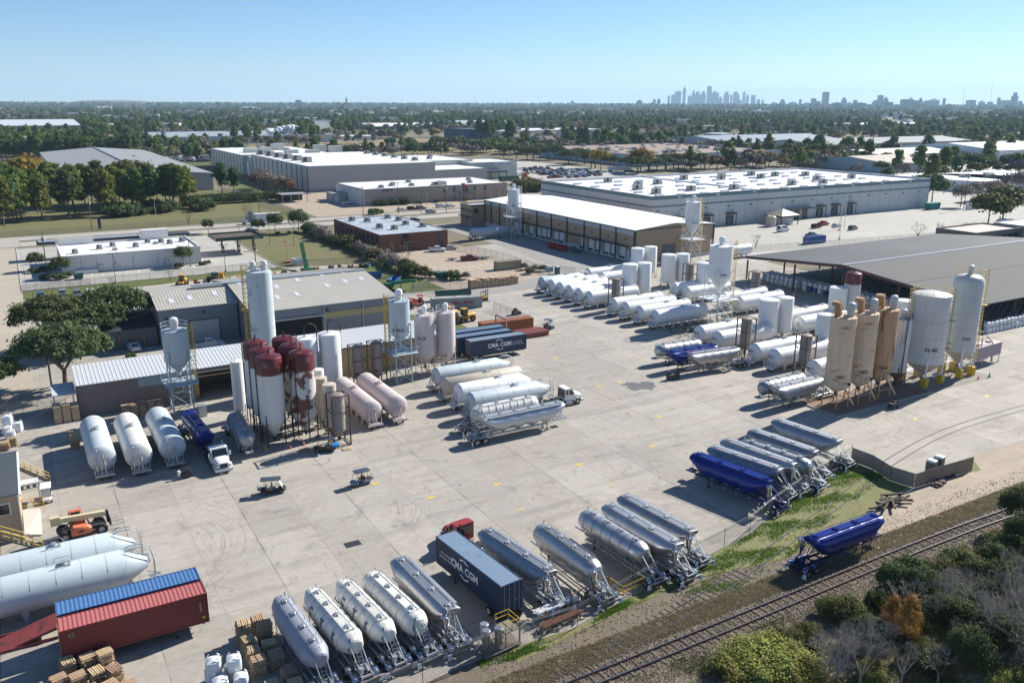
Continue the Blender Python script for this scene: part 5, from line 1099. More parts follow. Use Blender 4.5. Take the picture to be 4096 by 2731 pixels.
def car_proto(kind='sedan',m_=None,detail=True):
 P=proto('parked_car' if kind!='pickup' else 'pickup_truck','car' if kind not in('pickup','van') else kind); b=MB()
 dims=dict(sedan=(4.7,1.8,.95,1.45),suv=(4.8,1.9,1.1,1.75),pickup=(5.8,2.0,1.15,1.85),van=(5.6,2.0,1.2,2.4))[kind]; L,W,h,H=dims
 def prism(prof,w,mi=0,wt=None):
  n=len(prof); vs=[]
  for s in(-1,1):
   for x,z in prof: vs.append((x,s*(w if wt is None or z<=h+.02 else wt),z))
  return vs,[tuple(range(n)),tuple(range(n,2*n))[::-1]]+[(i,n+i,n+(i+1)%n,(i+1)%n) for i in range(n)]
 g=.28
 low=[(0,g+.1),(.1,h*.85),(.25,h),(L*.62,h),(L*.66,h) if kind!='van' else (L*.8,h),(L-.25,h*.88),(L-.02,h*.6),(L,g+.1),(L-.1,g),(.1,g)]
 low=low[::-1]; v,f=prism(low,W/2); b.add(v,f,0)
 gh=dict(sedan=[(.55,h),(1.15,H),(2.6,H),(3.35,h)],suv=[(.1,h),(.4,H),(2.9,H),(3.6,h)],pickup=[(2.0,h),(2.15,H),(3.6,H),(4.25,h)],van=[(.05,h),(.15,H),(4.0,H),(4.75,h)])[kind]
 v,f=prism(gh[::-1],W/2,0,W/2-.16); b.add(v,f,0); body=b.build('body',m_,P)
 if kind=='pickup':
  b=MB(); b.bx(.15,1.9,-W/2+.15,W/2-.15,h-.02,h+.012); b.build('load_bed',BLACK,P)
  b=MB(); b.bx(.05,1.95,-W/2+.01,-W/2+.12,h,h+.2); b.bx(.05,1.95,W/2-.12,W/2-.01,h,h+.2); b.bx(.05,.13,-W/2+.12,W/2-.12,h,h+.2); b.build('bed_side',m_,P)
 if detail:
  b=MB(); a,b1,c,d=gh
  def gl(p,q,w1,w2,off):
   dx,dz=q[0]-p[0],q[1]-p[1]; l=math.hypot(dx,dz); nx,nz=(-dz/l*.012,dx/l*.012);
   if off<0: nx,nz=-nx,-nz
   P1=(p[0]+dx*.12+nx,p[1]+dz*.12+nz);P2=(p[0]+dx*.9+nx,p[1]+dz*.9+nz); b.add([(P1[0],-w1,P1[1]),(P1[0],w1,P1[1]),(P2[0],w2,P2[1]),(P2[0],-w2,P2[1])],[(0,1,2,3)])
  gl(d,c,W/2-.2,W/2-.24,-1); b.build('windscreen',DGLASS,P); b=MB(); gl(a,b1,W/2-.2,W/2-.24,1); b.build('rear_window',DGLASS,P)
  for s in(-1,1):
   b=MB(); yb=s*(W/2-.02); yt=s*(W/2-.135)
   x0=a[0]+.25+(.9 if kind=='van' else 0); x3=d[0]-.3; x1=b1[0]+.12+(.9 if kind=='van' else 0); x2=c[0]-.1
   b.add([(x0,yb,h+.08),(x3,yb,h+.08),(x2,yt,H-.1),(x1,yt,H-.1)],[(0,1,2,3) if s<0 else (3,2,1,0)]); b.build('side_window',DGLASS,P)
   r=.36 if kind in('pickup','van','suv') else .32
   for x in(L*.17,L*.8): wheel(P,x,s*(W/2-.11),r,.24,STEEL,s,rx=.6)
   b=MB(); b.box((L-.12,s*(W/2-.3),h*.72),(.16,.34,.16)); b.build('headlight',mat('lamp_glass',(0,0,0)),P); b=MB(); b.box((.06,s*(W/2-.2),h*.8),(.1,.25,.18)); b.build('tail_lamp',mat('tail_lamp_red',(0,0,0)),P)
 else:
  b=MB(); a,b1,c,d=gh;
  for (p,q) in((d,c),(a,b1)): b.add([(p[0]+.01*(1 if p is d else -1),-W/2+.2,p[1]+.05),(p[0]+.01*(1 if p is d else -1),W/2-.2,p[1]+.05),(q[0]+.03*(1 if p is d else -1),W/2-.25,q[1]-.05),(q[0]+.03*(1 if p is d else -1),-W/2+.25,q[1]-.05)],[(0,1,2,3)])
  for s in(-1,1): b.add([(a[0]+.3,s*(W/2+.0),h+.06),(d[0]-.3,s*(W/2+.0),h+.06),(c[0]-.1,s*(W/2-.13),H-.1),(b1[0]+.1,s*(W/2-.13),H-.1)],[(0,1,2,3)])
  b.build('window',DGLASS,P); b=MB()
  for x in(L*.17,L*.8):
   for s in(-1,1): b.lathe([(.001,-.11),(.33,-.11),(.33,.11),(.001,.11)],10,(x,s*(W/2-.08),.33),'y')
  b.build('wheels',BLACK,P)
 return P
def person(P,x,y,z,rz,shirt,seated=True,name='person',label=None,hair=(.05,.03,.02)):
 "one continuous skinned body, seated or standing; P None -> own thing"
 v=[];e=[];r=[]
 def a(p,rr,par=None):
  v.append(p); r.append(rr);
  if par is not None: e.append((par,len(v)-1))
  return len(v)-1
 if seated:
  hip=a((0,0,.05),(.15,.17)); ch=a((-.04,0,.36),(.13,.19),hip); nk=a((-.03,0,.56),(.06,.06),ch); hd=a((0,0,.68),(.095,.085),nk); a((0,0,.80),(.08,.075),hd)
  for s in(-1,1):
   sh=a((-.04,s*.18,.48),(.065,.065),ch); el=a((.08,s*.24,.24),(.045,.045),sh); ha=a((.32,s*.16,.3),(.035,.035),el); a((.39,s*.15,.31),(.03,.035),ha)
   for k in range(3): a((.46,s*.15+(k-1)*.025,.31-.01*k),(.011,.011),len(v)-1-k)
   th=a((.1,s*.1,.05),(.085,.085),hip); kn=a((.45,s*.12,.1),(.06,.06),th); an=a((.52,s*.12,-.3),(.045,.045),kn); a((.64,s*.12,-.33),(.04,.045),an)
 else:
  hip=a((0,0,.95),(.13,.16)); ch=a((0,0,1.28),(.12,.18),hip); nk=a((0,0,1.5),(.06,.06),ch); hd=a((.02,0,1.62),(.095,.085),nk); a((.02,0,1.73),(.08,.075),hd)
  for s in(-1,1):
   sh=a((0,s*.18,1.42),(.065,.065),ch); el=a((0,s*.25,1.15),(.045,.045),sh); ha=a((.1,s*.25,.92),(.035,.035),el); a((.12,s*.25,.84),(.03,.03),ha)
   th=a((0,s*.09,.9),(.09,.09),hip); kn=a((.02,s*.1,.5),(.06,.06),th); an=a((0,s*.11,.1),(.045,.045),kn); a((.14,s*.11,.05),(.04,.045),an)
 me=bpy.data.meshes.new('person'); me.from_pydata(v,e,[]); o=bpy.data.objects.new(name,me); me.materials.append(shirt); me.materials.append(SKIN); me.materials.append(DENIM)
 COL.objects.link(o); md=o.modifiers.new('skin','SKIN');
 if not me.skin_vertices: bpy.context.view_layer.objects.active=o
 lay=me.skin_vertices[0] if me.skin_vertices else None
 if lay:
  for i,q in enumerate(r): lay.data[i].radius=q
  lay.data[0].use_root=True
 o.modifiers.new('sub','SUBSURF').levels=1; o.modifiers['sub'].render_levels=1
 dg=bpy.context.evaluated_depsgraph_get(); m2=bpy.data.meshes.new_from_object(o.evaluated_get(dg)); o.modifiers.clear(); o.data=m2
 if not m2.materials:
  for q in(shirt,SKIN,DENIM): m2.materials.append(q)
 hz=.6 if seated else 1.55
 for p in m2.polygons:
  c=p.center; p.material_index=0
  if c.z>hz: p.material_index=1
  elif seated and c.x>.27 and c.z>.2: p.material_index=1
  elif (seated and (c.z<.12)) or (not seated and c.z<.95 and abs(c.y)<.21): p.material_index=2
  elif not seated and c.z<.95: p.material_index=1
  p.use_smooth=True
 o.location=(x,y,z); o.rotation_euler=(0,0,rz); tag(o,label,'person')
 b=MB(); zc=.8 if seated else 1.73; b.lathe([(.001,.13),(.07,.11),(.1,.04),(.105,-.02)],12,(-.01+(.02 if not seated else 0),0,zc-.03)); h=b.build('hair',mat('dark_hair',hair,.8),o)
 b=MB();
 for s in(-1,1): b.box((.1 if seated else .115,s*.035,zc-.09),(.012,.022,.012))
 b.box((.1 if seated else .115,0,zc-.16),(.012,.05,.01)); b.build('face_features',LMARK,o); b=MB(); b.box((.105 if seated else .12,0,zc-.12),(.03,.025,.04)); b.build('nose',SKIN,o)
 return o
def golf_cart(col,roof=DGLASS,cargo='rear',ws=True,long=False):
 P=proto('golf_cart','golf cart'); b=MB(); L=2.6 if not long else 3.1
 b.loft([(0,.5,.62,.35),(.2,.58,.66,.3),(L*.38,.58,.62,.26),(L*.42,.58,.36,.26),(L*.66,.58,.36,.26),(L*.7,.58,.66,.28),(L*.88,.56,.78,.3),(L,.42,.62,.35)],20,e=4.5); b.build('body',col,P)
 b=MB(); b.bx(.75,1.25,-.52,.52,.62,.78); b.bx(.68,.8,-.52,.52,.78,1.15); b.build('seat',mat('cart_seat',(.25,.24,.2),.6),P)
 b=MB()
 for s in(-1,1):
  b.tube((.55,s*.52,.6),(.5,s*.55,1.85),.025,5); b.tube((L*.86,s*.5,.75),(L*.7,s*.52,1.85),.025,5)
 b.build('roof_post',DARK,P); b=MB(); b.loft([(.05,.5,1.92,1.84),(.15,.62,1.95,1.84),(L*.75,.62,1.95,1.84),(L*.82,.5,1.92,1.84)],16,e=5); b.build('roof',roof,P)
 if ws: b=MB(); b.add([(L*.87,-.5,.8),(L*.87,.5,.8),(L*.71,.5,1.82),(L*.71,-.5,1.82)],[(0,1,2,3)]); b.build('windscreen',mat('cart_windscreen',(.45,.5,.52),.12,0,.05),P)
 for x in(.45,L*.84):
  for s in(-1,1): wheel(P,x,s*.5,.24,.2,STEEL,s)
 b=MB(); b.tube((L*.72,.2,.65),(L*.63,.2,1.0),.02,5); b.ring((L*.62,.2,1.02),.17,.02,'x',12); b.build('steering_wheel',DARK,P)
 b=MB(); b.bx(-.35,.5,-.5,.5,.6,.66); b.path([(-.35,-.5,.66),(-.35,-.5,1.05),(-.35,.5,1.05),(-.35,.5,.66)],.02,4); b.build('cargo_rack',DARK,P)
 for s in(-1,1): b=MB(); b.box((L-.06,s*.36,.55),(.08,.16,.1)); b.build('headlight',mat('lamp_glass',(0,0,0)),P)
 return P
def beacon(t): pass
# ---------------------------------------------------------------- yard: trailers
def lay(P,v,xf,yf,xr,yr,z,label,group,L,cat=None):
 "front px, rear px of the top centre line at height z -> copy centred on it"
 f=at(v,xf,yf,z); r=at(v,xr,yr,z); d=f-r; a=math.atan2(d.y,d.x); c=(f+r)/2
 k=1+.03*math.sin(c.x*7.3); o=put(P,(c.x-math.cos(a)*L/2*k,c.y-math.sin(a)*L/2*k,0),a,label,group,(k,1,1+.02*math.sin(c.y*5))); return o
GT='dry bulk tank trailers parked in the yard'
SILV=trailer(11.0,'vee',ALU); SILV2=trailer(10.3,'round',ALU,walk='corr',rings=0); SILR=trailer(10.3,'round',ALU,rings=6,ladd='side',canister=False)
CTS=trailer(10.0,'slope',CREAMW,rings=7,walk='corr',canister=False,frame=STEEL); CTG=trailer(10.3,'slope',mat('dull_grey_trailer_paint',(.30,.32,.37),.5,.2,.12,dirt=(.42,.42,.4),dsc=.7,dth=.6,dw=.1),rings=0,walk='plain',canister=False,frame=DALU)
for i_,ch in enumerate('STC'): text(ch,1.0,mat('faded_blue_lettering',(.10,.14,.2),.6,0,.2),CTS,(2.3+i_*2.4,1.19,2.85),(PI/2-.22,0,PI),bold=.04)
CTW=trailer(10.2,'round',CREAMW,rings=7,walk='flat',canister=False); BLU=trailer(11.1,'vee',BLUE,frame=mat('blue_black_chassis',(.01,.018,.09),.4,.1,.1)); SDULL=trailer(10.3,'vee',DALU,canister=False); SDR=trailer(10.6,'round',DALU,rings=7,canister=True)
LONG=trailer(13.6,'vee',mat('pale_silver_paint',(.52,.54,.55),.4,.5,.06),w=1.3,canister=False,nh=6,frame=STEEL)
for P_,v,a,z,lb,L in (
 (CTG,'A2',(305,1045,545,1375),3.78,'grey blue tank trailer beside the pallet stacks, its top plates blotched',10.3),
 (CTS,'A2',(490,1000,745,1290),3.78,'white ringed tank trailer right of the grey blue one',10.0),
 (CTS,'A2',(665,950,940,1230),3.78,'white ringed tank trailer in the middle of the three white ones',10.0),
 (CTW,'A2',(825,905,1125,1185),3.78,'white rounded trailer with grey scuffed side beside the shiny one',10.2),
 (SILV,'A2',(1010,850,1290,1125),3.78,'shiny aluminium hopper trailer parked left of the blue lorry container',11.0),
 (SILV,'A3',(330,670,740,940),3.78,'aluminium hopper trailer hitched beside the blue container, right side',11.0),
 (SILV2,'A3',(655,640,990,880),3.78,'rounded aluminium trailer with ribbed walkway, standing alone in its bay',10.3),
 (SILR,'A3',(915,560,1265,775),3.78,'aluminium trailer with ring bands and white mudflaps by the fence',10.3),
 (SILV,'A3',(1040,525,1470,770),3.78,'aluminium hopper trailer between ringed trailer and fence end one',11.0),
 (SILV,'A3',(1120,470,1560,700),3.78,'last aluminium hopper trailer of the fence row, nearest the open concrete',11.0),
 (BLU,'D1',(340,120,1660,600),3.78,'dark blue hopper trailer in front of the grey row by the gate',11.1),
 (SDULL,'D1',(660,10,1810,390),3.78,'grey hopper trailer directly behind the dark blue one',10.3),
 (SILV,'A4',(5,165,400,305),3.78,'grey hopper trailer with dust canister, third in the gate row',11.0),
 (SDR,'A4',(90,150,515,290),3.78,'round ringed grey trailer, fourth in the gate row',10.6),
 (SDULL,'A4',(150,105,540,235),3.78,'worn grey hopper trailer, fifth in the gate row',10.3),
 (SDULL,'A4',(290,45,670,170),3.78,'outermost grey hopper trailer with rusty deck by the gate post',10.3),
 (BLU,'A4',(890,590,490,735),3.78,'glossy blue hopper trailer parked alone between the two railway tracks',11.1),
 (LONG,'B3',(1130,1120,560,1235),3.78,'long pale silver hopper trailer with red reflectors before the white tractor',13.6),
 (SILR,'B4',(1190,1075,1560,1020),3.7,'silver ringed trailer behind the small blue one near the dark lattice frames',10.3),
 (BLU,'B4',(1300,1135,1690,1070),3.7,'blue hopper trailer between two silver ones beside the white tanks',11.1),
 (SILV,'B4',(1480,1160,1890,1100),3.7,'shiny silver hopper trailer in front of the blue one',11.0),
 (SDR,'B5',(60,1095,440,1010),3.7,'round ringed silver trailer beside the rusty tan silos',10.6),
 (SDULL,'B5',(190,1130,540,1045),3.7,'silver grey hopper trailer nearest the rusty tan silos',10.3),
 (BLU,'A1',(1190,135,1080,0),3.7,'blue trailer coupled behind the white day cab near the silos',11.1),
 (SDR,'A1',(1415,125,1345,10),3.7,'grey round trailer with white end cabinet beside the maroon topped silos',10.6)):
 lay(P_,v,*a,z,lb,GT,L)
t=lay(trailer(11.6,'round',CREAMW,rings=8,walk='flat',canister=False,nh=4,rimm=WHITE),'B3',960,1075,490,1170,3.78,'white tank trailer with cream ribs behind the long silver hopper trailer',GT,11.6)
# ---------------------------------------------------------------- horizontal tanks
GH='horizontal white storage tanks in rows'
for i,(n,x,y) in enumerate(((21,116.1,179.2),(22,116.2,175.3),(23,116.2,171.2),(24,116.3,167.1),(25,116.4,162.9),(27,117,154.2),(28,117,149.5),(29,117.5,145),(30,117.8,140),(32,117,124.9),(33,117.1,119.8),(35,117,109.8),(36,117.4,105.2),(38,118,96.7))):
 put(htank(code='N-%d'%n,mid=True),(x,y,0),0,'white horizontal tank marked N-%d'%n+(', under the large lettered silo tower' if n==30 else ''),GH)
PT=htank(13.5,mid=True,code=None)
for x,y,lb in ((140.6,160.3,'unmarked white tank behind the twin white silos, second row'),(140.4,155.3,'short looking white tank beside the slim silo, second row'),(143.5,146,'white tank behind the lattice tower, third from the canopy'),(143.8,141,'white tank behind the lattice tower, closest to it'),(141.2,125.5,'white tank behind the two plain silos near the bag canopy'),(140.9,120.4,'white tank directly behind the two plain silos'),(133,187,'white tank glimpsed between the silo pairs'),(133,180.5,'white tank end glimpsed right of the silo pair')):
 put(PT,(x,y,0),0,lb,GH)
GC=htank(14,1.62,WGREY,front='cone',zb=.95,nose=2.2); put(GC,(115.5,183,0),0,'pale grey cone ended tank, outermost of the first row of white tanks','cone ended grey tanks')
put(GC,(58.3,125.5,0),0,'long pale grey tank behind the rusty beige one','cone ended grey tanks')
put(GC,(57.4,111,0),0,'long pale grey cone ended tank behind the white ribbed trailer','cone ended grey tanks')
put(htank(13.8,1.5,BEIGE,front='dome',zb=.9,farloop=False,a_frame=False),(57.6,120.3,0),0,'beige rust streaked horizontal tank with square top hatch','long parked tanks')
put(htank(13,1.65,WHITE,front='cone',zb=.9,nose=1.5),(57.7,115.8,0),0,'bright white horizontal tank between beige tank and grey cone ended tank','long parked tanks')
PK=htank(13.6,1.68,PINKW,front='dome',zb=.8,pl=PINKW,farloop=False)
put(PK,(42.7,115.2,0),PI/2,'faded pinkish white tank nearest the brown framed columns','pinkish tanks'); put(PK,(46.9,115.4,0),PI/2,'faded pinkish white tank with rust speckles, farther from the framed columns','pinkish tanks')
LT=htank(13.2,1.72,WGREY,zb=.8,farloop=False); LT2=htank(13.2,1.72,CREAMW,zb=.8,farloop=False)
put(LT,(5.6,115.9,0),PI/2,'pale grey blue tank nearest the site office','tanks before the taupe shed'); put(LT2,(9.9,114.9,0),PI/2,'cream stained tank between two grey blue tanks','tanks before the taupe shed'); put(LT,(14.2,115.2,0),PI/2,'pale grey blue tank beside the blue trailer','tanks before the taupe shed')
GG=htank(15.5,1.8,WGREY,front='cone',zb=1.0,nose=2.0,seams=7)
put(GG,(-9.0,84.8,0),0,'long pale grey cone ended tank beside the blue container','giant tanks at the picture edge'); put(GG,(-9.6,89.3,0),0,'long pale grey cone ended tank beside the telehandler','giant tanks at the picture edge')
put(htank(14,1.6,WGREY,front='dome',zb=.9),(141,270.3,0),.02,'pale grey tank parked at the foot of the small white silo tower','long parked tanks')
put(htank(13,1.7,WHITE),(190,196.5,0),0,'white tank beyond the bag canopy corner near the striped warehouse','long parked tanks')
# ---------------------------------------------------------------- silos
MS='maroon topped silos on dark legs'; LEGD=mat('rust_black_leg',(.05,.035,.03),.7,.2,.4)
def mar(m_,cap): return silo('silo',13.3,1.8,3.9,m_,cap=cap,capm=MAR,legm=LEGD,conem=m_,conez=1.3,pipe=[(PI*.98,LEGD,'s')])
put(mar(SILOW,2.5),(28.0,115.7,0),0,'maroon topped silo closest to the open yard, clean white body',MS)
put(mar(SILOW,2.6),(28.1,119.8,0),0,'maroon topped silo second behind the clean white one',MS)
put(mar(SILOW,2.4),(28.2,124,0),0,'maroon topped silo third back beside the slim white one',MS)
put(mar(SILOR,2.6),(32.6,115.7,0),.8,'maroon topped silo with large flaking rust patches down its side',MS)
put(mar(SILOR,2.8),(32.5,119.8,0),1.7,'maroon topped silo between rust patched one and the tall silo',MS)  # rusted paint here also puts the back row's shade into the body
put(mar(SILOR,2.8),(32.5,124,0),2.6,'maroon topped silo rearmost, in front of the tall white silo',MS)  # same darker paint, shade of the rear silo put into its colour
put(silo('silo',21.2,1.95,3,PATCH,legs=4,vent=2,ventm=CREAMW,rail=True,ladder_='cage',topdome=.15,cab=2.7,legm=STEEL),(32.8,137.5,0),0,'tallest pale silo with blue grey patches and twin rusty vents','tall silos')
put(silo('silo',9.6,1.85,.2,WHITE,legs=0,cone=False,topdome=.3,ladder_='plain',railm=STEEL,cab=PI*1.1,pipe=[(PI*.02,LEGD,'arch')]),(43.6,136.6,0),0,'white flat bottomed silo with tall arched rusty pipe','white silos')
put(silo('silo',9.3,1.75,.2,WHITE,legs=0,cone=False,topdome=.3,ladder_='plain',railm=STEEL,cab=PI*1.1,pipe=[(PI*.02,LEGD,'arch')]),(39.6,136.8,0),0,'white silo with arched pipe partly behind the maroon topped silos','white silos')
put(silo('silo',9.4,.95,1.6,WHITE,legs=4,topdome=.2,ladder_='plain',railm=YEL,cab=PI*1.3,legm=WHITE),(26.2,128.5,0),0,'slim white silo with yellow ladder beside the shed door','white silos')
put(tower_silo(13.2,1.95,6.3,8.4,LGREY,LGREY,1.5,plat=4.7,code=None,ventm=CREAMW,cage=YEL),(19.1,137.4-0.0,0),0,'pale grey silo on lattice legs with rust topped vent before the taupe shed','silo towers')
put(tower_silo(14.6,1.8,7.0,9.1,LGREY,LGREY,1.45,plat=5.4,la=2.6,code='B-SILO',ventm=WHITE),(55.3,133.6,0),0,'pale grey lattice legged silo between brown frames and pinkish silos','silo towers')
PKS=silo('silo',11,1.8,3.6,PINKW,legs=4,vent=1,ventm=WHITE,rail=True,railm=CREAMW,topdome=.4,legm=PINKW,brace=True,conez=1.5,code='R-CF',coz=(7.0,.7),ladder_='plain',cab=-.5)
put(PKS,(60.8,135.5,0),0,'faded pinkish silo with white vent beside the lattice tower','pinkish silos'); put(silo('silo',11,1.75,3.6,PINKW,legs=4,vent=1,ventm=WHITE,rail=True,railm=CREAMW,topdome=.4,legm=PINKW,brace=True,conez=1.5,code='C-6',coz=(3.3,.7),ladder_='plain',cab=PI*1.5),(65.0,135.4,0),0,'faded pinkish silo beside the navy containers','pinkish silos')
FT='slim tanks in upright frames'
put(framed_tank(7.7),(36.2,111.4,0),0,'brown grey framed tank column standing nearest the parked utility buggy',FT)
put(silo('column_tank',7.9,.98,1.8,BEIGE,legs=4,topdome=.15,legm=FRB,cat='tank'),(36.3,115.2,0),0,'plain grey beige column tank behind the framed one','plain column tanks')
put(silo('column_tank',7.8,.9,1.8,BEIGE,legs=4,topdome=.15,legm=FRB,cat='tank'),(36.3,119,0),0,'second grey beige column tank beside the maroon silos','plain column tanks')
put(silo('column_tank',8.0,.9,1.8,CREAMW,legs=4,topdome=.15,legm=FRB,cat='tank'),(37,122.6,0),0,'third column tank, cream topped, farthest from the buggy','plain column tanks')
put(framed_tank(7.7,code='FS6'),(47.4,133.8,0),0,'brown framed tank column marked FS6 against the tan siding',FT); put(framed_tank(7.9,code='FS7'),(50.9,133.8,0),0,'brown framed tank column marked FS7 against the tan siding',FT)
VS='plain white vertical silos'
def vs(H,R,code=None): return silo('silo',H,R,1.2,WHITE,legs=4,topdome=.3,ladder_='plain',railm=YEL,cab=PI*1.9,legm=WHITE,conez=.6,lr=.12,code=code,coz=(1.7,.6))
for x,y,H,R,lb,cd_ in ((132.2,167.6,8.5,1.95,'white vertical silo beside tank N-25, nearer the open yard',None),(136.5,167.2,8.5,1.8,'white vertical silo just right of the one by tank N-25',None),(149.1,185.9,8.5,1.85,'white silo in the pair nearest the tan warehouse, left one',None),(153.9,186.1,8.5,1.8,'white silo in the pair nearest the tan warehouse, right one',None),
   (149.6,173.2,8.6,1.95,'white silo with thin yellow ladder, middle pair, left one',None),(154.0,172.7,8.5,1.85,'white silo in the middle pair, right one',None),(149.7,159.6,8.5,1.7,'white silo standing just behind the large lattice silo tower',None),
   (132.5,121.4,8.5,2.0,'white vertical silo marked 34K above tank N-35','34K'),(137,121.2,8.5,1.75,'white vertical silo right of the one marked 34K',None),(132.3,106.9,8.5,1.6,'white vertical silo marked 37K behind the first tan silo','37K'),(155,122.5,8.5,1.9,'white flat topped silo before the bag canopy, beside the maroon topped one',None),(157.5,108,8.2,1.9,'white silo half hidden between tan silos and N-40 silo',None)):
 put(vs(H,R,cd_),(x,y,0),0,lb,VS)
put(silo('silo',11.3,1.75,2.5,SILOW,cap=2.4,capm=MAR,legm=LEGD),(159.5,122.5,0),0,'single maroon topped silo standing before the bag canopy',MS)
for x,y,H,lb,c in ((121,158.4,7.7,'dark framed tank column between tanks N-25 and N-27',None),(148.6,163.6,7.9,'brown framed tank column beside the lettered white silo pair','TRICAN'),(155.6,147.5,7.9,'brown framed tank column behind the large lattice tower',None),(119.2,114.4,7.9,'brown framed tank column between tanks N-33 and N-35',None),(120.4,100.9,7.6,'brown framed tank column between tanks N-36 and N-38',None)):
 put(framed_tank(H,R=1.05,code=c),(x,y,0),0,lb,FT)
put(tower_silo(17,2.6,6.5,10.2,WHITE,WHITE,2.3,plat=5.0,code='K318'),(135.2,139,0),0,'large white silo marked K318 on white lattice legs','silo towers')
put(tower_silo(18,2.35,7.6,11.2,WHITE,WHITE,2.1,plat=6.4,code='1514'),(183,201.6,0),0,'white lattice legged silo tower at the tan warehouse gable','silo towers')
put(tower_silo(17,2.1,8.4,10.6,WHITE,WHITE,1.9,plat=7.0,code='953',cage=WHITE),(159.2,272,0),0,'white lattice legged silo tower at the far end of the dock doors','silo towers')
TS='tan silos on a rusty pad'
for x,m_,lb,c in ((111.2,TAN,'tan silo with brown stain bands, nearest the silver trailers','N61'),(116.6,TAN,'tan silo in the middle of the three','N62'),(121.6,TAN2,'most rusted tan silo, with dark red brown streaks','N63')):
 P_=silo('silo',15.1,1.98,3.7,m_,legs=4,vent=0,rail=True,railm=TAN2,topdome=.12,legm=TAN,brace=False,conez=2.5,code=c,coz=(5.6,.75),rings=0)
 q=MB(); q.lathe([(.55,15.1),(.55,16.5),(.62,16.55),(.62,17.0),(.5,17.3),(.2,17.45),(.001,17.5)],16,(.9,-.5,0)); q.build('dust_vent',WGREY,P_)
 q=MB(); q.box((-.9,.5,16.4),(1.0,.9,2.4),.4,ry=-.35); q.box((-1.4,.6,17.3),(1.1,1.,.6),.4); q.build('elevator_head',mat('tan_machine_paint',(.36,.22,.11),.6,0,.2),P_)
 q=MB(); q.tube((-.9,-1.75,4.6),(1.2,-2.6,.9),.17,8); q.box((-.5,-2.0,4.3),(.5,.5,.6)); q.build('discharge_auger',TAN,P_); q=MB(); q.tube((-.2,-2.2,4.4),(.2,-2.45,4.6),.2,8); q.build('auger_motor',BLACK,P_)
 q=MB();
 for k in range(4): a=PI/4+k*PI/2; q.tube((2*math.cos(a),2*math.sin(a),.0),(2*math.cos(a),2*math.sin(a),1.3),.125,6)
 q.build('leg_sleeve',YEL,P_)
 put(P_,(x,86.3,0),0,lb,TS)
put(silo('silo',12.3,1.45,3.0,mat('white_silo_rust_run',(.6,.61,.61),.5,0,.06,streak=.9,scol=(.25,.10,.05),dirt=(.2,.08,.04),dsc=.8,dth=.64,dw=.05,dmp=(1,1,.2)),legs=4,vent=1,rail=True,railm=LEGD,topdome=.2,conem=RUST,legm=RUST,pipe=[(PI*1.35,BLACK,'s')]),(128.4,87.7,0),0,'white silo with vertical rust runs and black pipe, beside the tan three',TS)
put(silo('silo',15.9,3.2,3.9,SILOW,legs=4,vent=0,rail=True,railm=mat('dull_yellow',(.58,.44,.12),.5),topdome=.5,legm=WHITE,brace=True,conez=1.0,rings=4,code='N-40',coz=(6.6,1.0),ladder_='cage',cage=mat('dull_yellow',(0,0,0)),cab=(2.75,-.5),foot=(.95,1.5),lr=.17,conem=BEIGE),(135.3,87.6,0),0,'very wide white silo marked N-40 on yellow feet','large silos on yellow feet')
put(silo('silo',18.4,2.5,4.6,SILOW,legs=4,vent=1,ventm=CREAMW,rail=True,railm=mat('dull_yellow',(0,0,0)),topdome=-1,legm=WHITE,brace=True,conez=1.8,rings=5,code='S-01',coz=(7.2,.8),ladder_='cage',cage=mat('dull_yellow',(0,0,0)),cab=-.45,foot=(1.0,1.6),lr=.17,conem=BEIGE),(145,87.2,0),0,'tallest white silo marked S-01 with domed shoulders on yellow feet','large silos on yellow feet')
P_=proto('bin_tank','tank'); q=MB(); q.bx(0,9,-1.2,1.2,1.5,3.9)
for i in range(4): q.bx(-.05,9.05,-1.26,-1.2,1.6+i*.6,1.66+i*.6)
q.build('vessel',mat('faded_pink_steel',(.42,.34,.35),.65,0,.12,streak=.3),P_); q=MB()
for x in(.2,3,6,8.8):
 for s in(-1,1): q.tube((x,s*1.1,0),(x,s*1.1,1.5),.08,5)
q.bx(0,9,-1.15,-1.05,.1,.2); q.bx(0,9,1.05,1.15,.1,.2); q.build('support_frame',STEEL,P_); q=MB(); q.path([(2,-1,3.9),(3,-.5,5.2),(5,0,5.4),(6,-.9,4.2),(6,-1.3,.5)],.12,6); q.lathe([(.001,4.3),(.6,4.3),(.6,3.9)],12,(2,0,0)); q.lathe([(.001,4.2),(.5,4.2),(.5,3.9)],12,(6.6,.2,0)); q.build('pipework',mat('faded_pink_steel',(0,0,0)),P_)
put(P_,(150.5,88.5,0),.05,'faded pink rectangular tank bin on legs beside the S-01 silo')
# ---------------------------------------------------------------- containers
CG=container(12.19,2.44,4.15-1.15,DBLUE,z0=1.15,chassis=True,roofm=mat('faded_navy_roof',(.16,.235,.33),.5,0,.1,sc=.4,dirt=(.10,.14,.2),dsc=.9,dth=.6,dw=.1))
def cma(P,s,z,x0,W=1.24,sc=1.0):
 yy=s*W; rot=(PI/2,0,0) if s<0 else (PI/2,0,PI)
 text('CMA CGM',1.15*sc,WMARK,P,(x0,yy,z),rot,bold=.035,sx=.95)
 b=MB();
 for k,(zz,sg) in enumerate(((z+.85*sc,1),(z-.75*sc,-1))):
  pts=[]
  for i in range(9): u=i/8; pts.append((x0+(-1.0+2.0*u)*sg*sc*.8*(1 if s<0 else -1), zz+sg*.35*math.sin(PI*min(1,u*1.3))*sc*(.3+.7*u)))
  for (xa,za),(xb,zb) in zip(pts[:-1],pts[1:]): b.bx(min(xa,xb),max(xa,xb),yy-.012,yy+.012,min(za,zb)-.05,max(za,zb)+.05)
 b.build('swoosh_mark',WMARK,P)
cma(CG,1,2.75,6.6)
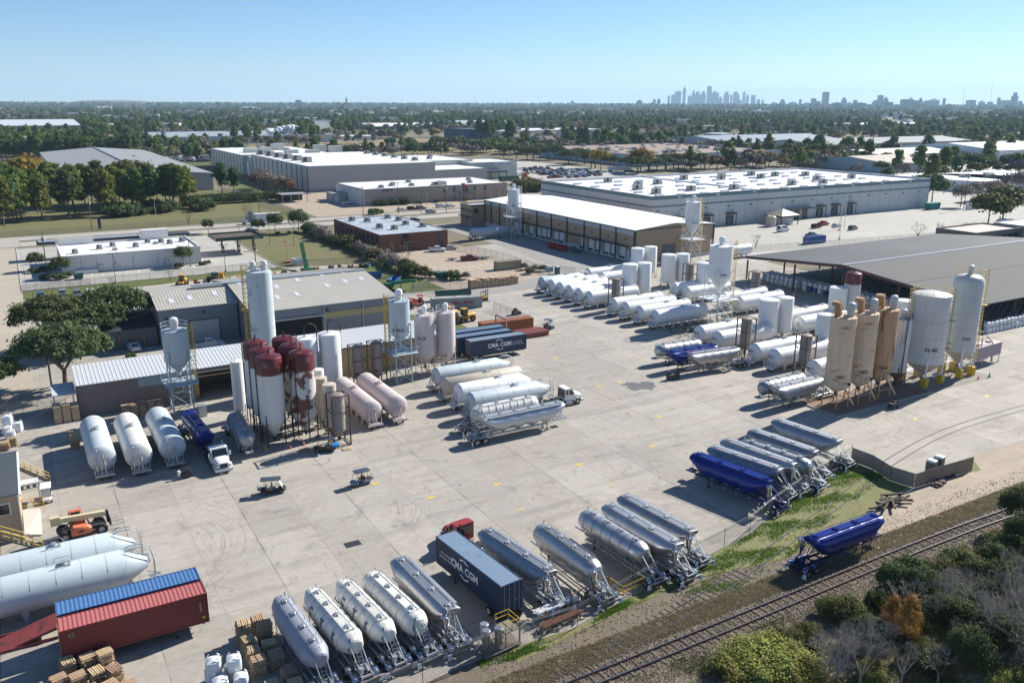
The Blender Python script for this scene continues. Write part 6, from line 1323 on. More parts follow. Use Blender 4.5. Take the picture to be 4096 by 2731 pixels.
text('eco container\nbamboo flooring',.48,WMARK,CG,(9.9,1.24,2.7),(PI/2,0,PI),sx=.95)
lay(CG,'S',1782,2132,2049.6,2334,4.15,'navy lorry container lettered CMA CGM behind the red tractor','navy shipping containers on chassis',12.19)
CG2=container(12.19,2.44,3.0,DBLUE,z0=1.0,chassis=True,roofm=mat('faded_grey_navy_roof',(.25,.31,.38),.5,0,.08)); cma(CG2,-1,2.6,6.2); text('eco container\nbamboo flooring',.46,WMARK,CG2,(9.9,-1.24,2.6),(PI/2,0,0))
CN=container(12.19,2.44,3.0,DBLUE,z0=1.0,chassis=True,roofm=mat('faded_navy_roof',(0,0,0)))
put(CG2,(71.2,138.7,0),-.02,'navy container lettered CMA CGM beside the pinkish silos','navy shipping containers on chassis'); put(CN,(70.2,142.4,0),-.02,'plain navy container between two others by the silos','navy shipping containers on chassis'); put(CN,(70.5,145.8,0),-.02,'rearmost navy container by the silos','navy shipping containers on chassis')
OR=container(12.19,2.44,2.6,ORANGE); put(OR,(82.2,154.2,0),-.05,'rusty orange container behind the red beam stack')
RC=container(12.19,2.44,3.0,RED,z0=1.1,chassis=True,roofm=mat('sun_faded_red_roof',(.40,.12,.11),.55,0,.08)); b=MB(); b.bx(.75,1.15,-1.238,-1.225,3.35,3.7); b.build('emblem',YEL,RC); b=MB(); b.bx(.8,1.1,-1.25,-1.24,3.4,3.65); b.build('emblem_field',mat('emblem_navy',(.02,.04,.2),.5),RC)  # roof colour made paler than the sides to paint sunlight on top
b=MB(); b.bx(11.6,11.85,-1.24,-1.225,1.6,1.85); b.build('sticker',YEL,RC); text('CAIU 4512',.2,WMARK,RC,(11.5,-1.24,2.8),(PI/2,PI/2,0))
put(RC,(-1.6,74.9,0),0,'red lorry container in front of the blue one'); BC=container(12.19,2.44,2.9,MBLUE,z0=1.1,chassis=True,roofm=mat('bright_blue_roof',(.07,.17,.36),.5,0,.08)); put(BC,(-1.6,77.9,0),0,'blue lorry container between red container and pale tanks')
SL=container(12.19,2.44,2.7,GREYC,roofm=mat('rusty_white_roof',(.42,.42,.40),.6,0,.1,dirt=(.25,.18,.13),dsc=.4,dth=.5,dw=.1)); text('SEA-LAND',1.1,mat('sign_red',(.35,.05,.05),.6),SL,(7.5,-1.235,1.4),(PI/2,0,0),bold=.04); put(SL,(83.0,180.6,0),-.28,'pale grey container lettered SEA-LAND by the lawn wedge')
TB=container(8,2.44,2.6,mat('tan_box_paint',(.34,.30,.20),.6,0,.08)); put(TB,(120.2,215.8,0),-.05,'tan storage container on the tan lot with timber piles'); put(container(9,2.44,2.6,mat('bright_container_blue',(.02,.08,.30),.5)),(238.5,204.5,0),0,'bright blue container by the fence before the striped warehouse')
b=MB(); b.add([(-6.4,79.6,.05),(-1.75,79.6,1.2),(-1.75,82.2,1.2),(-6.4,82.2,.05),(-6.4,79.6,0),(-1.75,79.6,.9),(-1.75,82.2,.9),(-6.4,82.2,0)],[(0,1,2,3),(4,7,6,5),(0,4,5,1),(3,2,6,7),(1,5,6,2)]); b.bx(-6.4,-1.75,79.5,79.6,.0,.3); b.bx(-6.4,-1.75,82.2,82.3,0,.3)
tag(b.build('loading_ramp',mat('worn_red_ramp',(.25,.05,.05),.6,0,.25,dirt=(.06,.04,.04),dsc=1.2,dth=.5)),'worn red steel loading ramp at the end of the blue container','ramp')
b=MB();
for k in range(4): b.bx(87.6,94.6,146.6+k*.95,147.2+k*.95,.0,1.1)
b.bx(87.4,94.8,146.5,150.2,.85,.97); b.tube((86,150.3,1.2),(94,150.3,1.2),.08,5); tag(b.build('beam_stack',mat('red_primer_steel',(.24,.07,.055),.6,0,.2)),'stack of dark red steel beams in front of the orange container','steel stack')
b=MB(); b.path([(84.5,147.2,0),(84.5,147.2,4.6),(84.5,151.6,4.6),(84.5,151.6,0)],.16,5); tag(b.build('gantry_frame',mat('pinkish_gantry',(.35,.22,.25),.6)),'pinkish steel goal frame astride the container ends','gantry')
# ---------------------------------------------------------------- lorries
WC=day_cab(); RCb=day_cab(RED2)
f=at('A1',1275,235,2.9); put(WC,(19.25,115.6,0),-PI/2+.03,'white day cab tractor coupled to the blue trailer near the silos','tractor units')
put(WC,(69.9,109.2,0),0.0,'white tractor standing at the nose of the long silver trailer','tractor units')
put(RCb,(38.6,72.4,0),PI/2+.12,'red tractor at the front of the lettered navy container','tractor units')
# ---------------------------------------------------------------- golf carts, buggy and their drivers
CB=mat('cart_dark_green',(.015,.05,.045),.35,0,.05); CBL=mat('cart_blue_grey',(.16,.24,.32),.4,0,.05); CBK=mat('cart_black',(.02,.022,.025),.35,0,.05)
GRF=mat('solar_roof_grey',(.055,.07,.095),.3,0,.1)
put(golf_cart(CBK,GRF,long=True),(22.1,100.6,0),-.32,'black golf cart with long dark roof, driver in green','golf carts'); person(None,23.35,99.9,.68,-.32,GRNTOP,label='driver in green top seated in the black golf cart')
put(golf_cart(CBL,GRF,ws=False),(35.2,96.9,0),PI+.05,'blue grey golf cart with driver in orange, on the open concrete','golf carts'); person(None,34.2,97.05,.68,PI+.05,HIVIS,label='driver in orange top seated in the blue grey golf cart')
put(golf_cart(CBK,GRF),(97.4,152.7,0),-PI/2+.25,'golf cart with windscreen coming down the lane by the orange container','golf carts'); person(None,97.45,151.8,.68,-PI/2+.25,DENIM,label='driver in dark clothes in the golf cart by the orange container')
put(golf_cart(mat('cart_white',(.6,.6,.58),.4),mat('white_cart_roof',(.7,.7,.68),.5),ws=True),(-1.2,113.2,0),-PI/2-.05,'white roofed golf cart parked beside the site office stair','golf carts')
P_=golf_cart(CBK,GRF,ws=False,long=True); q=MB(); q.bx(-.45,.5,-.5,.5,.7,1.05); q.build('cooler_box',mat('cooler_blue',(.03,.25,.6),.4),P_); put(P_,(34.9,109.2,0),PI-.35,'black utility buggy with blue box parked at the brown framed column','golf carts')
person(None,97.9,183.3,0,-PI/2,YEL,seated=False,label='worker in yellow top standing behind the yellow forklift')
P_=proto('forklift','forklift'); q=MB(); q.loft([(0,.5,1.3,.35),(.2,.55,1.35,.3),(1.0,.55,1.2,.3),(1.05,.55,.8,.3),(2.1,.5,.8,.35)],16,e=4); q.build('body',CATY,P_); q=MB()
for s in(-1,1): q.path([(.3,s*.45,1.2),(.5,s*.45,2.15),(1.5,s*.45,2.15),(1.9,s*.45,.8)],.04,5)
q.bx(.45,1.55,-.48,.48,2.12,2.2); q.build('overhead_guard',BLACK,P_); q=MB()
for s in(-1,1): q.bx(2.15,2.3,s*.35-.06,s*.35+.06,.1,2.9)
for z in(.5,1.6,2.8): q.bx(2.17,2.28,-.29,.29,z,z+.1)
q.build('mast',DARK,P_); q=MB()
for s in(-1,1): q.bx(2.35,3.4,s*.25-.06,s*.25+.06,.08,.14); q.bx(2.3,2.38,s*.25-.06,s*.25+.06,.08,.8)
q.build('fork',DARK,P_)
for x in(.4,1.8):
 for s in(-1,1): wheel(P_,x,s*.48,.32,.22,STEEL,s)
put(P_,(98.2,183.8,0),-PI/2+.2,'yellow forklift in the lane beyond the lettered grey container')
P_=proto('telehandler','telehandler'); q=MB(); q.loft([(0,.45,1.2,.65),(.3,.55,1.25,.6),(4.4,.55,1.1,.6),(4.9,.4,1.0,.7)],16,e=4.5); q.build('chassis',DARK,P_)
q=MB(); q.box((-.1,.2,2.35),(1.0,.75,.95)); q.box((2.4,.2,2.15),(5.0,.5,.55),ry=.07); q.box((4.6,.2,1.95),(1.2,.4,.42),ry=.07); q.build('boom',CREAM,P_)
q=MB(); q.loft([(1.2,.42,1.5,.6),(1.5,.5,1.7,.55),(2.9,.5,1.6,.55),(3.3,.42,1.3,.6)],14,e=4); q.v=[(x,y-.85,z) for x,y,z in q.v]; q.build('engine_cover',JLGO,P_); q=MB()
for k in range(4): q.bx(1.9+k*.15,1.98+k*.15,-1.37,-1.34,.9,1.15+k*.05)
q.build('vent_slot',BLACK,P_)
q=MB(); q.bx(1.3,2.9,.62,1.3,.6,1.5); q.build('cab_base',JLGO,P_); q=MB(); q.path([(1.35,1.25,1.5),(1.4,1.25,2.7),(2.6,1.25,2.7),(2.9,1.25,1.5)],.05,5); q.path([(1.35,.65,1.5),(1.4,.65,2.7),(2.6,.65,2.7),(2.9,.65,1.5)],.05,5); q.bx(1.4,2.6,.65,1.25,2.7,2.78); q.build('cab_frame',JLGO,P_); q=MB(); q.bx(1.5,2.5,.7,1.2,1.5,2.6); q.build('cab_glass',DGLASS,P_)
for x in(.55,4.3):
 for s in(-1,1): wheel(P_,x,s*1.05,.66,.42,STEEL,s,rx=.5)
q=MB(); q.box((5.2,.2,1.5),(.25,.5,1.4)); q.box((5.35,.2,1.0),(.15,1.1,.9)); q.tube((4.9,.2,1.9),(5.3,.2,1.1),.1,6); q.build('carriage',BLACK,P_); q=MB()
for s in(-.35,.75): q.bx(5.45,6.9,s-.07,s+.07,.42,.48); q.bx(5.4,5.48,s-.07,s+.07,.42,1.3)
q.build('fork',STEEL,P_)
q=MB(); q.tube((.4,-.35,1.3),(1.5,.1,2.0),.09,6); q.tube((3.3,.2,1.0),(3.0,.2,1.9),.08,6); q.build('lift_ram',DARK,P_)
put(P_,(-.6,99.9,0),.06,'orange and cream telehandler parked by the site office stair')
def loader(col=CATY,bucket=True):
 P=proto('wheel_loader','wheel loader'); q=MB(); q.loft([(0,.9,1.9,.7),(.4,1.0,2.0,.65),(2.3,1.0,1.9,.7),(2.5,.8,1.5,.8)],16,e=4); q.loft([(2.5,.5,1.4,.8),(4.6,.55,1.3,.7)],12,e=4); q.build('body',col,P)
 q=MB(); q.bx(2.0,3.3,-.6,.6,1.6,3.0); q.build('cab',DGLASS,P); q=MB(); q.bx(1.9,3.4,-.7,.7,3.0,3.12); q.build('cab_roof',col,P)
 for x in(1.0,4.0):
  for s in(-1,1): wheel(P,x,s*1.05,.75,.5,col if col in(CATY,) else STEEL,s,rx=.45)
 q=MB()
 for s in(-1,1): q.tube((3.6,s*.5,1.5),(5.6,s*.5,.7),.14,5)
 q.build('lift_arm',col,P)
 if bucket: q=MB(); q.add([(5.6,-1.3,1.3),(5.6,1.3,1.3),(5.3,1.3,.5),(5.3,-1.3,.5),(6.6,1.3,.15),(6.6,-1.3,.15),(5.6,-1.3,.1),(5.6,1.3,.1)],[(0,1,2,3),(3,2,7,6),(6,7,4,5),(0,3,6,5),(1,4,7,2)]); q.build('bucket',DARK,P)
 return P
LD=loader(); put(LD,(86.8,166.2,0),PI+.2,'yellow wheel loader facing the pinkish silos','wheel loaders'); put(LD,(84.2,170.6,0),PI+.6,'second yellow wheel loader behind the first near the silos','wheel loaders'); put(loader(),(37,239.5,0),-1.9,'yellow wheel loader at the end of the equipment row','wheel loaders')
DZ=loader(mat('dark_green_machine',(.03,.06,.03),.5),False); put(DZ,(43.5,238.5,0),-1.2,'dark green tractor loader in the equipment row','wheel loaders')
P_=proto('backhoe','backhoe'); q=MB(); q.loft([(0,.7,1.6,.6),(.3,.8,1.7,.6),(2.4,.8,1.5,.6)],14,e=4); q.bx(.6,1.9,-.7,.7,1.7,2.75); q.build('body',CATY,P_); q=MB(); q.bx(.65,1.85,-.72,.72,1.8,2.65); q.build('cab_glass',DGLASS,P_)
for x in(.3,2.1):
 for s in(-1,1): wheel(P_,x,s*.85,.55,.35,CATY,s,rx=.45)
q=MB(); q.path([(2.4,0,1.2),(4.0,0,2.7),(5.0,0,1.2),(4.8,0,.4)],.16,5); q.build('boom',CATY,P_)
put(P_,(46.5,238.5,0),-1.6,'small yellow backhoe beside the dark green loader')
P_=proto('mobile_crane','crane'); q=MB(); q.bx(-1.5,1.5,-1.1,1.1,.6,1.8); q.build('body',GRN,P_); q=MB(); q.box((-.7,0,5.2),(.9,.7,8.3),ry=-.16); q.box((-.25,.45,4.5),(.5,.35,6.2),ry=-.1); q.build('boom',GRN,P_)
for x in(-1,1):
 for s in(-1,1): wheel(P_,x,s*1.2,.55,.35,STEEL,s)
put(P_,(70.2,237,0),.3,'tall green crane boom standing in the equipment row')
P_=proto('conveyor_arm','machine'); q=MB(); q.box((0,0,1.9),(7,.9,.7),ry=-.16); q.box((-4,.2,.8),(2.4,1.6,.9)); q.build('arm',GRN,P_); q=MB();
for x in(-4,-1,2.5): q.tube((x,-.4,0),(x,-.4,1.4+x*.12),.09,5); q.tube((x,.4,0),(x,.4,1.4+x*.12),.09,5)
q.build('leg',DARK,P_); put(P_,(86.5,205,0),-.75,'green folded machine arm lying on the lawn edge')
GE='small machine parts along the equipment row'
def block(P,lst,m_,nm='body'):
 q=MB()
 for c,d,rz in lst: q.box(c,d,rz)
 q.build(nm,m_,P)
R=random.Random(9)
RED3=mat('old_machine_red',(.30,.05,.03),.6,0,.2)
for i,(x,y,col,lb) in enumerate(((39.6,236.5,RED3,'pile of red steel parts beside the loaders'),(42.0,236.6,mat('pale_pink_steel',(.5,.3,.28),.6),'pale pink steel bars by the red pile'),(45.6,236.2,CATY,'yellow machine weight on the pale slab'),(47.9,236.6,CATY,'yellow engine block unit'),(51.3,236.6,CATY,'yellow roller drum unit near the tall silo'),
 (56.5,237.5,CATY,'yellow box stack right of the tall silo'),(60.3,236.5,CATY,'yellow frame with pipes in the equipment row'),(63.9,238.2,DARK,'dark engine skid in the equipment row'),(66.3,237,DARK,'dark compressor by the green crane'),(73.7,239,mat('ochre_machine',(.35,.22,.08),.6),'ochre drum machine right of the green crane'),(77.9,238.7,DARK,'dark winch unit on the pale slab'),(80.5,238.8,RUST,'pair of rusty tall cylinders'),(83.4,237.2,mat('brown_cabinet',(.14,.09,.07),.7),'brown steel cabinet stack'),(87,238.4,RUST,'rusty plate standing upright'),(89,238.4,mat('teal_box',(.05,.2,.18),.6),'small teal box beside the hedge'),
 (97.6,165.8,BLACK,'black grapple bucket lying on the concrete by the fence'))):
 P_=thing('machine_part',lb,'machine',(x,y,0),R.random()*3,GE)
 block(P_,[((0,0,.55),(1.7,1.1,.9),0),((.4,.2,1.1),(.7,.8,.5),.3),((-.5,-.1,1.2),(.5,.5,.9),.5)],col); q=MB(); q.tube((-.8,0,.4),(.9,.3,1.5),.1,6); q.lathe([(.3,-.5),(.4,-.45),(.4,.45),(.3,.5)],12,(.6,-.6,.45),'y'); q.build('drum',DARK,P_)
RTR=proto('tractor','tractor'); block(RTR,[((0,0,.9),(2.6,.8,.8),0),((-.6,0,1.5),(.9,1.2,.7),0),((1.0,0,1.15),(.6,.6,.6),0)],RED3)
for x in(-.9,1.1):
 for s in(-1,1): wheel(RTR,x,s*.75,.6 if x<0 else .4,.3,STEEL,s)
block(RTR,[((-.5,0,2.4),(1.5,1.4,.12),0)],RED3,'canopy'); q=MB()
for sx in(-1.1,.1):
 for s in(-1,1): q.tube((sx,s*.6,1.5),(sx,s*.6,2.4),.04,4)
q.build('canopy_post',DARK,RTR)
put(RTR,(82,186,0),2.6,'red canopied tractor beside the lettered grey container','old red machines'); put(RTR,(79.6,183.5,0),.4,'second old red machine near the grey container','old red machines')
for x,y,a,lb in((156.2,241,0,'red hopper bin farthest along the dock doors'),(156.6,237.5,.1,'red hopper bin second along the dock doors'),(156.4,234.2,0,'red hopper bin nearest the flat green trailer')):
 P_=thing('tipping_bin',lb,'bin',(x,y,0),a,'red tipping bins by the dock'); q=MB(); q.add([(-1.2,-1.3,1.6),(1.2,-1.3,1.6),(1.2,1.3,1.6),(-1.2,1.3,1.6),(-.7,-1.2,.3),(1.1,-1.2,.3),(1.1,1.2,.3),(-.7,1.2,.3)],[(0,1,5,4),(1,2,6,5),(2,3,7,6),(3,0,4,7),(4,5,6,7)]); q.build('hopper',mat('bin_red',(.4,.02,.03),.5),P_); block(P_,[((0,0,.15),(2.2,2.4,.25),0)],DARK,'base')
P_=thing('flat_trailer','dark green flat trailer beside the red bins','trailer',(158.5,229.5,0),1.5); block(P_,[((0,0,.8),(5,2.2,.2),0),((2.6,0,1.2),(.1,2.2,.8),0)],mat('dark_teal_steel',(.04,.09,.08),.6),'deck')
for s in(-1,1): wheel(P_,0,s*1.2,.35,.25,STEEL,s)
def skip(nm,lb,x,y,rz,d,col,lid=None):
 t=thing(nm,lb,'skip',(x,y,0),rz); L,W,H=d; q=MB(); q.add([(-L/2,-W/2,H),(L/2,-W/2,H),(L/2,W/2,H),(-L/2,W/2,H),(-L/2+.3,-W/2+.1,.1),(L/2-.3,-W/2+.1,.1),(L/2-.3,W/2-.1,.1),(-L/2+.3,W/2-.1,.1)],[(0,1,5,4),(1,2,6,5),(2,3,7,6),(3,0,4,7),(7,6,5,4)]);
 for i in range(5): q.bx(-L/2+.2+i*L/5,-L/2+.35+i*L/5,-W/2-.08,-W/2+.02,.3,H)
 q.build('body',col,t); q=MB(); q.bx(-L/2-.04,L/2+.04,-W/2-.06,-W/2+.06,H-.1,H+.02); q.bx(-L/2-.04,L/2+.04,W/2-.06,W/2+.06,H-.1,H+.02); q.build('rim',col,t)
 if lid: q=MB(); q.bx(-L/2,L/2,-W/2,W/2,H+.02,H+.1); q.build('lid',lid,t)
 return t
skip('dumpster','dark green dumpster beside the shrub on the tan lot',100.6,211.5,0,(3.4,2,2),mat('bin_green',(.02,.09,.06),.6),mat('bin_green',(0,0,0))); skip('dumpster','green dumpster by the planted island behind the white shop',12.9,261.5,0,(2.6,1.8,1.5),mat('bin_green',(0,0,0)),mat('bin_green',(0,0,0)))
skip('skip','blue open skip on the lawn by the workshop gable',84,222.5,-.3,(6,2.4,1.6),mat('skip_blue',(.03,.12,.3),.6)); skip('skip','blue open skip with rubbish beside the green machine arm',86.5,212,.9,(6,2.4,1.7),mat('skip_blue',(0,0,0))); skip('skip','long dark green skip behind the lettered grey container',92,187,-.28,(9,2.4,2.2),mat('skip_teal',(.03,.10,.09),.6)); skip('skip','teal waste container at the far corner of the striped warehouse',372,247,0,(8,3,3),mat('bright_teal',(.02,.22,.18),.6),mat('bright_teal',(0,0,0)))
PL=proto('portable_toilet','portable toilet'); q=MB(); q.bx(-.55,.55,-.55,.55,0,2.0); q.build('cabin',mat('toilet_grey',(.07,.09,.10),.5),PL); q=MB(); q.loft([(-.58,.5,2.1,2.0),(-.4,.58,2.25,2.0),(.4,.58,2.25,2.0),(.58,.5,2.1,2.0)],12,e=3); q.build('roof',WHITE,PL); q=MB(); q.bx(-.35,.35,-.57,-.55,.15,1.9); q.build('door',mat('toilet_door',(.12,.15,.16),.5),PL)
put(PL,pos('A4',1185,374),.2,'portable toilet nearer the camera behind the screened fence','portable toilets'); put(PL,pos('A4',1228,350),.2,'portable toilet behind its twin at the screened fence','portable toilets'); put(PL,(132.9,202,0),0,'single portable toilet between tan lot and white tanks','portable toilets')
CN_=proto('traffic_cone','traffic cone'); q=MB(); q.bx(-.19,.19,-.19,.19,0,.04); q.lathe([(.15,.04),(.03,.72),(.001,.73)],12,mi=0); q.build('body',CONE,CN_); q=MB(); q.lathe([(.112,.27),(.085,.42)],12); q.build('white_band',WMARK,CN_)
for x,y,lb in((29.5,113.1,'orange cone in front of the maroon topped silos'),(31.5,113.4,'orange cone beside the small dark pallet'),(25.7,116.2,'orange cone by the feet of the slim white silo'),(4.0,145.4,'orange cone at the shed corner, left of the pair'),(4.5,145.3,'orange cone at the shed corner, right of the pair'),(145.5,83.2,'orange cone between the two large silos'),(2.9,143.6,'orange cone fallen against the dark pallet box')): put(CN_,(x,y,0),0,lb,'orange traffic cones')
P_=proto('traffic_cone','traffic cone'); q=MB(); q.bx(-.19,.19,-.19,.19,0,.04); q.lathe([(.15,.04),(.03,.8),(.001,.81)],12); q.build('body',YEL,P_); put(P_,(26.3,114.2,0),0,'yellow cone beside the white cabinet of the grey trailer'); P_=proto('traffic_cone','traffic cone'); q=MB(); q.lathe([(.2,.0),(.03,.95),(.001,.96)],12); q.build('body',mat('cone_green',(.02,.35,.08),.5),P_); put(P_,(148.3,82.9,0),0,'green cone by the feet of the S-01 silo')
PAL=MB()
for i in range(6): PAL.bx(-.6,.6,-.5+i*.18,-.5+i*.18+.1,.11,.135)
for y in(-.46,-.04,.38): PAL.bx(-.6,.6,y,y+.09,.022,.108)
for i in range(3): PAL.bx(-.6+i*.54,-.6+i*.54+.12,-.5,.5,0,.02)
pal=PAL.build('pallet',WOOD,proto('z','z')); pal.parent=None
def pstack(x,y,n,rz,lb,R,lean=.07,cap=None):
 for k in range(n):
  o=pal.copy(); COL.objects.link(o); o.location=(x+R.uniform(-lean,lean),y+R.uniform(-lean,lean),.14*k+.002); o.rotation_euler=(0,0,rz+R.uniform(-.12,.12)+(PI/2 if R.random()<.3 else 0))
  tag(o,lb,'pallet','pallets '+lb[7:])
R=random.Random(31); NPAL=0
STK=[(12.9,70.6,15),(14.5,71.6,11),(12.9,68.7,11),(14.6,69.6,14),(12.9,66.9,11),(14.4,67.6,9),(14.5,65.5,11),(12.9,65.2,12),(14.9,62.9,10),(14.9,61.2,9),(13.2,61.9,9),
     (-1.3,73.1,12),(.25,72.9,12),(1.6,72.6,13),(-2.1,71.6,9),(-.6,71.1,9),(.8,70.9,10),(2.1,70.4,10),(-3.6,71.4,7),(-5,71.6,6),(-1.4,69.6,7),(.2,69.4,6),(1.6,68.9,8),(2.9,68.2,7)]
NM=['first','second','third','fourth','fifth','sixth','seventh','eighth','ninth','tenth','eleventh','twelfth','thirteenth']
for i,(x,y,n) in enumerate(STK):
 nm='pallet in the %s stack beside the grey blue trailer'%NM[i] if i<11 else 'pallet in the %s stack before the red container'%NM[i-11]
 pstack(x,y,n,R.choice((0,PI/2))+R.uniform(-.12,.12)+(.25 if i>=11 else 0),nm,R)
for x,y,rz,lb in((31.0,111.3,.1,'dark weathered pallet lying beside the orange cones'),(36.3,108.8,.15,'clean new pallet lying at the foot of the framed column')): pstack(x,y,2 if x<32 else 1,rz,lb,R)
for x,y in((3.0,128.6),(2.9,131.1),(-5.6,132.6),(-4.7,133.8)): pstack(x,y,13 if x>0 else 9,0,'pallet in the pile %s'%('left of the grey blue tank' if x>0 else 'below the white bags'),R)
def pwall(label,x0,x1,y0,y1,h):
 q=MB(); R=random.Random(int(x0)); x=x0
 while x<x1-1:
  y=y0
  while y<y1-.9:
   hh=int(h/.14)-R.randint(0,3)
   for k in range(hh):
    ox,oy=R.uniform(-.04,.04),R.uniform(-.04,.04); z=k*.14
    q.bx(x+ox,x+1.1+ox,y+oy,y+.95+oy,z+.1,z+.135)
    for yy in(.02,.42,.82): q.bx(x+ox+.02,x+1.08+ox,y+oy+yy,y+oy+yy+.1,z,z+.1)
   y+=1.06
  x+=1.22
 return tag(q.build('pallet_stacks',WOOD),label,'pallets',None,'stuff')
pwall('dense wall of brown pallet stacks at the end of the taupe shed',1.0,4.5,140.3,142.6,2.9); pwall('row of pallet stacks behind the pale tanks along the shed wall',10.3,17,137.2,139.4,2.2); pwall('long brown wall of pallet stacks at the yard edge by the tan lot',101.6,116.5,195.6,198.2,2.6)
bg=MB(); bg.loft([(0,.46,.46,-.46),(.06,.5,.5,-.5),(.5,.52,.52,-.52),(.9,.48,.48,-.48),(1.0,.3,.3,-.3),(1.06,.1,.1,-.1)],14,e=3.2); bg.v=[(y,z,x) for x,y,z in bg.v]
for sx in(-1,1):
 for sy in(-1,1): bg.tube((sx*.42,sy*.42,.9),(sx*.25,sy*.25,1.18),.035,4)
bag=bg.build('bulk_bag',BAGW,proto('z','z')); bag.parent=None; bagb=bag.copy(); bagb.data=bag.data.copy(); bagb.data.materials[0]=BAGB
def putbag(x,y,z,lb,grp,src=bag,s=1.):
 o=src.copy(); COL.objects.link(o); o.location=(x,y,z); o.rotation_euler=(0,0,R.uniform(-.3,.3)+R.choice((0,PI/2))); k=s*R.uniform(.93,1.05); o.scale=(k,k,k*R.uniform(.92,1.05)); return tag(o,lb,'bulk bag',grp)
n=0
for j in range(38):
 y=166-j*1.62
 for k in range(2):
  for dx in range(3 if k==0 else 3):
   if n>232: break
   x=178.2+dx*1.35+(.4 if k else 0);
   if abs(y-153)<1 and dx==0: continue
   src=bagb if (8<j<20 and dx==0 and k==0 and j%3!=0) else bag
   where='along the open front of the bag canopy'
   putbag(x,y+(.2 if k else 0),k*1.12,('blue bulk bag stacked ' if src is bagb else 'white bulk bag stacked ')+where,'bulk bags at the front of the canopy' if src is bag else 'blue bulk bags at the front of the canopy',src,1.15); n+=1
for j in range(26):
 for k in range(2):
  putbag(178+j*1.45,101.4+.3*k,k*1.12,'white bulk bag in the long row beside the near canopy eave','bulk bags along the near canopy side',bag,1.2)
q=MB(); R=random.Random(77)
for i in range(46):
 for j in range(11):
  x=183+j*3.0; y=104+i*1.42
  for k in range(2):
   h=1.15; q.loft([(k*h,.5,.5,-.5),(k*h+.5,.56,.56,-.56),(k*h+1.0,.45,.45,-.45),(k*h+1.08,.15,.15,-.15)],8,e=3)
   m_=len(q.v)-32;
   for a in range(m_,len(q.v)): X,Y,Z=q.v[a]; q.v[a]=(x+Y+k*.2,y+Z,X)
tag(q.build('bag_stacks',BAGW),'mass of white bulk bags filling the shade under the canopy','bulk bags',None,'stuff')
for x,y,z in((9.3,66.2,0),(10.9,65.9,0),(9.6,64.7,0),(11.2,64.3,0),(9.4,66.0,1.05),(11.0,65.6,1.05)): putbag(x,y,z,'crumpled white bulk bag beside the pallet stacks','crumpled bags beside the pallets',bag,1.3)
for x,y,z in((-5.2,141.5,0),(-3.9,140,0),(-5.3,139.2,0),(-4.9,137,0),(-5.1,140.6,1.1)): putbag(x,y,z,'white bulk bag at the picture edge beside the shed','white bags at the picture edge',bag,1.3)
for i in range(24):
 b=MB(); y=166-i*2.8; b.tube((175.6,y,0),(175.6,y,1.1),.1,7); tag(b.build('bollard',YEL),'short yellow bollard guarding the bag canopy edge','bollard','yellow bollards along the canopy')
def frame_cluster(label,cx,cy,wx,wy,h,m_,n,seed,name='steel_rack'):
 q=MB(); R=random.Random(seed)
 for i in range(n):
  x,y,z=R.uniform(-wx,wx),R.uniform(-wy,wy),R.uniform(.1,h); ax=R.choice('xyz'); l=R.uniform(.8,2.6)
  d={'x':(l,0,0),'y':(0,l,0),'z':(0,0,min(l,h))}[ax];
  if ax=='z': z=0
  q.tube((x,y,z),(x+d[0],y+d[1],z+d[2]),.05,4)
 for k in range(3): q.box((R.uniform(-wx,wx),R.uniform(-wy,wy),.6),(1.,.8,.9),R.random())
 o=q.build(name,m_,None,loc=(cx,cy,0)); return tag(o,label,'steel frames')
frame_cluster('tangle of dark green pipe frames on the ground below the K318 tower',123.5,132.5,6,3.2,1.5,mat('green_black_pipe',(.04,.06,.055),.6,.2),110,5)
frame_cluster('cluster of white and green pipe racks at the foot of the K318 tower',130.5,134.5,3.5,2,2.2,mat('pale_green_pipe',(.3,.38,.36),.5),60,6)
frame_cluster('rusty steel rods and offcuts dumped by the fence behind the silver trailer',36.4,57.9,.1,.1,.5,RUST,1,7) if 0 else None
def piperack(label,cx,cy,rz,n,l,m_,h=.9,name='pipe_rack'):
 t=thing(name,label,'pipe rack',(cx,cy,0),rz); q=MB(); R=random.Random(n)
 for i in range(n): y=-.5+1.0*(i%7)/7; z=h+.1+.11*(i//7); q.tube((-l/2+R.uniform(-.3,.3),y,z),(l/2+R.uniform(-.3,.3),y,z),.05,6)
 q.build('pipe',m_,t); q=MB()
 for x in(-l*.35,l*.35):
  for s in(-.6,.6): q.tube((x,s,0),(x,s,h+.5),.05,4)
  for z in(h*.45,h): q.tube((x,-.6,z),(x,.6,z),.05,4)
 q.build('frame',RUST,t)
 return t
piperack('rack of bundled white plastic pipes behind the lettered container',39.9,60.0,.08,16,4.6,WHITE); piperack('lower rusty rack with loose bars near the fence',39.6,58.5,.1,12,4.4,RUST,.5)
t=thing('handrail_cage','yellow handrail cage standing by the fence and rusty panels','handrail',(48.8,60.2,0),.1); q=MB()
for x in(-1.5,1.5):
 for y in(-1,1):
  q.tube((x,y,0),(x,y,1.2),.04,5)
for z in(.6,1.2):
 for s in(-1,1): q.tube((-1.5,s,z),(1.5,s,z),.035,5); q.tube((s*1.5,-1,z),(s*1.5,1,z),.035,5)
for k in range(5): q.tube((-1.5+k*.6,-1,.3),(-1.5+k*.6,1,.3+.0),.04,5)
q.build('railing',YEL,t)
t=thing('panel_fence','rusty brown open panel frame standing between trailers and fence','frame',(43.7,59.6,0),.17); q=MB()
for k in range(6): q.tube((-2.6+k*1.05,0,0),(-2.6+k*1.05,0,2.2),.05,4)
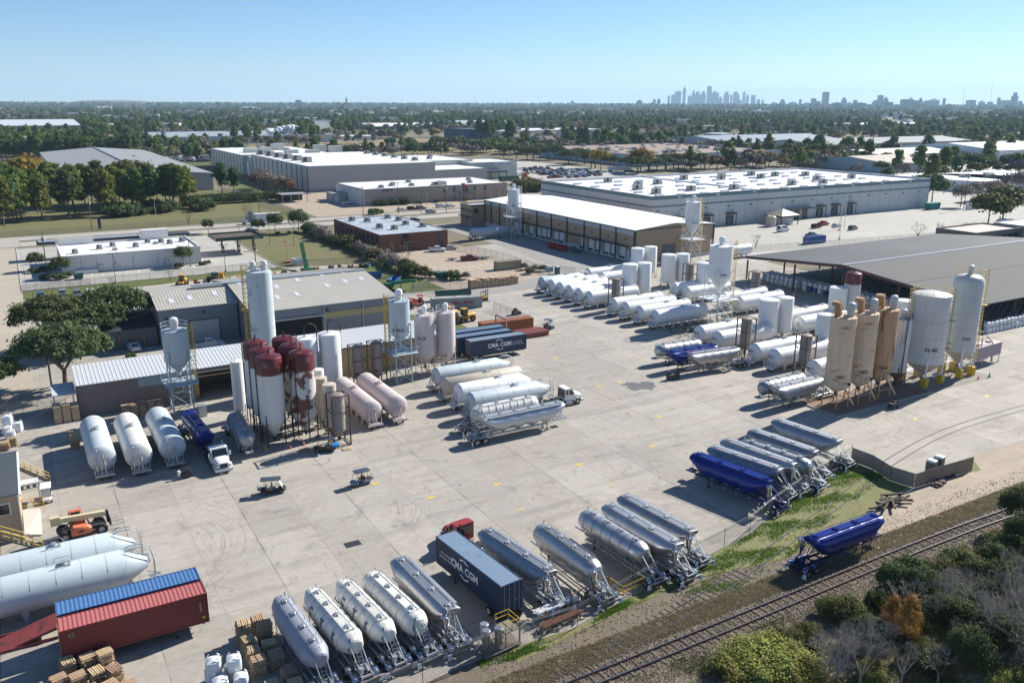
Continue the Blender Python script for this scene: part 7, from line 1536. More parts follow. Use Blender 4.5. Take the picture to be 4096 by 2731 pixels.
q.tube((-2.6,0,2.2),(2.65,0,2.2),.05,4); q.tube((-2.6,0,.4),(2.65,0,.4),.04,4); q.tube((-2.6,0,.1),(-1,-.3,1.1),.05,4); q.build('frame',RUST,t)
t=thing('filter_skid','grey filter tanks with yellow platform rail at the fence','filter skid',(31.2,57.9,0),.1)
for x,y in((0,0),(1.1,-.35),(.4,.9)): q=MB(); q.lathe([(.001,2.5),(.35,2.5),(.42,2.42),(.42,2.3),(.36,2.28),(.36,.9),(.1,.4),(.1,.2)],14,(x,y,0)); q.build('filter_tank',ALU,t)
q=MB(); q.bx(-.6,3.4,-.8,1.3,.15,.25); q.bx(1.8,3.3,-.5,1.2,1.6,1.68)
for x in(1.8,3.3):
 for y in(-.5,1.2): q.tube((x,y,0),(x,y,1.6),.05,4)
for i in range(12): q.tube((-.5+i*.3,-.7,.3),(-.3+i*.3,.9,1.2),.035,4)
q.build('frame',mat('rusty_grey_frame',(.2,.17,.14),.7),t); q=MB()
for z in(2.2,2.7): q.path([(1.8,-.5,z),(3.3,-.5,z),(3.3,1.2,z),(1.8,1.2,z)],.03,4)
for x,y in((1.8,-.5),(3.3,-.5),(3.3,1.2),(1.8,1.2),(2.5,-.5)): q.tube((x,y,1.68),(x,y,2.7),.03,4)
q.build('railing',YEL,t)
R=random.Random(15); q=MB()
for i in range(34):
 a=R.uniform(-.4,.6); x,y=R.uniform(37.5,41.5),R.uniform(57.8,59.0); q.box((x,y,.08+R.random()*.35),(R.uniform(1,2.6),.12,.1),a)
tag(q.build('scrap_metal',mat('scrap_grey',(.25,.22,.2),.6,.4,.4)),'loose heap of steel bars and scrap along the fence foot','scrap',None,'stuff')
t=[]; R=random.Random(16)
for i in range(15):
 b=MB(); l=R.uniform(1.8,3.2); b.box((0,0,0),(l,.24,.2)); o=b.build('timber_sleeper',OWOOD if i%4 else DWOOD,None,loc=(88.2+R.uniform(-2.2,2.2),59.3+R.uniform(-1.1,1.1),.14+.13*(i//4)+R.random()*.25)); o.rotation_euler=(R.uniform(-.1,.1),R.uniform(-.16,.16),R.uniform(-.7,.9)); tag(o,'old dark railway sleeper in the jumbled heap on the grass','sleeper','heap of old sleepers by the screened fence')
for i in range(4):
 b=MB(); b.box((0,0,.1),(1.2,1.,.2)); b.box((.2,0,.3),(.8,.8,.15),.4); o=b.build('sleeper_bundle',OWOOD if i%2 else DWOOD,None,loc=((99.5,59.7,0),(101.4,60.6,0),(102.5,60.4,0),(98.4,59.4,0))[i]); tag(o,('low timber bundle at the end of the screened fence','dark timber bundle beside the low one','small dark debris stack by the screened fence corner','flat pale timber slab on the grass by the fence')[i],'timber')
t=thing('generator','small black wheeled generator in front of the tan silos','generator',(118.8,81,0),.1); block(t,[((0,0,.7),(1.6,.8,.6),0),((.3,0,1.1),(.6,.5,.3),0)],DARK);
for x in(-.6,.6):
 for s in(-1,1): wheel(t,x,s*.45,.25,.15,STEEL,s)
t=thing('control_cabinet','grey control cabinet beside the shed door','cabinet',(21.3,133.0,0)); block(t,[((0,0,.9),(1.2,1.2,1.8),0),((0,-.63,1),(.9,.05,1.4),0)],STEEL)
t=thing('engine_blower','dark engine blower standing at the nose of the grey blue tank','blower',(14.9,110.3,0)); block(t,[((0,0,.5),(1.2,.7,.6),0),((.2,0,1),(.5,.5,.5),0)],DARK); q=MB(); q.lathe([(.001,1.1),(.2,1.1),(.2,.4)],10,(-.9,0,0)); q.build('filter',WHITE,t)
t=thing('engine_blower','black engine blower on a skid before the blue hopper trailer','blower',(97.5,110.4,0)); block(t,[((0,0,.6),(1.8,1,.8),0),((-.4,.2,1.2),(.5,.5,.6),0),((1.2,-.3,.7),(.4,.4,1.2),0)],DARK)
# ---------------------------------------------------------------- cars
GCAR={}
def cc(n,c,r=.3,m_=.1): return mat(n,c,r,m_,.03)
CWH=cc('car_white',(.68,.69,.70)); CSI=cc('car_silver',(.38,.40,.42),.3,.5); CBLK=cc('car_black',(.02,.022,.028)); CGR=cc('car_grey',(.13,.14,.16)); CMR=cc('car_maroon',(.13,.015,.02)); CBU=cc('car_blue',(.03,.08,.2)); CGN=cc('car_teal',(.02,.08,.08)); CRE=cc('car_red',(.3,.02,.02))
KEY={'w':('white',CWH),'s':('silver',CSI),'k':('black',CBLK),'g':('dark grey',CGR),'m':('maroon',CMR),'b':('blue',CBU),'t':('teal green',CGN),'r':('red',CRE)}
def car(kind,k,x,y,rz,label,grp=None,detail=True,z=.02):
 if (kind,k,detail) not in GCAR: GCAR[kind,k,detail]=car_proto(kind,KEY[k][1],detail)
 return put(GCAR[kind,k,detail],(x,y,z),rz,label,grp)
H_=PI/2
for a in (('suv','w',13.9,238.0,-H_,'white suv nearest the pale bay line beside the green strip'),('suv','w',16.6,237.6,-H_,'white suv parked right beside the other white suv on the strip edge'),('pickup','k',21.8,236.4,-H_,'black pickup parked alone at the lawn edge by the workshop'),
 ('sedan','s',19,223.6,-H_+.1,'silver car just behind the black pickup in the small lot'),('suv','k',22.0,222.6,-H_-.1,'dark suv against the workshop wall end'),('pickup','t',20.0,215.6,-H_,'dark teal truck parked nearest the workshop corner'),('sedan','w',17.1,175.9,H_+.12,'white sedan parked by the small office windows'),('pickup','w',27.3,172.6,0,'white pickup half hidden behind the pale grey lattice silo'),
 ('suv','s',7.7,241,-H_,'silver suv at the lawn edge seen over the oak crown'),('suv','g',10.9,238.6,-H_,'grey suv partly behind the oak crown'),('suv','b',2.8,239.5,-H_,'blue suv behind the leftmost oak crown'),('suv','w',7.6,190.6,-H_,'white suv in the shade between the oaks'),
 ('pickup','w',116.5,254.6,-.35,'white pickup at the brick offices'),('sedan','s',122.2,255.2,-.15,'silver car beside the white pickup at the brick offices'),('sedan','s',99,234.2,-.35,'silver saloon on the tan lot by the hedge'),('pickup','m',118.2,234.6,-.25,'maroon pickup with small trailer on the tan lot'),
 ('sedan','g',74.5,328.8,0,'grey saloon on the main road behind the fuel canopy'),('sedan','w',150.0,361.3,0,'white saloon in the road side lot before the pebble walled block'),('suv','k',155.2,361.5,0,'black suv beside the white saloon before the pebble block'),('suv','g',159.8,361.6,0,'dark suv behind the bare tree before the pebble block'),('suv','w',171,364,0,'white suv near the pebble block flagpole'),('sedan','w',175.5,363,0,'white saloon beside the white suv near the flagpole'),
 ('pickup','w',137,398,.1,'white pickup by the white end wall of the pebble block'),('sedan','b',141,326.4,.1,'pale blue car passing behind the brick offices'),('suv','s',158,347,.05,'silver suv by the tan office block stairs on the road'),
 ('van','w',252,229.6,.1,'white van parked before the striped warehouse'),('suv','k',271.5,230,.15,'black suv before the striped warehouse entrance'),('pickup','r',279.5,233.6,.15,'dark red pickup before the striped warehouse docks'),('sedan','w',281,228,.12,'white saloon next to the flagpole before the striped warehouse'),('pickup','g',250.5,214.3,.15,'dark pickup near the blue container and fence'),('suv','g',280.5,219.6,.2,'dark suv parked alone near the lot fence'),
 ('sedan','w',279.5,482.6,0,'white saloon just below the NOW HIRING wall'),('van','w',320.5,476.5,0,'white van at the near edge of the crowded lot'),('sedan','w',437,258.4,.2,'white saloon by the round corner of the showroom'),('pickup','w',466,261,.1,'white pickup under the showroom front'),('sedan','g',420,258,.2,'grey saloon in the showroom lot')):
 car(*a)
P_=thing('utility_trailer','small flat utility trailer coupled behind the maroon pickup','trailer',(116.2,236.6,0),-.3); block(P_,[((0,0,.55),(2.6,1.6,.12),0),((1.6,0,.5),(1.2,.1,.1),0)],DARK,'deck')
for s in(-1,1): wheel(P_,0,s*.85,.3,.18,STEEL,s)
P_=thing('utility_trailer','long dark utility trailer parked near the lot fence','trailer',(125.5,233.8,0),-.3); block(P_,[((0,0,.6),(4.4,1.9,.15),0),((-2,0,.9),(.1,1.9,.6),0),((2.8,0,.5),(1.4,.1,.1),0)],DARK,'deck')
for s in(-1,1): wheel(P_,0,s*1.0,.32,.2,STEEL,s)
R=random.Random(12); rows=[(474,306,352),(486,312,360),(497,312,365),(508,300,362),(519,306,362),(530,306,358),(541,310,352),(552,318,350)]
cols='wwsskkggbsrwgm'
for ri,(y,x0,x1) in enumerate(rows):
 n=int((x1-x0)/3.1); c=0
 for i in range(n):
  if R.random()<.12: continue
  k=R.choice(cols); kind=R.choice(('sedan','suv','sedan','pickup')); c+=1
  x=x0+i*3.1; yy=y+R.uniform(-.3,.3)
  car(kind,k,x,yy,H_*(1 if R.random()<.7 else -1),'%s %s, %s row of the crowded car park'%(KEY[k][0],{'sedan':'saloon','suv':'suv','pickup':'pickup'}[kind],NM[ri]),'cars in the crowded car park',False)
def semi(label,x,y,rz,cabm,boxm,L=14.5,grp=None,cab=True):
 P=proto('lorry','truck'); b=MB(); b.bx(0,L,-1.27,1.27,1.15,4.05); b.build('box_body',boxm,P); b=MB()
 for i in range(14): b.bx(i*L/14,i*L/14+.05,-1.3,-1.271,1.2,4.0)
 b.bx(0,L,-.5,.5,.9,1.14); b.build('frame',STEEL,P)
 for xx in(1.2,2.5):
  for s in(-1,1): wheel(P,xx,s*1.0,.5,.4,STEEL,s)
 if cab:
  b=MB(); b.loft([(L+.5,1.15,3.6,.7),(L+2.6,1.15,3.7,.7),(L+2.9,1.1,2.9,.7),(L+3.4,1.05,2.0,.6),(L+5.0,.95,1.7,.6),(L+5.4,.8,1.4,.6)],18,e=5); b.build('cab',cabm,P); b=MB(); b.box((L+3.2,0,2.5),(.1,1.9,.75),ry=-.35); b.build('windscreen',DGLASS,P)
  for xx in(L-.6,L+.6,L+4.4):
   for s in(-1,1): wheel(P,xx,s*1.0,.5,.4,STEEL,s)
 return put(P,(x,y,0),rz,label,grp)
ORM=cc('truck_orange',(.6,.13,.03)); RDM=cc('truck_red',(.4,.03,.02)); TW=mat('trailer_white',(.66,.67,.66),.5)
semi('orange cabbed lorry with white trailer crossing below the hiring banner',291,497,-H_,ORM,TW,13); semi('white lorry among the oaks past the crowded car park',371,500,-.2,CWH,TW,14)
semi('white box lorry on the main road near the fuel station',94,350,PI,CWH,TW,10.5); semi('first red cabbed lorry behind the striped warehouse roof',455,420,-1.2,RDM,TW); semi('second red cabbed lorry behind the striped warehouse roof',462,424,-1.2,RDM,TW); semi('white cabbed lorry beside the two red ones',470,424,-1.2,CWH,TW); semi('orange lorry with brown trailer behind the striped warehouse roof',530,470,-.7,ORM,mat('trailer_brown',(.3,.13,.07),.6))
for i in range(5): semi('white trailer %s in the rank behind the cold store'%NM[i],262+i*7,640,-H_*.2,CWH,TW,14,'white trailers ranked behind the cold store',False)
semi('green sided trailer at the end of the rank behind the cold store',246,636,0,CWH,mat('trailer_green',(.02,.25,.06),.5),14,None,False)
for i in range(8): semi('white box lorry %s in the depot behind the grey hangar'%NM[i],104+i*6.5,760+(i%2)*8,-1.2,CWH,TW,7,'white box lorries in the depot behind the grey hangar')
semi('blue lorry at the end of the depot behind the grey hangar',160,762,-1.2,CBU,CBU,5)
P_=proto('mixer_lorry','truck'); b=MB(); b.lathe([(.001,0),(.7,.1),(1.25,1.5),(1.25,4.5),(.6,7),(.001,7.1)],18,(0,0,2.3),'x'); b.build('drum',TW,P_); b=MB(); b.bx(0,10,-.5,.5,.8,1.1); b.build('frame',STEEL,P_); b=MB(); b.bx(7.5,10,-1.2,1.2,1,3.1); b.build('cab',CWH,P_); b=MB(); b.bx(8,9.4,-1.22,1.22,2.1,2.8); b.build('window',DGLASS,P_)
for xx in(1,2.3,8.8):
 for s in(-1,1): wheel(P_,xx,s*1.0,.5,.35,STEEL,s)
put(P_,(338,196,0),-.2,'white mixer lorry behind the yellowish trees near the corner store')
# ---------------------------------------------------------------- fences, poles, lamps, signs, wires
CHAIN,nt_,B_=base_mat('chain_link'); MT['chain_link']=CHAIN
co=N(nt_,'ShaderNodeTexCoord').outputs['Object']; sp=N(nt_,'ShaderNodeSeparateXYZ'); nt_.links.new(co,sp.inputs[0])
u=math_(nt_,'ADD',sp.outputs[0],sp.outputs[1]); p1=math_(nt_,'FRACT',math_(nt_,'MULTIPLY',math_(nt_,'ADD',u,sp.outputs[2]),7.)); p2=math_(nt_,'FRACT',math_(nt_,'MULTIPLY',math_(nt_,'SUBTRACT',u,sp.outputs[2]),7.))
al=math_(nt_,'MAXIMUM',math_(nt_,'LESS_THAN',p1,.12),math_(nt_,'LESS_THAN',p2,.12)); nt_.links.new(al,B_.inputs['Alpha']); B_.inputs['Base Color'].default_value=(.2,.21,.21,1); B_.inputs['Metallic'].default_value=.5; B_.inputs['Roughness'].default_value=.5
def fence(label,pts,h=2.0,sp_=3.,mt_=CHAIN,post=FSTEEL,cat='fence',grp=None,solid=False,wire=True,pr=.03,name='fence'):
 t=thing(name,label,cat,(pts[0][0],pts[0][1],0),0,grp); ox,oy=pts[0]; b=MB(); r=MB(); cnt=0; pm=None
 for (x0,y0),(x1,y1) in zip(pts[:-1],pts[1:]):
  x0-=ox;x1-=ox;y0-=oy;y1-=oy; b.add([(x0,y0,.03),(x1,y1,.03),(x1,y1,h),(x0,y0,h)],[(0,1,2,3)]); r.tube((x0,y0,h),(x1,y1,h),pr*.8,5)
  if wire:
   for k in(1,2,3): r.tube((x0,y0,h+.1*k),(x1,y1,h+.1*k),.012,3)
  L=math.hypot(x1-x0,y1-y0); n=max(1,int(L/sp_))
  for i in range(n+1):
   if cnt>=99: break
   if pm is None: q=MB(); q.tube((0,0,0),(0,0,h+(.35 if wire else .05)),pr,6); o=pm=q.build('post',post,t)
   else: o=pm.copy(); COL.objects.link(o); o.parent=t
   o.location=(x0+(x1-x0)*i/n,y0+(y1-y0)*i/n,0); cnt+=1
 b.build('mesh' if not solid else 'panel',mt_,t); r.build('top_rail',post,t); return t
SCR=mat('brown_privacy_screen',(.22,.175,.14),.8,0,.1)
fence('chain link fence along the yard edge behind the parked trailers',[FENCE[i] for i in range(1,14)],2.1,3.2)
fence('brown screened fence around the portable toilets',[(95.1,60.4),(100.5,60.3),(106.8,60.0)],2.0,2.7,SCR,solid=True,wire=False); fence('brown screened gate leaf standing open across the siding',[(95.3,70.2),(95.5,67.0),(94.4,63.4),(95.1,60.5)],2.0,1.7,mat('pale_brown_screen',(.30,.26,.215),.8,0,.1),solid=True,wire=False)
fence('tan screened fence at the picture edge beside the dirt track',[(128.5,62.6),(133.5,63)],2.1,2.2,mat('tan_screen',(.30,.2,.15),.8),solid=True,wire=False)
fence('long chain link fence along the back of the fuel station lot',[(-1,250),(30,251),(60,251.5),(89,246)],1.8,3.4); fence('sliding gate of white tubes at the end of the fuel station fence',[(-1.2,247.8),(5,249.5),(15,250.4)],1.8,2.5,wire=False,cat='gate',name='gate')
fence('chain link fence between the tan lot and the hedge',[(95.5,224),(95.2,210),(97,199),(101,194.5)],1.8,3); fence('chain link fence between the tan lot and the dock yard',[(126,259),(131,230),(130.5,204.5),(137,199)],1.9,3.2)
fence('chain link fence along the field by the main road',[(-30,357.6),(20,358),(60,360),(106,363)],1.8,4); fence('fence climbing beside the service yard drive',[(106,363),(104,400),(103,416)],1.9,4)
fence('long chain link fence along the striped warehouse lot',[(200,204),(250,196),(300,190),(360,188)],1.9,3.5); fence('long low fence beyond the striped warehouse yard',[(300,190),(420,206),(445,255)],1.9,5)
fence('gate and fence beside the dark pallets at the oak parking',[(-9,146.5),(-3,146),(3,145.5)],2.0,2.,cat='gate',name='gate'); fence('fence behind the grey hangar drive',[(101,493),(103,440),(112,428)],1.9,4)
fence('chain link fence at the lawn wedge by the containers',[(95.5,172.5),(95.8,160),(96,156.5)],1.8,3); fence('low chain link fence round the equipment row corner',[(96,186),(86,200),(96,204)],1.8,3)
q=Bld('boundary_wall','long white boundary wall before the showroom lot',400,238,'wall'); q.box('wall',383,430,237,237.6,0,3,mat('whitewashed_wall',(.6,.6,.6),.7)); q=Bld('boundary_wall','white boundary wall stretch at the right edge',455,238,'wall'); q.box('wall',440,480,238,238.6,0,3,MT['whitewashed_wall'])
def pole(x,y,h,label,tr=0,cross=True,grp='wooden power poles',lean=0):
 t=thing('utility_pole',label,'power pole',(x,y,0),0,grp); b=MB(); b.tube((0,0,0),(lean,0,h),.17,8,r2=.11); b.build('trunk',POLE,t)
 if cross: b=MB(); b.box((lean,0,h-.6),(.12,2.2,.12)); [b.tube((lean,s,h-.55),(lean,s,h-.25),.05,5) for s in(-1,0,1)]; b.build('crossarm',POLE,t)
 for i in range(tr): b=MB(); b.lathe([(.001,.95),(.25,.93),(.28,.85),(.28,0),(.001,0)],12,(lean+.35*math.cos(i*2.1),.35*math.sin(i*2.1)+ (i-.5)*.5,h-2.6)); b.build('transformer',mat('transformer_grey',(.42,.45,.46),.5),t)
 return t
PO={}
for k,x,y,h,tr,lb in (('a',5.7,270.3,12.5,3,'dark power pole with transformers at the white shop corner'),('b',25,366,12,1,'power pole on the field edge above the white shop'),('c',91,372,13,0,'power pole at the field end near the box lorry'),('d',129,348,13,0,'dark power pole by the service yard gate'),('e',147,352,14,0,'power pole in front of the white end wall'),('f',166,343,13,3,'power pole with three transformers before the brick offices'),('g',157,350,10,0,'thin short power pole beside the hedges'),
   ('h',203,352,13,0,'power pole before the pebble walled block'),('i',212,351,15,3,'power pole with transformers near the bare trees'),('j',222,352,13,0,'power pole at the pebble block end'),('k',60,254.5,10,0,'slim power pole at the drainage lawn'),('l',384,239,17,2,'leaning double power pole beside the striped warehouse'),('m',446,470,16,2,'power pole among the oaks past the car park'),('n',262,560,14,0,'pole behind the cold store annex'),('o',1.5,160.5,9.5,1,'power pole between the oak crowns')):
 PO[k]=(x,y,h); pole(x,y,h,lb,tr)
def wires(label,a,b,n=3,sag=1.2,off=.9):
 q=MB(); A=Vector(a);B=Vector(b); d=(B-A); p=Vector((-d.y,d.x,0)).normalized()
 for k in range(n):
  o=p*((k-(n-1)/2)*off); pts=[A+d*t+o-Vector((0,0,sag*4*t*(1-t))) for t in [i/10 for i in range(11)]]; q.path(pts,.018,3)
 tag(q.build('power_line',BLACK),label,'power line','overhead power lines')
for i,(a,b) in enumerate((('b','c'),('c','d'),('d','e'),('e','f'),('h','i'),('i','j'))):
 A,B=PO[a],PO[b]; wires('black wires strung over the field edge and road, span %s'%NM[i],(A[0],A[1],A[2]-.3),(B[0],B[1],B[2]-.3))
wires('black wires above the oak crowns beside the fuel lot',(1.5,160.5,9.2),(24,181,7.4),2,.6,.4); wires('pale cable running down from the shed corner',(5.5,141.4,5.0),(-8,128,3.2),2,.5,.3)
def lamp(x,y,h,label,arms=2,grp='tall lot lamp posts',m_=None):
 t=thing('street_lamp',label,'street lamp',(x,y,0),0,grp); b=MB(); b.tube((0,0,.6),(0,0,h),.09,8,r2=.07); b.build('pole',m_ or TRIM,t); b=MB(); b.lathe([(.3,0),(.3,.7),(.001,.7)],10); b.build('base',mat('footing_concrete',(0,0,0)),t)
 b=MB()
 for s in ((-1,1) if arms==2 else (1,)): b.tube((0,0,h-.1),(s*.7,0,h),.04,5); b.box((s*.95,0,h),(.6,.35,.16))
 b.build('lamp_head',DARK,t)
for x,y,h,lb in((21.2,250.0,8.2,'black lamp post by the shop wall, nearest the green strip'),(43.5,266.0,8,'black lamp post at the white shop corner'),(50.5,251.2,8,'black lamp post beside the fuel station fence'),(75,295,8,'lamp post on the sloping lawn by the fuel canopy'),(66,300,8,'lamp post at the fuel lot kerb'),(82,290,7,'lamp post in the middle of the sloping lawn')): lamp(x,y,h,lb)
for x,y,h,lb in((258,206,11,'grey lamp post near the bright blue container'),(276,221,13,'tall pale lamp post in the lot before the docks'),(48,362,10,'pale street lamp on the field edge'),(161,352,9,'pale street lamp by the low hedges'),(193,350,9,'curved street lamp before the pebble block')): lamp(x,y,h,lb,1,'pale street lamps',STEEL)
t=thing('flagpole','white flagpole before the striped warehouse','flagpole',(284,225,0)); b=MB(); b.tube((0,0,0),(0,0,14),.12,8,r2=.06); b.lathe([(.001,14.3),(.15,14.15),(.001,14)],8); b.build('pole',WHITE,t)
t=thing('flagpole','flagpole with two flags before the pebble walled block','flagpole',(185.5,366,0)); b=MB(); b.tube((0,0,0),(0,0,11),.1,8); b.build('pole',STEEL,t)
for z,c1,c2 in((9.6,(.5,.1,.12),(.02,.03,.15)),(8,(.45,.05,.07),(.03,.06,.3))):
 b=MB(); vs=[];
 for i in range(7): x=.1+i*.32; vs+=[(x,.12*math.sin(i),z-.1*i*.5),(x,.12*math.sin(i+.5),z+1.1-.1*i*.5)]
 b.add(vs,[(2*i,2*i+2,2*i+3,2*i+1) for i in range(6)]); b.m=[1]*2+[0]*4; b.build('flag',[mat('flag_red%d'%int(z),c1,.7),mat('flag_blue%d'%int(z),c2,.7)],t)
def sign(name,label,x,y,h,w,hh,m_,cat='sign',d=.4,poles=(0,)):
 t=thing(name,label,cat,(x,y,0)); b=MB(); b.bx(-w/2,w/2,-d/2,d/2,h-hh,h); b.build('panel',m_,t); b=MB()
 for p in poles: b.tube((p,0,0),(p,0,h-hh),.15,6)
 b.build('post',STEEL,t); return t
sign('pylon_sign','tall grey pylon sign at the fuel station road entrance',76,325,8.2,1.8,4,mat('pylon_grey',(.3,.32,.33),.5)); sign('pylon_sign','brown pylon sign with green top by the drive',100.8,345,5.5,2,4.5,mat('pylon_brown',(.16,.11,.1),.6)); sign('slab_sign','narrow dark blue slab sign on the mown field',27.7,364.6,3.9,1.1,3.8,mat('sign_navy',(.015,.04,.16),.4)); sign('banner_sign','pale blue banner on the fence by the single toilet',131,203.3,1.9,2.6,1.4,mat('banner_cyan',(.2,.38,.42),.6),d=.08); sign('lot_sign','white board sign at the crowded car park entrance',318,545,4.5,8,3.5,SIDE); sign('fence_banner','yellow banner on the long lot fence',310,189.5,1.9,3,1.5,YEL,d=.1); sign('fence_banner','white banner on the long lot fence',320,189,1.9,3.4,1.5,SIDE,d=.1)
t=thing('bin_store','white walled bin enclosure beside the tall green boom','enclosure',(72.8,252.6,0),.15); b=MB();
for c in(((0,-1.6,1),(4,.2,2)),((0,1.6,1),(4,.2,2)),((-1.9,0,1),(.2,3,2)),((1.9,0,1),(.2,3,2))): b.box(*c)
b.build('wall',W_STUC,t)
t=thing('lift_machine','orange boom lift by the white enclosure','lift',(70,256.8,0)); block(t,[((0,0,.5),(2.2,1.2,.5),0)],JLGO); b=MB(); b.path([(0,0,.7),(.3,0,3.2),(-.2,0,6.5)],.1,5); b.box((-.3,0,6.8),(1,.8,.3)); b.build('boom',JLGO,t)
for s in(-1,1): wheel(t,.6,s*.6,.3,.2,STEEL,s)
def mast(x,y,h,lb,nm='radio_mast',w=1.):
 t=thing(nm,lb,'mast',(x,y,0)); b=MB(); b.tube((0,0,0),(0,0,h),w,6,r2=w*.35);
 b.build('pole',STEEL,t)
 if nm=='cell_tower': b=MB(); [b.box((2.2*math.cos(a),2.2*math.sin(a),h-3),(.8,.8,3.5),a) for a in(0,2.1,4.2)]; b.ring((0,0,h-3),2.,.15,n=12); b.build('antenna',WHITE,t)
mast(1192,1733,40,'slim white cell tower rising from the woods','cell_tower',.8); mast(1027,3010,54,'lattice mast beside the distant church','cell_tower',1.6); mast(950,2900,38,'white water spire left of the lattice mast')
for i,(v,x,y,d,h) in enumerate((('C1',1980,0,9000,190),('C1',495,170,1500,28),('C1',1300,170,1500,28),('C1',1972,150,1800,32),('C2',675,150,2000,30),('C2',2275,130,2500,32),('C3',470,10,9000,260),('C3',160,140,2000,34),('C3',2020,110,2600,34),('C5',1660,5,12000,300),('C5',1935,0,12000,330),('C5',2215,60,9000,120))):
 p=at(v,x,1.0 and y+ (200 if d<5000 else 100),0) if 0 else None
 dr=FW+RT*((VW[v][0]+x/VW[v][2]-CX)/F)-UP*((VW[v][1]+y/VW[v][2]-CY)/F); dr.z=0; dr.normalize(); q=dr*d
 mast(q.x,q.y,h,'thin mast %s along the horizon, counting across the picture'%NM[i],'radio_mast',max(.25,d*.00022))
# ---------------------------------------------------------------- vegetation
def leafmat(name,col,col2,rough=.75,tr=.25):
 mt,nt,B=base_mat(name); MT[name]=mt; co=N(nt,'ShaderNodeTexCoord').outputs['Object']; oi=N(nt,'ShaderNodeObjectInfo')
 n1=noise(nt,co,.55,3,.6); o=mixc(nt,ramp(nt,n1,.35,.65),col,col2); n2=noise(nt,co,7.,2,.5)
 hs=N(nt,'ShaderNodeHueSaturation'); nt.links.new(math_(nt,'MULTIPLY_ADD',oi.outputs['Random'],.05,.475),hs.inputs['Hue']); nt.links.new(math_(nt,'ADD',math_(nt,'MULTIPLY_ADD',oi.outputs['Random'],.35,.35),math_(nt,'MULTIPLY',n2,1.)),hs.inputs['Value']); nt.links.new(o,hs.inputs['Color'])
 nt.links.new(hs.outputs[0],B.inputs['Base Color']); B.inputs['Roughness'].default_value=rough; B.inputs['Specular IOR Level'].default_value=.25
 if tr:
  t=N(nt,'ShaderNodeBsdfTranslucent'); nt.links.new(hs.outputs[0],t.inputs[0]); mx=N(nt,'ShaderNodeMixShader'); mx.inputs[0].default_value=tr; nt.links.new(B.outputs[0],mx.inputs[1]); nt.links.new(t.outputs[0],mx.inputs[2]); nt.links.new(mx.outputs[0],nt.nodes['Material Output'].inputs[0])
 return mt
L_OAK=leafmat('oak_leaf',(.072,.098,.036),(.115,.14,.055)); L_PINE=leafmat('pine_needle',(.10,.15,.03),(.18,.205,.04),tr=.35); L_DPINE=leafmat('dark_pine_needle',(.055,.10,.035),(.10,.145,.045),tr=.35); L_YEL=leafmat('yellow_leaf',(.34,.24,.04),(.22,.17,.03)); L_BRN=leafmat('brown_leaf',(.20,.11,.05),(.14,.10,.05)); L_OLV=leafmat('olive_leaf',(.13,.13,.04),(.09,.11,.035))
L_BARE=leafmat('bare_twig',(.29,.245,.20),(.22,.18,.15),tr=0); L_DK=leafmat('dark_shrub_leaf',(.05,.085,.024),(.10,.125,.04)); L_SIL=leafmat('silver_leaf',(.22,.27,.2),(.15,.2,.13)); L_YG=leafmat('yellow_green_leaf',(.25,.24,.05),(.17,.19,.04)); L_ORG=leafmat('orange_leaf',(.36,.19,.04),(.24,.15,.04))
BARK=mat('grey_brown_bark',(.12,.095,.075),.9,0,.3,sc=3); PALEB=mat('pale_bark',(.33,.30,.26),.85,0,.2,sc=3)
def crown_mesh(name,rx,ry,rz,cz,nclump,nleaf,ls,cr,seed,shape='oak',flat=.55):
 R=np.random.default_rng(seed); V=[];c=[]
 for i in range(nclump):
  d=R.normal(size=3); d/=np.linalg.norm(d)
  if shape=='oak': d[2]=abs(d[2])*.9-.18
  r=R.uniform(.45,1.)**.6
  if shape=='pine': h=R.uniform(-1,1); rr=(1-.55*max(h,0)-.2*abs(h))*R.uniform(.25,1.); a=R.uniform(0,2*PI); p=np.array([rx*rr*math.cos(a),ry*rr*math.sin(a),cz+rz*h])
  else: p=np.array([rx*d[0]*r,ry*d[1]*r,cz+rz*d[2]*r])
  c.append(p)
 vs=[];k=0
 cen=np.array([0,0,cz-rz*.3])
 for p in c:
  cs=cr*R.uniform(.45,1.5); n=int(nleaf*R.uniform(.7,1.3))
  d=R.normal(size=(n,3)); d/=np.linalg.norm(d,axis=1)[:,None]; rad_=R.uniform(.5,1.,size=(n,1))*np.where(R.random((n,1))<.14,1.65,1.)
  q=p+d*rad_*cs*np.array([1,1,flat]); nrm=d+R.normal(size=(n,3))*.45+np.array([0,0,.35]); nrm/=np.linalg.norm(nrm,axis=1)[:,None]
  a=np.cross(nrm,R.normal(size=(n,3))); a/=np.linalg.norm(a,axis=1)[:,None]; b=np.cross(nrm,a); s=(ls*R.uniform(.6,1.3,size=(n,1)))
  vs.append(np.stack([q-a*s-b*s*.6,q+a*s-b*s*.6,q+a*s*.7+b*s*.8,q-a*s*.7+b*s*.8],1).reshape(-1,3))
 V=np.concatenate(vs); n=len(V)//4; me=bpy.data.meshes.new(name); me.vertices.add(len(V)); me.vertices.foreach_set('co',V.ravel().astype(np.float32)); me.loops.add(n*4); me.loops.foreach_set('vertex_index',np.arange(n*4,dtype=np.int32)); me.polygons.add(n); me.polygons.foreach_set('loop_start',np.arange(0,n*4,4,dtype=np.int32)); me.polygons.foreach_set('loop_total',np.full(n,4,dtype=np.int32)); me.update(); return me
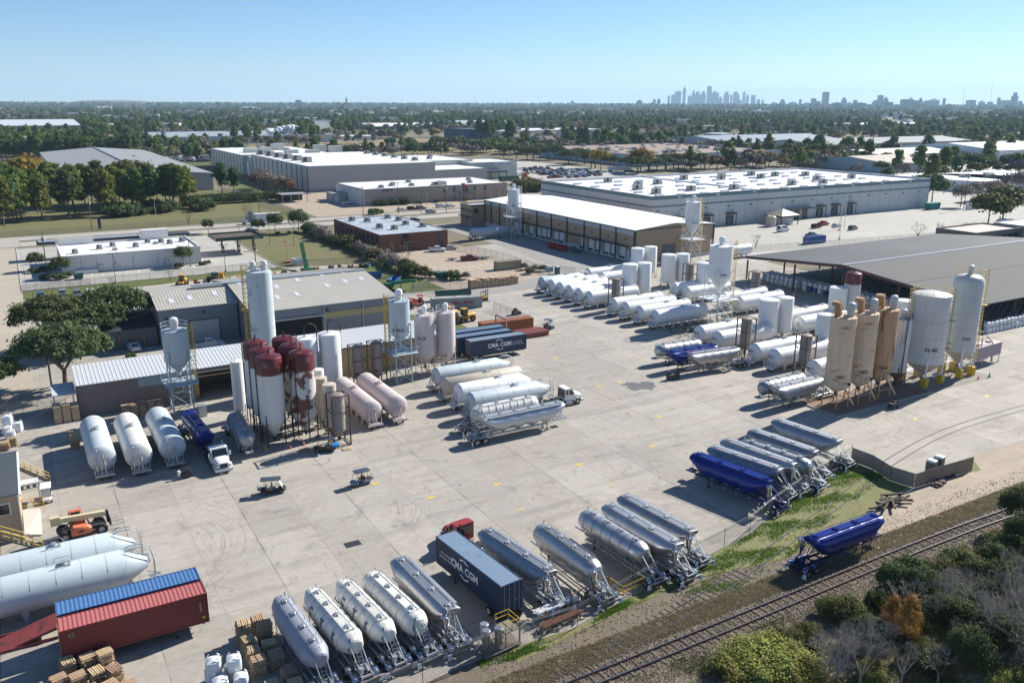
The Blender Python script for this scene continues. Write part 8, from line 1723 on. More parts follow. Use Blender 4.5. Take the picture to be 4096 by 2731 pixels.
def limbs(b,p,d,l,r,dep,R,spread=.55,up=.15,kids=3,seg=2,minr=.012):
 p=Vector(p); d=Vector(d).normalized()
 for s in range(seg):
  q=p+d*l/seg; r2=r*.8; b.tube(p,q,r,5 if r>.06 else 3,r2=r2,caps=False); p=q; r=r2; d=(d+Vector((R.gauss(0,.12),R.gauss(0,.12),R.gauss(0,.08)+up*.3))).normalized()
 if dep==0: return
 for i in range(kids):
  n=(d+Vector((R.gauss(0,spread),R.gauss(0,spread),R.gauss(0,spread*.5)+up))).normalized(); limbs(b,p,n,l*R.uniform(.62,.85),max(minr,r*.66),dep-1,R,spread,up,kids,seg,minr)
def tree(name,crownm,leaf,trunk,bark=BARK,cname='crown'):
 P=proto(name,'tree'); o=bpy.data.objects.new(cname,crownm.copy()); o.data.materials.append(leaf); setp(o,P); trunk.build('trunk',bark,P); return P
R=random.Random(40)
def oak_trunk(h,r,seed,n=5,spread=.9):
 b=MB(); R=random.Random(seed); b.tube((0,0,-.1),(.2,0,h*.28),r,8,r2=r*.75);
 for i in range(n): a=i*2*PI/n+R.random(); limbs(b,(.2,0,h*.27),(math.cos(a)*spread,math.sin(a)*spread,.9),h*.3,r*.5,2,R,.4,.1,2)
 return b
OAKC=[crown_mesh('oak_crown',6.0,6.0,3.2,6.2,175,100,.15,.9,1,flat=.75),crown_mesh('oak_crown',5.8,6.3,3.4,6.3,170,100,.15,.9,2,flat=.75)]
OAK=[tree('oak_tree',OAKC[0],L_OAK,oak_trunk(9,.38,1)),tree('oak_tree',OAKC[1],L_OAK,oak_trunk(9,.38,2))]
def straight(h,r,bend=.3,stubs=6,seed=0):
 b=MB(); R=random.Random(seed); p=Vector((0,0,-.1))
 for i in range(5): q=Vector((R.uniform(-bend,bend),R.uniform(-bend,bend),h*(i+1)/5)); b.tube(p,q,r*(1-.15*i),7,r2=r*(1-.15*(i+1)),caps=False); p=q
 for i in range(stubs): a=R.random()*6.28; z=h*R.uniform(.45,.95); b.tube((0,0,z),(math.cos(a)*h*.14,math.sin(a)*h*.14,z+h*.05),r*.3,4,r2=r*.1)
 return b
PINE=[tree('pine_tree',crown_mesh('pine_crown',4.6,4.6,6.2,12.5,75,70,.42,1.7,s,'pine',.6),L,straight(18,.32,.35,10,s)) for s,L in((11,L_PINE),(12,L_PINE),(13,L_DPINE))]
MIDL=[('green',tree('leafy_tree',crown_mesh('round_crown',4.2,4.2,3.6,5.6,46,55,.38,1.5,s,'oak',.8),L,straight(6,.25,.2,5,s))) for s,L in((21,L_OAK),(22,L_DPINE))]
YT=tree('yellow_tree',crown_mesh('round_crown',4,4,3.6,5.8,44,55,.36,1.4,24,'oak',.8),L_YEL,straight(6,.22,.2,5,3)); BT=tree('brown_tree',crown_mesh('round_crown',4,4,3.4,5.6,40,50,.34,1.4,25,'oak',.8),L_BRN,straight(6,.22,.2,5,4)); OT=tree('olive_tree',crown_mesh('round_crown',4,4,3.4,5.4,42,55,.36,1.5,26,'oak',.8),L_OLV,straight(5.5,.22,.2,5,4))
def bare(name,h,r,dep,seed,bark=BARK,spread=.5,kids=3,up=.2):
 P=proto(name,'tree'); b=MB(); R=random.Random(seed); b.tube((0,0,-.1),(0,0,h*.18),r,7,r2=r*.85); t=b.build('trunk',bark,P); b=MB()
 for i in range(4): a=i*1.6+R.random(); limbs(b,(0,0,h*.16),(math.cos(a)*.5,math.sin(a)*.5,1.),h*.26,r*.6,dep,R,spread,up,kids,2,.018)
 b.build('branches',bark,P); return P
BARE=[bare('bare_tree',7,.18,3,5),bare('bare_tree',8,.2,3,6,spread=.6)]; BAREBIG=[bare('bare_tree',8.5,.2,4,7,PALEB,.45,3,.25),bare('bare_tree',7.5,.18,4,8,PALEB,.5,3,.2)]
TWIG=tree('bare_brown_tree',crown_mesh('twig_crown',4,4,3.6,5.8,40,60,.22,1.5,27,'oak',.9),L_BARE,straight(6,.2,.2,8,5))
BUSH=tree('bush',crown_mesh('bush_crown',1.3,1.3,.8,.75,22,70,.12,.5,31,'oak',.9),L_DK,straight(1,.06,.1,3,6),cname='foliage')
for k in (BUSH,): k['category']='bush'
SMT=tree('small_tree',crown_mesh('small_crown',1.9,1.9,1.7,3.1,46,80,.12,.7,32,'oak',.9),L_OAK,straight(3,.1,.1,5,7))
def pt(P,x,y,lb,grp=None,s=1.,rz=None,R=random.Random(2)): return put(P,(x,y,0),R.random()*6.28 if rz is None else rz,lb,grp,s)
pt(OAK[0],14.6,186.5,'spreading oak beside the small dark roofed office','oaks along the street',1.28,0.3); pt(OAK[1],9.4,181.5,'oak in front of the small office, crown merging with its neighbour','oaks along the street',1.05,2.); pt(OAK[0],3.6,184.5,'oak nearest the street corner, behind the power pole','oaks along the street',1.25,4.); pt(OAK[1],3.6,159.0,'broad flat crowned oak in front of the two others, by the shed','oaks along the street',1.22,1.1)
pt(OAK[1],-7.5,156,'oak crown entering at the picture edge','oaks along the street',.85,5.)
for i,(x,y,s,lb) in enumerate(((3.3,281,1.15,'small round tree by the shop driveway island'),(8.9,266.5,1.25,'small round tree on the island at the shop corner'),(41.7,267.2,1.3,'small round tree against the white shop wall'),(84,322,1.6,'round small tree by the sloping lawn'),(92,318,1.8,'taller small tree on the sloping lawn top'),(78,322,1.2,'smallest round tree by the pylon sign'),(62,333,1.1,'tiny tree on the road verge by the fuel station'))): pt(SMT,x,y,lb,'small round planted trees',s)
for i,(x,y,s) in enumerate(((2,277,.9),(3.8,277.5,.8),(5.5,278.5,1),(7,279,1),(4.5,264.5,1),(6.5,263.4,1.1),(8.4,262.6,1.1),(10.6,265.2,1),(40,264.6,1),(46.8,266.3,.7),(48.4,266.8,.8),(15.6,172,.7),(24.3,178.3,1.6),(136,354,1.8),(153,384,1.6),(158,384,1.6),(164,384,2.),(170,381,1.1),(180,382,1.1),(195,381,1.2),(150,384.4,1.4),(140,356,1.2),(84,318,.6),(88,317,.6),(90,316.5,.6),(94,316,.6),(97,316,.6),(100,316,.6),(103,209.4,1.6))):
 pt(BUSH,x,y,'clipped green bush, %s'%('on the shop planting island' if i<8 else ('at the white shop wall' if i<11 else ('beside the small office' if i<13 else ('by the pebble walled block' if i<22 else ('in the hedge row above the sloping lawn' if i<28 else 'beside the dark green dumpster'))))),'planted bushes',s)
for i,(x,y,s,k,lb) in enumerate(((92.4,222.6,1.35,1,'tall bare tree at the corner of the tan lot'),(60,362,.95,0,'bare tree on the field verge, nearest the street lamp'),(82.5,358,1.05,1,'bare tree on the verge left of the box lorry'),(98,346,.9,0,'bare tree behind the box lorry'),(217,207,.8,0,'thin bare tree at the fence before the striped warehouse'),(283,192,.9,1,'bare tree at the lot fence, left of the yellow banner'),(295,192,.9,0,'bare tree at the lot fence, beside the yellow banner'),(182,356,1.1,0,'bare tree before the brown office doors'),(198,352,1.3,1,'tall bare tree near the emblem block end'),(20,246,.45,0,'sapling on the green strip by the cars'),(34.4,245,.5,1,'young sapling on the green strip near the loaders'),(25.4,176.8,.5,0,'bare shrub beside the workshop door'))): pt(BARE[k],x,y,lb,'leafless trees',s)
HB=[tree('scrub_bush',crown_mesh('scrub',2.2,2.2,1.7,1.6,36,60,.16,.8,41,'oak',.9),L_OLV,straight(2,.08,.2,6,8),cname='foliage'),tree('scrub_bush',crown_mesh('scrub',2.0,2.0,1.9,1.7,36,60,.15,.8,42,'oak',.9),L_BARE,straight(2,.08,.2,6,9),cname='foliage'),tree('scrub_bush',crown_mesh('scrub',2.0,2.0,1.5,1.4,36,60,.15,.8,43,'oak',.9),L_DK,straight(2,.08,.2,6,9),cname='foliage')]
R=random.Random(6)
for i in range(30):
 y=216+i*3.5; x=95.8+R.uniform(-1.5,1.5)-(max(0,y-262)*.02); pt(HB[R.choice((0,1,1,2))],x,y,'scrubby bush in the brick office hedge','scrub bushes of the brick office hedge',R.uniform(.85,1.35),R=R)
for i,(x,y) in enumerate(((99,215),(100.5,213),(104,209),(106.5,208),(126,206),(129,208),(131.5,207.5),(128,212))): pt(HB[i%2],x,y,'dry bush at the edge of the tan lot','dry bushes of the tan lot',.6,R=R)
R=random.Random(17); PN=[]
for i,(px,py) in enumerate(((40,1235),(85,1205),(130,1210),(165,1198),(30,1150),(110,1120),(200,1150),(360,1115),(400,1180),(390,1100),(650,1145),(705,1125),(690,1060),(800,1020),(870,1040),(1010,1135),(1025,1110),(1080,1060),(1180,1090),(1290,1060),(1330,1090),(1420,1080),(1240,1020),(950,1030),(1130,1010),(1570,1060),(1640,1060),(1700,1075),(1760,1050),(1600,1000),(-60,1220),(-30,1180),(20,1080),(60,1060),(250,1060),(480,1050),(560,1040))):
 x,y,_=pos('C1',px,py); PN.append((x,y)); s=R.uniform(.84,1.08)*(1.03 if px<1500 else .98)
 pt(PINE[R.choice((0,0,1,2))],x,y,'tall pine in the grove above the mown field','pines of the field grove',s,R=R)
for i,(px,py,lb) in enumerate(((290,1000,'golden yellow tree left among the pines'),(1250,1030,'yellow green tree among the pines'))): x,y,_=pos('C1',px,py); pt(YT if i==0 else OT,x,y,lb,None,2.4,R=R)
for i in range(40): x=34+R.random()*42; y=405+R.uniform(-6,14)+(x-34)*.1; pt(BUSH,x,y,'dark undergrowth bush at the foot of the field pines','undergrowth under the field pines',R.uniform(1.6,3.2),R=R)
for i in range(34): pt(HB[2],72+i*1.35,431+R.uniform(-1,1),'dark clipped bush of the long field hedge','long field hedge',1.5,R=R)
for px,py,P_,s,lb in ((2090,935,2,.85,'dark pine beside the hangar end wall'),(2200,925,2,.7,'small dark cedar right of the dark pine')): x,y,_=pos('C1',px,py); pt(PINE[P_],x,y,lb,None,s)
for px,py,k in ((570,900,1),(620,920,1),(680,930,0),(740,940,1),(820,950,0),(600,880,1),(540,910,0)): x,y,_=pos('C2',px,py); pt(TWIG if k else BT,x,y,'brown leafless tree by the corner of the cold store','brown trees at the cold store corner',R.uniform(.9,1.3),R=R)
for i in range(26):
 x,y,_=pos('C1',20+i*50,612+R.uniform(-8,10)-(i*1.2)); pt(PINE[R.choice((0,2,2))],x,y,'pine in the long row behind the grey hangar','pines behind the grey hangar',R.uniform(.8,1.1),R=R)
for v,lst,P_,s,lb,gr in (('C3',((860,600),(960,612),(1020,612),(1080,605),(1160,612),(1350,660),(1430,640),(1500,650),(1560,690),(1740,712),(1600,690),(2000,745),(2110,712),(2260,700),(2340,700),(1230,610)),OAK[1],1.35,'dark live oak in the avenue beyond the crowded car park','live oaks of the car park avenue'),
   ('C4',((40,330),(330,330),(430,320),(560,310),(700,300),(830,300),(640,290),(240,330)),OAK[0],1.2,'live oak just behind the striped warehouse roof edge','live oaks behind the striped warehouse'),
   ('C5',((10,650),(60,655),(120,660),(190,665),(260,670),(330,680),(390,680),(1700,790),(1780,800),(1850,790),(2100,790),(2200,800),(1260,1110),(1330,1090)),MIDL[0][1],1.6,'leafy tree around the far workshops','leafy trees around the far workshops'),
   ('C5',((1320,915),(1440,820),(1200,800),(1530,800),(1900,700),(1880,720)),PINE[0],1.0,'pine with open crown near the showroom lot','pines by the showroom lot'),
   ('C2',((770,430),(900,430),(960,440),(1000,430),(1070,450),(1110,440),(1020,380),(1400,360),(1265,350),(330,460),(450,465),(540,440)),PINE[0],1.15,'bright pine behind the cold store roof','pines behind the cold store'),
   ('C2',((1790,510),(1950,525),(1990,515),(2290,500),(2230,490)),MIDL[1][1],1.4,'dark round tree in the dry field past the cold store','round trees in the dry field'),
   ('C3',((100,510),(180,515),(270,530),(330,520),(400,540),(500,560),(580,540),(650,510),(740,590),(690,500)),MIDL[0][1],1.5,'olive tree by the road past the cold store annex','road side trees past the annex'),
   ('C3',((510,430),(580,430),(620,420),(680,410),(800,480),(720,400)),PINE[2],1.4,'dark tree before the school blocks','trees before the school blocks'),
   ('C3',((1470,460),(1510,465),(1850,460),(1980,440),(1120,380),(1190,380),(1300,390),(1440,440)),PINE[2],1.0,'pine standing among the townhouses','pines among the townhouses')):
 for px,py in lst:
  x,y,_=pos(v,px,py); pt(P_,x,y,lb,gr,s*R.uniform(.9,1.1),R=R)
for v,px,py,P_,s,lb in (('C3',1650,715,YT,1.7,'yellow autumn tree in the avenue past the car park'),('C3',2030,730,YT,1.9,'broad golden autumn tree before the tan gravel roof'),('C4',620,315,YT,1.2,'small yellow tree behind the striped warehouse roof'),('C5',1900,1335,OT,1.6,'thin yellowish tree at the corner store'),('C5',2040,1300,OT,1.8,'taller yellowish tree at the corner store'),('C3',1195,455,BT,1.2,'copper brown tree among the townhouses'),('C5',1620,1135,TWIG,1.2,'first leafless tree of the showroom verge'),('C5',1750,1080,TWIG,1.1,'second leafless tree of the showroom verge'),('C5',1850,1070,TWIG,1.1,'third leafless tree of the showroom verge'),('C5',1950,1060,TWIG,1.1,'fourth leafless tree of the showroom verge'),('C5',2130,1040,TWIG,1.5,'fifth leafless tree of the showroom verge'),('C5',2230,1020,TWIG,1.5,'last leafless tree of the showroom verge')):
 x,y,_=pos(v,px,py); pt(P_,x,y,lb,None,s)
for i in range(26): x,y,_=pos('C3',880+R.random()*200,905+R.uniform(-15,10)); pt(HB[0],x,y,'olive bush in the thicket between the two warehouses','thicket between the warehouses',R.uniform(1.2,2.2),R=R)
# ---- near scrub in the corner below the railway
R=random.Random(90)
NEAR=[tree('shrub',crown_mesh('dense_shrub',1.7,1.7,1.8,1.8,85,170,.065,.5,51,'oak',1),L_DK,straight(2,.07,.2,8,10),cname='foliage'),tree('shrub',crown_mesh('olive_shrub',1.8,1.8,1.5,1.3,85,150,.06,.5,52,'oak',1),L_OLV,straight(1.8,.07,.2,8,11),cname='foliage'),tree('shrub',crown_mesh('yellow_shrub',1.9,1.9,1.5,1.2,85,150,.06,.5,53,'oak',1),L_YG,straight(1.6,.06,.2,8,12),cname='foliage'),tree('silver_shrub',crown_mesh('silver_shrub',1.3,1.3,1.6,1.8,46,200,.055,.55,54,'oak',.9),L_SIL,straight(2.2,.06,.2,8,12),cname='foliage'),tree('orange_tree',crown_mesh('orange_crown',.8,.8,1.7,3.2,46,110,.05,.34,55,'pine',1),L_ORG,straight(4.2,.06,.2,8,12)),
      tree('tall_shrub',crown_mesh('tall_dark_crown',2.1,2.1,2.6,3.2,110,180,.07,.58,56,'oak',1),L_DK,straight(4,.1,.2,8,13))]
def npx(P,px,py,lb,grp,s): x,y,_=pos('A4',px,py); pt(P,x,y,lb,grp,s,R=R)
for px,py,k,s,lb in ((880,1160,0,.7,'small dark shrub at the edge of the thicket'),(960,1080,5,.72,'dark bushy shrub left of the silver leaved one'),(1050,1010,0,1.0,'dark green shrub at the upper edge of the thicket'),(1120,1130,5,.8,'dense dark shrub behind the orange tree'),(1230,1010,1,1.1,'olive shrub above the silver leaved one'),(1360,960,1,1.2,'olive green shrub in the upper thicket'),(1450,1050,0,1.0,'dark shrub right of the silver leaved one'),(1540,940,0,1.,'dark shrub near the railway in the upper right thicket'),(1600,850,1,1.,'olive yellow shrub near the railway at the right'),(1690,700,5,1.05,'tall dark shrub against the railway at the right edge'),(1720,850,5,1.0,'tall dark shrub at the right edge'),(1700,1000,1,1.1,'olive shrub at the right edge'),
 (1330,1170,3,1.0,'silver leaved shrub in the middle of the thicket'),(1280,1090,3,.8,'smaller silver leaved shrub behind the first'),(1230,1260,0,1.1,'dark shrub below the silver leaved one'),(1330,1330,5,.8,'dark shrub in the shaded hollow'),(1420,1230,0,.9,'dark shrub right in the shaded hollow'),
 (300,1460,2,1.2,'yellow green shrub at the lower edge, left one'),(190,1500,2,1.3,'yellow green shrub at the bottom edge, widest'),(110,1540,2,1.1,'yellow green shrub cut by the bottom edge'),(430,1540,2,1.0,'yellow green shrub right of the widest'),(360,1380,1,.8,'low olive shrub among dry grass'),(700,1200,1,.9,'low olive shrub beside the bare trees'),(600,1180,1,.7,'small olive shrub near the track'),(820,1330,0,.8,'dark shrub between the bare trees'),(480,1330,1,.7,'olive shrub in front of the left bare tree'),(1500,1560,2,1.0,'yellow shrub at the bottom right edge'),(1620,1540,2,.9,'yellow shrub in the bottom right corner'),(1180,1480,1,.9,'olive shrub in the lower thicket')):
 npx(NEAR[k],px,py,lb,'shrubs of the thicket below the railway',(s*1.2,s*1.2,s*.7) if k==2 else s)
npx(NEAR[4],950,1330,'slim orange leaved tree in front of the dark shrubs','shrubs of the thicket below the railway',.95); npx(NEAR[4],1040,1390,'taller orange leaved tree beside the slim one','shrubs of the thicket below the railway',1.15)
for px,py,k,s,lb in ((650,1560,0,.55,'pale bare tree at the lower edge, left one'),(780,1580,1,.75,'pale bare tree at the lower edge, middle one'),(1020,1560,0,.5,'gnarled bare tree under the orange leaves'),(1700,1500,0,1.0,'large pale bare tree in the right corner'),(1590,1420,1,.95,'pale bare tree left of the largest'),(1720,1300,1,1.0,'pale bare tree leaning in from the right edge'),(860,1440,1,.6,'bare tree behind the lower middle one'),(1450,1460,0,.6,'thin bare tree in the shaded hollow')):
 x,y,_=pos('A4',px,py); pt(BAREBIG[k],x,y,lb,'pale leafless trees of the thicket',s,R=R)
NEAR.append(tree('dry_shrub',crown_mesh('dry_shrub',1.6,1.6,1.3,1.4,60,150,.03,.5,58,'oak',1),L_BARE,straight(2,.06,.2,8,14),cname='foliage'))
for i in range(120):
 px,py=R.uniform(500,1725),R.uniform(1060,1600)
 if py<1850-px*.62 or (850<px<1180 and py>1300): continue
 if i%3: npx(NEAR[R.choice((0,1,1,2,5,6,6))],px,py,'tangled shrub in the depth of the thicket','tangle of the thicket',R.uniform(.45,1.05))
 else: x,y,_=pos('A4',px,py); pt(BAREBIG[i%2],x,y,'small bare sapling in the thicket','tangle of the thicket',R.uniform(.3,.7),R=R)
def tufts(name,label,gen,n,h,mt_,seed,wd=.05):
 Rn=np.random.default_rng(seed); P=gen(Rn,n); P=P[:,:2]; n=len(P); V=[]
 for k in range(3):
  a=Rn.uniform(0,2*PI,n); hh=h*Rn.uniform(.4,1.2,n); ox=np.cos(a)*wd; oy=np.sin(a)*wd; lx=Rn.normal(0,h*.5,n); ly=Rn.normal(0,h*.5,n); jx=Rn.normal(0,.08,n); jy=Rn.normal(0,.08,n)
  V.append(np.stack([np.stack([P[:,0]+jx-ox,P[:,1]+jy-oy,np.zeros(n)-.02],1),np.stack([P[:,0]+jx+ox,P[:,1]+jy+oy,np.zeros(n)-.02],1),np.stack([P[:,0]+jx+lx,P[:,1]+jy+ly,hh],1)],1))
 V=np.concatenate(V).reshape(-1,3); m=len(V)//3; me=bpy.data.meshes.new(name); me.vertices.add(len(V)); me.vertices.foreach_set('co',V.ravel().astype(np.float32)); me.loops.add(m*3); me.loops.foreach_set('vertex_index',np.arange(m*3,dtype=np.int32)); me.polygons.add(m); me.polygons.foreach_set('loop_start',np.arange(0,m*3,3,dtype=np.int32)); me.polygons.foreach_set('loop_total',np.full(m,3,dtype=np.int32)); me.update(); me.materials.append(mt_)
 o=bpy.data.objects.new(name,me); COL.objects.link(o); return tag(o,label,'grass',None,'stuff')
def fenceline(x):
 for (a,b_),(c,d) in zip(FENCE[:-1],FENCE[1:]):
  if a<=x<=c: return b_+(d-b_)*(x-a)/(c-a)
 return 70
def g_strip(Rn,n):
 x=Rn.uniform(30,95,n); y0=np.array([max(52.6,fenceline(a)-6.+ (a<52)*4.6) for a in x]); y1=np.array([fenceline(a)-.1 for a in x]); t=Rn.uniform(0,1,n)**.8; P=np.stack([x,y0+(y1-y0)*t],1)
 k=np.sin(P[:,0]*.9+np.sin(P[:,1]*1.7)*2)+np.sin(P[:,1]*1.3+P[:,0]*.31)*1.2+Rn.normal(0,.8,n); return P[k>np.where(P[:,0]<56,1.3,.35)]
L_GR=leafmat('bright_grass_blade',(.10,.19,.02),(.16,.24,.04),tr=.3); L_DRY=leafmat('dry_grass_blade',(.36,.31,.19),(.27,.23,.14),tr=.2)
tufts('grass','green grass growing along the yard fence and siding',g_strip,26000,.15,L_GR,1)
tufts('grass','dry grass around the railway and thicket',lambda Rn,n:np.stack([Rn.uniform(26,125,n),np.where(Rn.random(n)<.5,Rn.uniform(51.9,54.5,n),Rn.uniform(30,48.6,n))],1),60000,.16,L_DRY,2,.03)
tufts('weeds','green weeds between the railway and thicket',lambda Rn,n:(lambda P:P[(np.sin(P[:,0]*.7)+np.sin(P[:,1]*1.1+P[:,0]*.4)+Rn.normal(0,.6,len(P)))>.7])(np.stack([Rn.uniform(40,125,n),Rn.uniform(36,48.8,n)],1)),50000,.14,leafmat('weed_blade',(.12,.15,.035),(.09,.12,.03)),3,.05)
Rn=np.random.default_rng(5); n=26000; X=Rn.uniform(30,125,n); Y=50.3+Rn.normal(0,1.5,n); Y2=Rn.uniform(47,57,n); Y=np.where(Rn.random(n)<.7,Y,Y2)
ok=Y<np.array([fenceline(a)-.3 if a<95 else 60 for a in X]); X=X[ok];Y=Y[ok];n=len(X); S=Rn.uniform(.03,.075,n)
T=np.array([[1,0,-.7],[-.5,.87,-.7],[-.5,-.87,-.7],[0,0,1.]]); V=(T[None]*S[:,None,None]*Rn.uniform(.6,1.4,(n,4,3))+np.stack([X,Y,S*.5],1)[:,None]).reshape(-1,3)
Fc=(np.arange(n)[:,None,None]*4+np.array([[0,1,3],[1,2,3],[2,0,3]])[None]).reshape(-1)
me=bpy.data.meshes.new('gravel'); me.vertices.add(len(V)); me.vertices.foreach_set('co',V.ravel().astype(np.float32)); m=n*3; me.loops.add(m*3); me.loops.foreach_set('vertex_index',Fc.astype(np.int32)); me.polygons.add(m); me.polygons.foreach_set('loop_start',np.arange(0,m*3,3,dtype=np.int32)); me.polygons.foreach_set('loop_total',np.full(m,3,dtype=np.int32)); me.update(); me.materials.append(mat('ballast_stone',(.19,.15,.12),.9,0,.5,sc=6)); o=bpy.data.objects.new('gravel',me); COL.objects.link(o); tag(o,'loose brown ballast stones around the railway','gravel',None,'stuff')
# ---------------------------------------------------------------- far woodland: one mass instanced over points
def gn_scatter(name,label,P,S,protos):
 me=bpy.data.meshes.new(name); me.vertices.add(len(P)); me.vertices.foreach_set('co',P.ravel().astype(np.float32)); at_=me.attributes.new('sc','FLOAT','POINT'); at_.data.foreach_set('value',S.astype(np.float32)); me.update()
 o=bpy.data.objects.new(name,me); COL.objects.link(o); tag(o,label,'woodland',None,'stuff')
 c=bpy.data.collections.new(name+'_kinds')
 for q in protos: c.objects.link(q)
 g=bpy.data.node_groups.new(name,'GeometryNodeTree'); g.interface.new_socket('Geometry',in_out='INPUT',socket_type='NodeSocketGeometry'); g.interface.new_socket('Geometry',in_out='OUTPUT',socket_type='NodeSocketGeometry')
 i=g.nodes.new('NodeGroupInput'); u=g.nodes.new('NodeGroupOutput'); ip=g.nodes.new('GeometryNodeInstanceOnPoints'); ci=g.nodes.new('GeometryNodeCollectionInfo'); ci.inputs['Collection'].default_value=c; ci.inputs['Separate Children'].default_value=True; ci.inputs['Reset Children'].default_value=True
 ip.inputs['Pick Instance'].default_value=True; rv=g.nodes.new('FunctionNodeRandomValue'); rv.data_type='FLOAT_VECTOR'; rv.inputs[0].default_value=(0,0,0); rv.inputs[1].default_value=(0,0,6.28)
 na=g.nodes.new('GeometryNodeInputNamedAttribute'); na.data_type='FLOAT'; na.inputs[0].default_value='sc'
 L=g.links.new; L(i.outputs[0],ip.inputs['Points']); L(ci.outputs[0],ip.inputs['Instance']); L(rv.outputs[0],ip.inputs['Rotation']); L(na.outputs[0],ip.inputs['Scale']); L(ip.outputs[0],u.inputs[0])
 md=o.modifiers.new('scatter','NODES'); md.node_group=g; return o
def whole(mesh,leaf,h,r,name):
 "one-mesh tree: crown plus trunk"
 b=MB(); b.tube((0,0,0),(0,0,h),r,5,r2=r*.4); vs=np.empty(len(mesh.vertices)*3,dtype=np.float32); mesh.vertices.foreach_get('co',vs); n=len(vs)//12; b.add([tuple(x) for x in vs.reshape(-1,3)],[(4*i,4*i+1,4*i+2,4*i+3) for i in range(n)],1)
 return b.build(name,[BARK,leaf],proto('w','w'))
FK=[whole(crown_mesh('f',4.6,4.6,3.6,6.5,34,26,.62,1.7,s,sh,.8),L,7,.3,'far_tree_%d'%s) for s,sh,L in((61,'oak',L_OAK),(62,'oak',L_DPINE),(63,'oak',L_OLV),(64,'oak',L_BRN),(66,'oak',L_BARE),(67,'oak',L_BARE),(81,'oak',L_BARE),(82,'oak',L_BARE),(83,'oak',L_OLV),(84,'oak',L_BARE),(85,'oak',L_BARE),(86,'oak',L_OLV),(68,'oak',L_OAK))]+[whole(crown_mesh('f',4.4,4.4,5.6,10.,36,26,.65,1.8,s,'pine',.7),L,15,.3,'far_tree_%d'%s) for s,L in((71,L_PINE),(72,L_DPINE),(73,L_PINE),(74,L_DPINE))]+[whole(crown_mesh('f',4.2,4.2,3.4,6.2,34,26,.6,1.7,69,'oak',.8),L_YEL,6,.3,'far_tree_69')]
for f in FK: f.parent=None
Rn=np.random.default_rng(33)
def ray_pts(n,d0,d1):
 "uniform in ground area within the view wedge, by distance"
 u=Rn.random(n); d=np.sqrt(d0*d0+(d1*d1-d0*d0)*u); a=head+Rn.uniform(-.60,.60,n); return np.stack([d*np.cos(a),d*np.sin(a),np.zeros(n)],1),d
EX=[(500,770,790,985),(-300,420,-100,700),(-300,230,0,860),(400,780,180,440),(410,600,500,700),(80,560,740,1100),(250,400,430,720),(600,800,380,530)]   # kept clear
CLR=[(146,380,1020,1260),(-280,110,1370,1660),(140,245,1540,1660),(560,720,1440,1600),(530,820,1000,1190),(730,860,1420,1570),(620,920,540,780),(1380,1720,1080,1220),(300,420,900,1100),(420,620,1150,1420)]
def filt(P,ex):
 k=np.ones(len(P),bool)
 for x0,x1,y0,y1 in ex: k&=~((P[:,0]>x0)&(P[:,0]<x1)&(P[:,1]>y0)&(P[:,1]<y1))
 return k
P1,d1=ray_pts(20000,520,2400); k=filt(P1,EX+CLR); k&=(np.sin(P1[:,0]*.004+1)+np.sin(P1[:,1]*.003+P1[:,0]*.002)+Rn.normal(0,.8,len(P1)))>-1.2; P1=P1[k]
Rr=random.Random(55); BL=[]
for i in range(130):
 d=Rr.uniform(1000,6000); a=head+Rr.uniform(-.55,.55); x,y=d*math.cos(a),d*math.sin(a)
 if not any(x0<x<x1 and y0<y<y1 for x0,x1,y0,y1 in CLR+EX): BL.append((x,y,d,Rr.uniform(25,60)*(d/2000)**.5))
def clear(P):
 k=np.ones(len(P),bool)
 for x,y,d,w_ in BL:
  ux,uy=x/d,y/d; al=(x-P[:,0])*ux+(y-P[:,1])*uy; pe=np.abs((x-P[:,0])*uy-(y-P[:,1])*ux); k&=~((al>-25)&(al<70+d*.06)&(pe<w_/2+8))
 return k
P1=P1[clear(P1)]
P2,d2=ray_pts(17000,2400,6500); P3,d3=ray_pts(16000,6500,14000)
gn_scatter('woodland','wooded suburb stretching away behind the factories',P1,Rn.uniform(.75,1.35,len(P1)),FK)
P=np.concatenate([P2,P3]); kb_=clear(P); S2=np.concatenate([Rn.uniform(.9,1.6,len(P2)),Rn.uniform(1.8,3.0,len(P3))])[kb_]; P=P[kb_]
gn_scatter('far_woodland','distant flat woodland reaching the horizon',P,S2,FK)
Pm=[]
for x0,x1,y0,y1,n in ((105,420,745,1020,520),(-150,110,860,1350,700),(380,720,540,600,0),(600,730,760,900,160),(420,640,700,790,120),(520,760,800,960,34),(560,720,530,560,60),(760,1100,250,500,260),(480,620,330,390,26),(150,260,705,735,36)):
 Pm.append(np.stack([Rn.uniform(x0,x1,n),Rn.uniform(y0,y1,n),np.zeros(n)],1))
Pm=np.concatenate(Pm); kk=filt(Pm,[(146,380,1020,1260),(180,520,780,1000),(560,720,1440,1600),(455,475,400,480),(540,607,394,472),(610,742,450,525)]); Pm=Pm[kk]
gn_scatter('woodland','scrubby trees between sheds and fields in the middle distance',Pm,Rn.uniform(.6,1.15,len(Pm)),FK)
for x,y,d,w in BL:
 k=d/2000; t=thing('flat_block','pale flat roofed block showing among the far tree tops','building',(x,y,0),Rr.choice((0,.4,-.3)),'pale blocks among far trees'); b=MB(); dd,h=Rr.uniform(15,30),Rr.uniform(9,13)*max(1,k)**.4; b.bx(-w/2,w/2,-dd/2,dd/2,0,h); b.build('wall',Rr.choice((W_STUC,PB,CW)),t); b=MB(); b.bx(-w/2-.3,w/2+.3,-dd/2-.3,dd/2+.3,h,h+.6); b.build('roof',Rr.choice((R_WHT,R_GREY,R_PALE)),t)
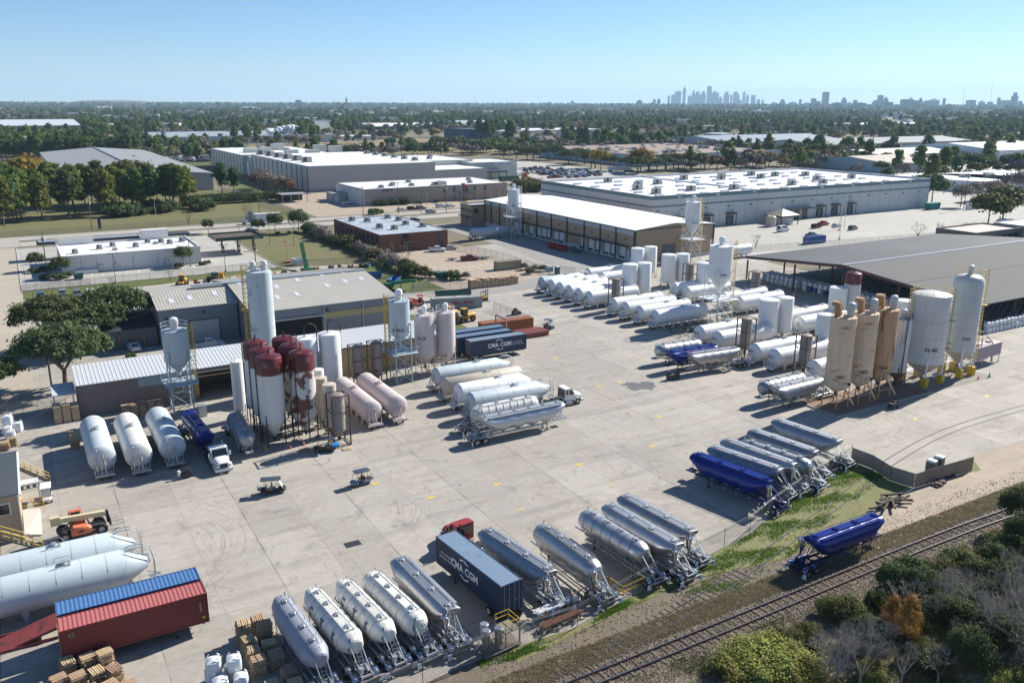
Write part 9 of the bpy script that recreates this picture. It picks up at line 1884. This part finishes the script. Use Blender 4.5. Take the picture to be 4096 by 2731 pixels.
# ---------------------------------------------------------------- skyline
TW1=mat('skyline_glass',(.07,.10,.15),.5,0,.1); TW2=mat('skyline_stone',(.12,.14,.17),.6,0,.1); n=0
def tower(sx,wpx,topy,d,R,lb,grp):
 "sx: photo column (4096 grid), width, photo row of the top, distance"
 dr=FW+RT*((sx-CX)/F)-UP*((411-CY)/F); dr.z=0; l=dr.length; dr.normalize(); p=dr*d
 hy=406+12*sx/4096; h=CAMZ+(hy-topy)/F*d*.96; w=wpx/F*d; t=thing('tower_block',lb,'tower',(p.x,p.y,0),head-PI/2,grp); b=MB(); dp=w*.9
 k=R.random()
 if k<.55: b.bx(-w/2,w/2,0,dp,0,h)
 elif k<.8: b.bx(-w/2,w/2,0,dp,0,h*.82); b.bx(-w*.3,w*.3,dp*.2,dp*.8,h*.82,h)
 else: b.bx(-w/2,w/2,0,dp,0,h*.86); b.add([(-w/2,0,h*.86),(w/2,0,h*.86),(w/2,dp,h*.86),(-w/2,dp,h*.86),(0,dp/2,h)],[(0,1,4),(1,2,4),(2,3,4),(3,0,4)])
 b.build('shaft',TW1 if R.random()<.7 else TW2,t); b=MB(); b.bx(-w*.2,w*.2,dp*.3,dp*.6,h,h*1.02+1); b.build('roof_plant',TW2,t)
 if w>70:
  b=MB();
  for q in range(int(h/28)): b.bx(-w/2-.5,w/2+.5,-1,0,14+q*28,18+q*28)
  b.build('window_band',mat('skyline_band',(.04,.05,.06),.3),t)
R=random.Random(3); D=15000
dt=[(2675,8,386),(2688,6,382),(2694,10,383),(2710,18,370),(2716,14,369),(2736,10,351),(2760,14,384),(2773,10,366),(2781,12,382),(2790,12,371),(2802,10,380),(2813,16,370),(2836,15,351),(2860,26,369),(2882,12,390),(2906,18,372),(2925,8,383),(2942,14,372),(2950,12,379),(2962,10,402),(2975,8,369),(2989,10,382),(3013,14,385),(3034,10,400),(3051,8,401)]
for i,(x,w_,ty) in enumerate(dt): tower(x,w_,ty,D,R,'blue tower of the downtown skyline cluster','downtown skyline towers')
ot=[(2559,22,402,9000),(2618,10,397,11000),(2636,12,397,11000),(2612,18,410,8000),(3098,14,410,11000),(3132,16,400,10000),(3176,24,409,11000),(3202,8,400,11000),(3232,18,411,10000),(3256,16,397,9000),(3274,18,407,9500),(3304,20,374,9500),(3352,28,410,10000),(3378,16,395,10000),(3354,34,415,7000),(3400,22,411,10000),(3423,12,403,10000),(3446,34,413,7000),(3505,18,404,9500),(3523,16,386,9500),(3545,14,394,9500),(3554,36,410,7500),(3622,22,401,8000),(3645,16,395,10000),(3662,38,405,8000),(3684,12,397,10000),(3708,18,406,9500),(3742,28,399,10000),(3778,8,398,10000),(3890,24,404,10000),(3932,16,406,11000),(3965,14,410,10000),(3996,8,396,11000),(4035,40,405,11000),(4061,16,380,9500),(4085,14,408,10000),(2290,14,405,12000),(2200,16,409,12000),(1192,20,402,8000)]
for i,(x,w_,ty,d) in enumerate(ot): tower(x,w_,ty,d,R,'lone tower outside the downtown cluster','scattered horizon towers')
b=MB(); dr=FW+RT*((560-CX)/F); dr.z=0; dr.normalize(); c=dr*9000; st=[]
for i in range(13): u=i/12*2-1; st.append((u*520,max(2,150*(1-u*u)),max(1,(58)*(1-u**4)),-2))
b.loft(st,16); o=b.build('hill',G_TERR,None,loc=(c.x,c.y,0)); o.rotation_euler=(0,0,head-PI/2); tag(o,kind='structure')
b=MB(); R=random.Random(9)
for i in range(26):
 u=i/26; b.lathe([(.001,-1),(.7,-.7),(1,0),(.7,.7),(.001,1)],8,(0,0,0)); k=len(b.v)-40; s=R.uniform(3,6); ox,oy,oz=u*36+R.uniform(-4,4),R.uniform(-3,3),R.uniform(0,6)+u*5
 for a in range(k,len(b.v)): x,y,z=b.v[a]; b.v[a]=(x*s+ox,y*s+oy,z*s*.6+oz)
o=b.build('steam',mat('steam_white',(.8,.82,.84),1,0,0),None,loc=(285,1085,8)); tag(o,'white steam drifting over the very long pale factory','steam',None,'stuff')
# ---------------------------------------------------------------- the air
hz=MB(); hz.bx(-13000,22000,-9000,24000,-1.1,420)
hm=bpy.data.materials.new('haze_air'); hm.use_nodes=True; nt=hm.node_tree; nt.nodes.clear(); out=nt.nodes.new('ShaderNodeOutputMaterial'); pv=nt.nodes.new('ShaderNodeVolumePrincipled'); pv.inputs['Color'].default_value=(.52,.77,1,1); pv.inputs['Density'].default_value=HAZE; pv.inputs['Anisotropy'].default_value=.1; nt.links.new(pv.outputs[0],out.inputs['Volume'])
o=hz.build('haze',hm); tag(o,'thin pale blue air over the whole plain','haze',None,'stuff')
cy.volume_step_rate=10; cy.volume_max_steps=64
# ---------------------------------------------------------------- labels of look-alikes: say which one by its place in the row
ONE='first second third fourth fifth sixth seventh eighth ninth tenth eleventh twelfth thirteenth fourteenth fifteenth sixteenth seventeenth eighteenth nineteenth'.split()
TEN=['','','twenty','thirty','forty','fifty','sixty','seventy','eighty','ninety']
def ORD(n):
 if n<20: return ONE[n-1]
 if n>=200: return 'two-'+ORD(n-100)
 if n>99: return ('hundred-'+ORD(n-100)) if n>100 else 'hundredth'
 return (TEN[n//10]+'-'+ONE[n%10-1]) if n%10 else TEN[n//10][:-1]+'ieth'
bpy.context.view_layer.update(); G_={}
for o in SC.objects:
 if o.parent is None and 'category' in o: G_.setdefault(o['label'],[]).append(o)
for lb,os_ in G_.items():
 if len(os_)<2: continue
 if os_[0]['category']=='pallet': os_.sort(key=lambda o:o.location.z); tail='from the ground'
 else:
  def sx(o): v=o.matrix_world.translation-Vector((0,0,CAMZ)); return v.dot(RT)/v.dot(FW)
  os_.sort(key=sx); tail='from the left'
 for i,o in enumerate(os_):
  o['label']=lb+', '+ORD(i+1)+' '+tail
  if len(o['label'].split())>16: print('LONG',o['label'])
 if 'group' not in os_[0]:
  for o in os_: o['group']=lb
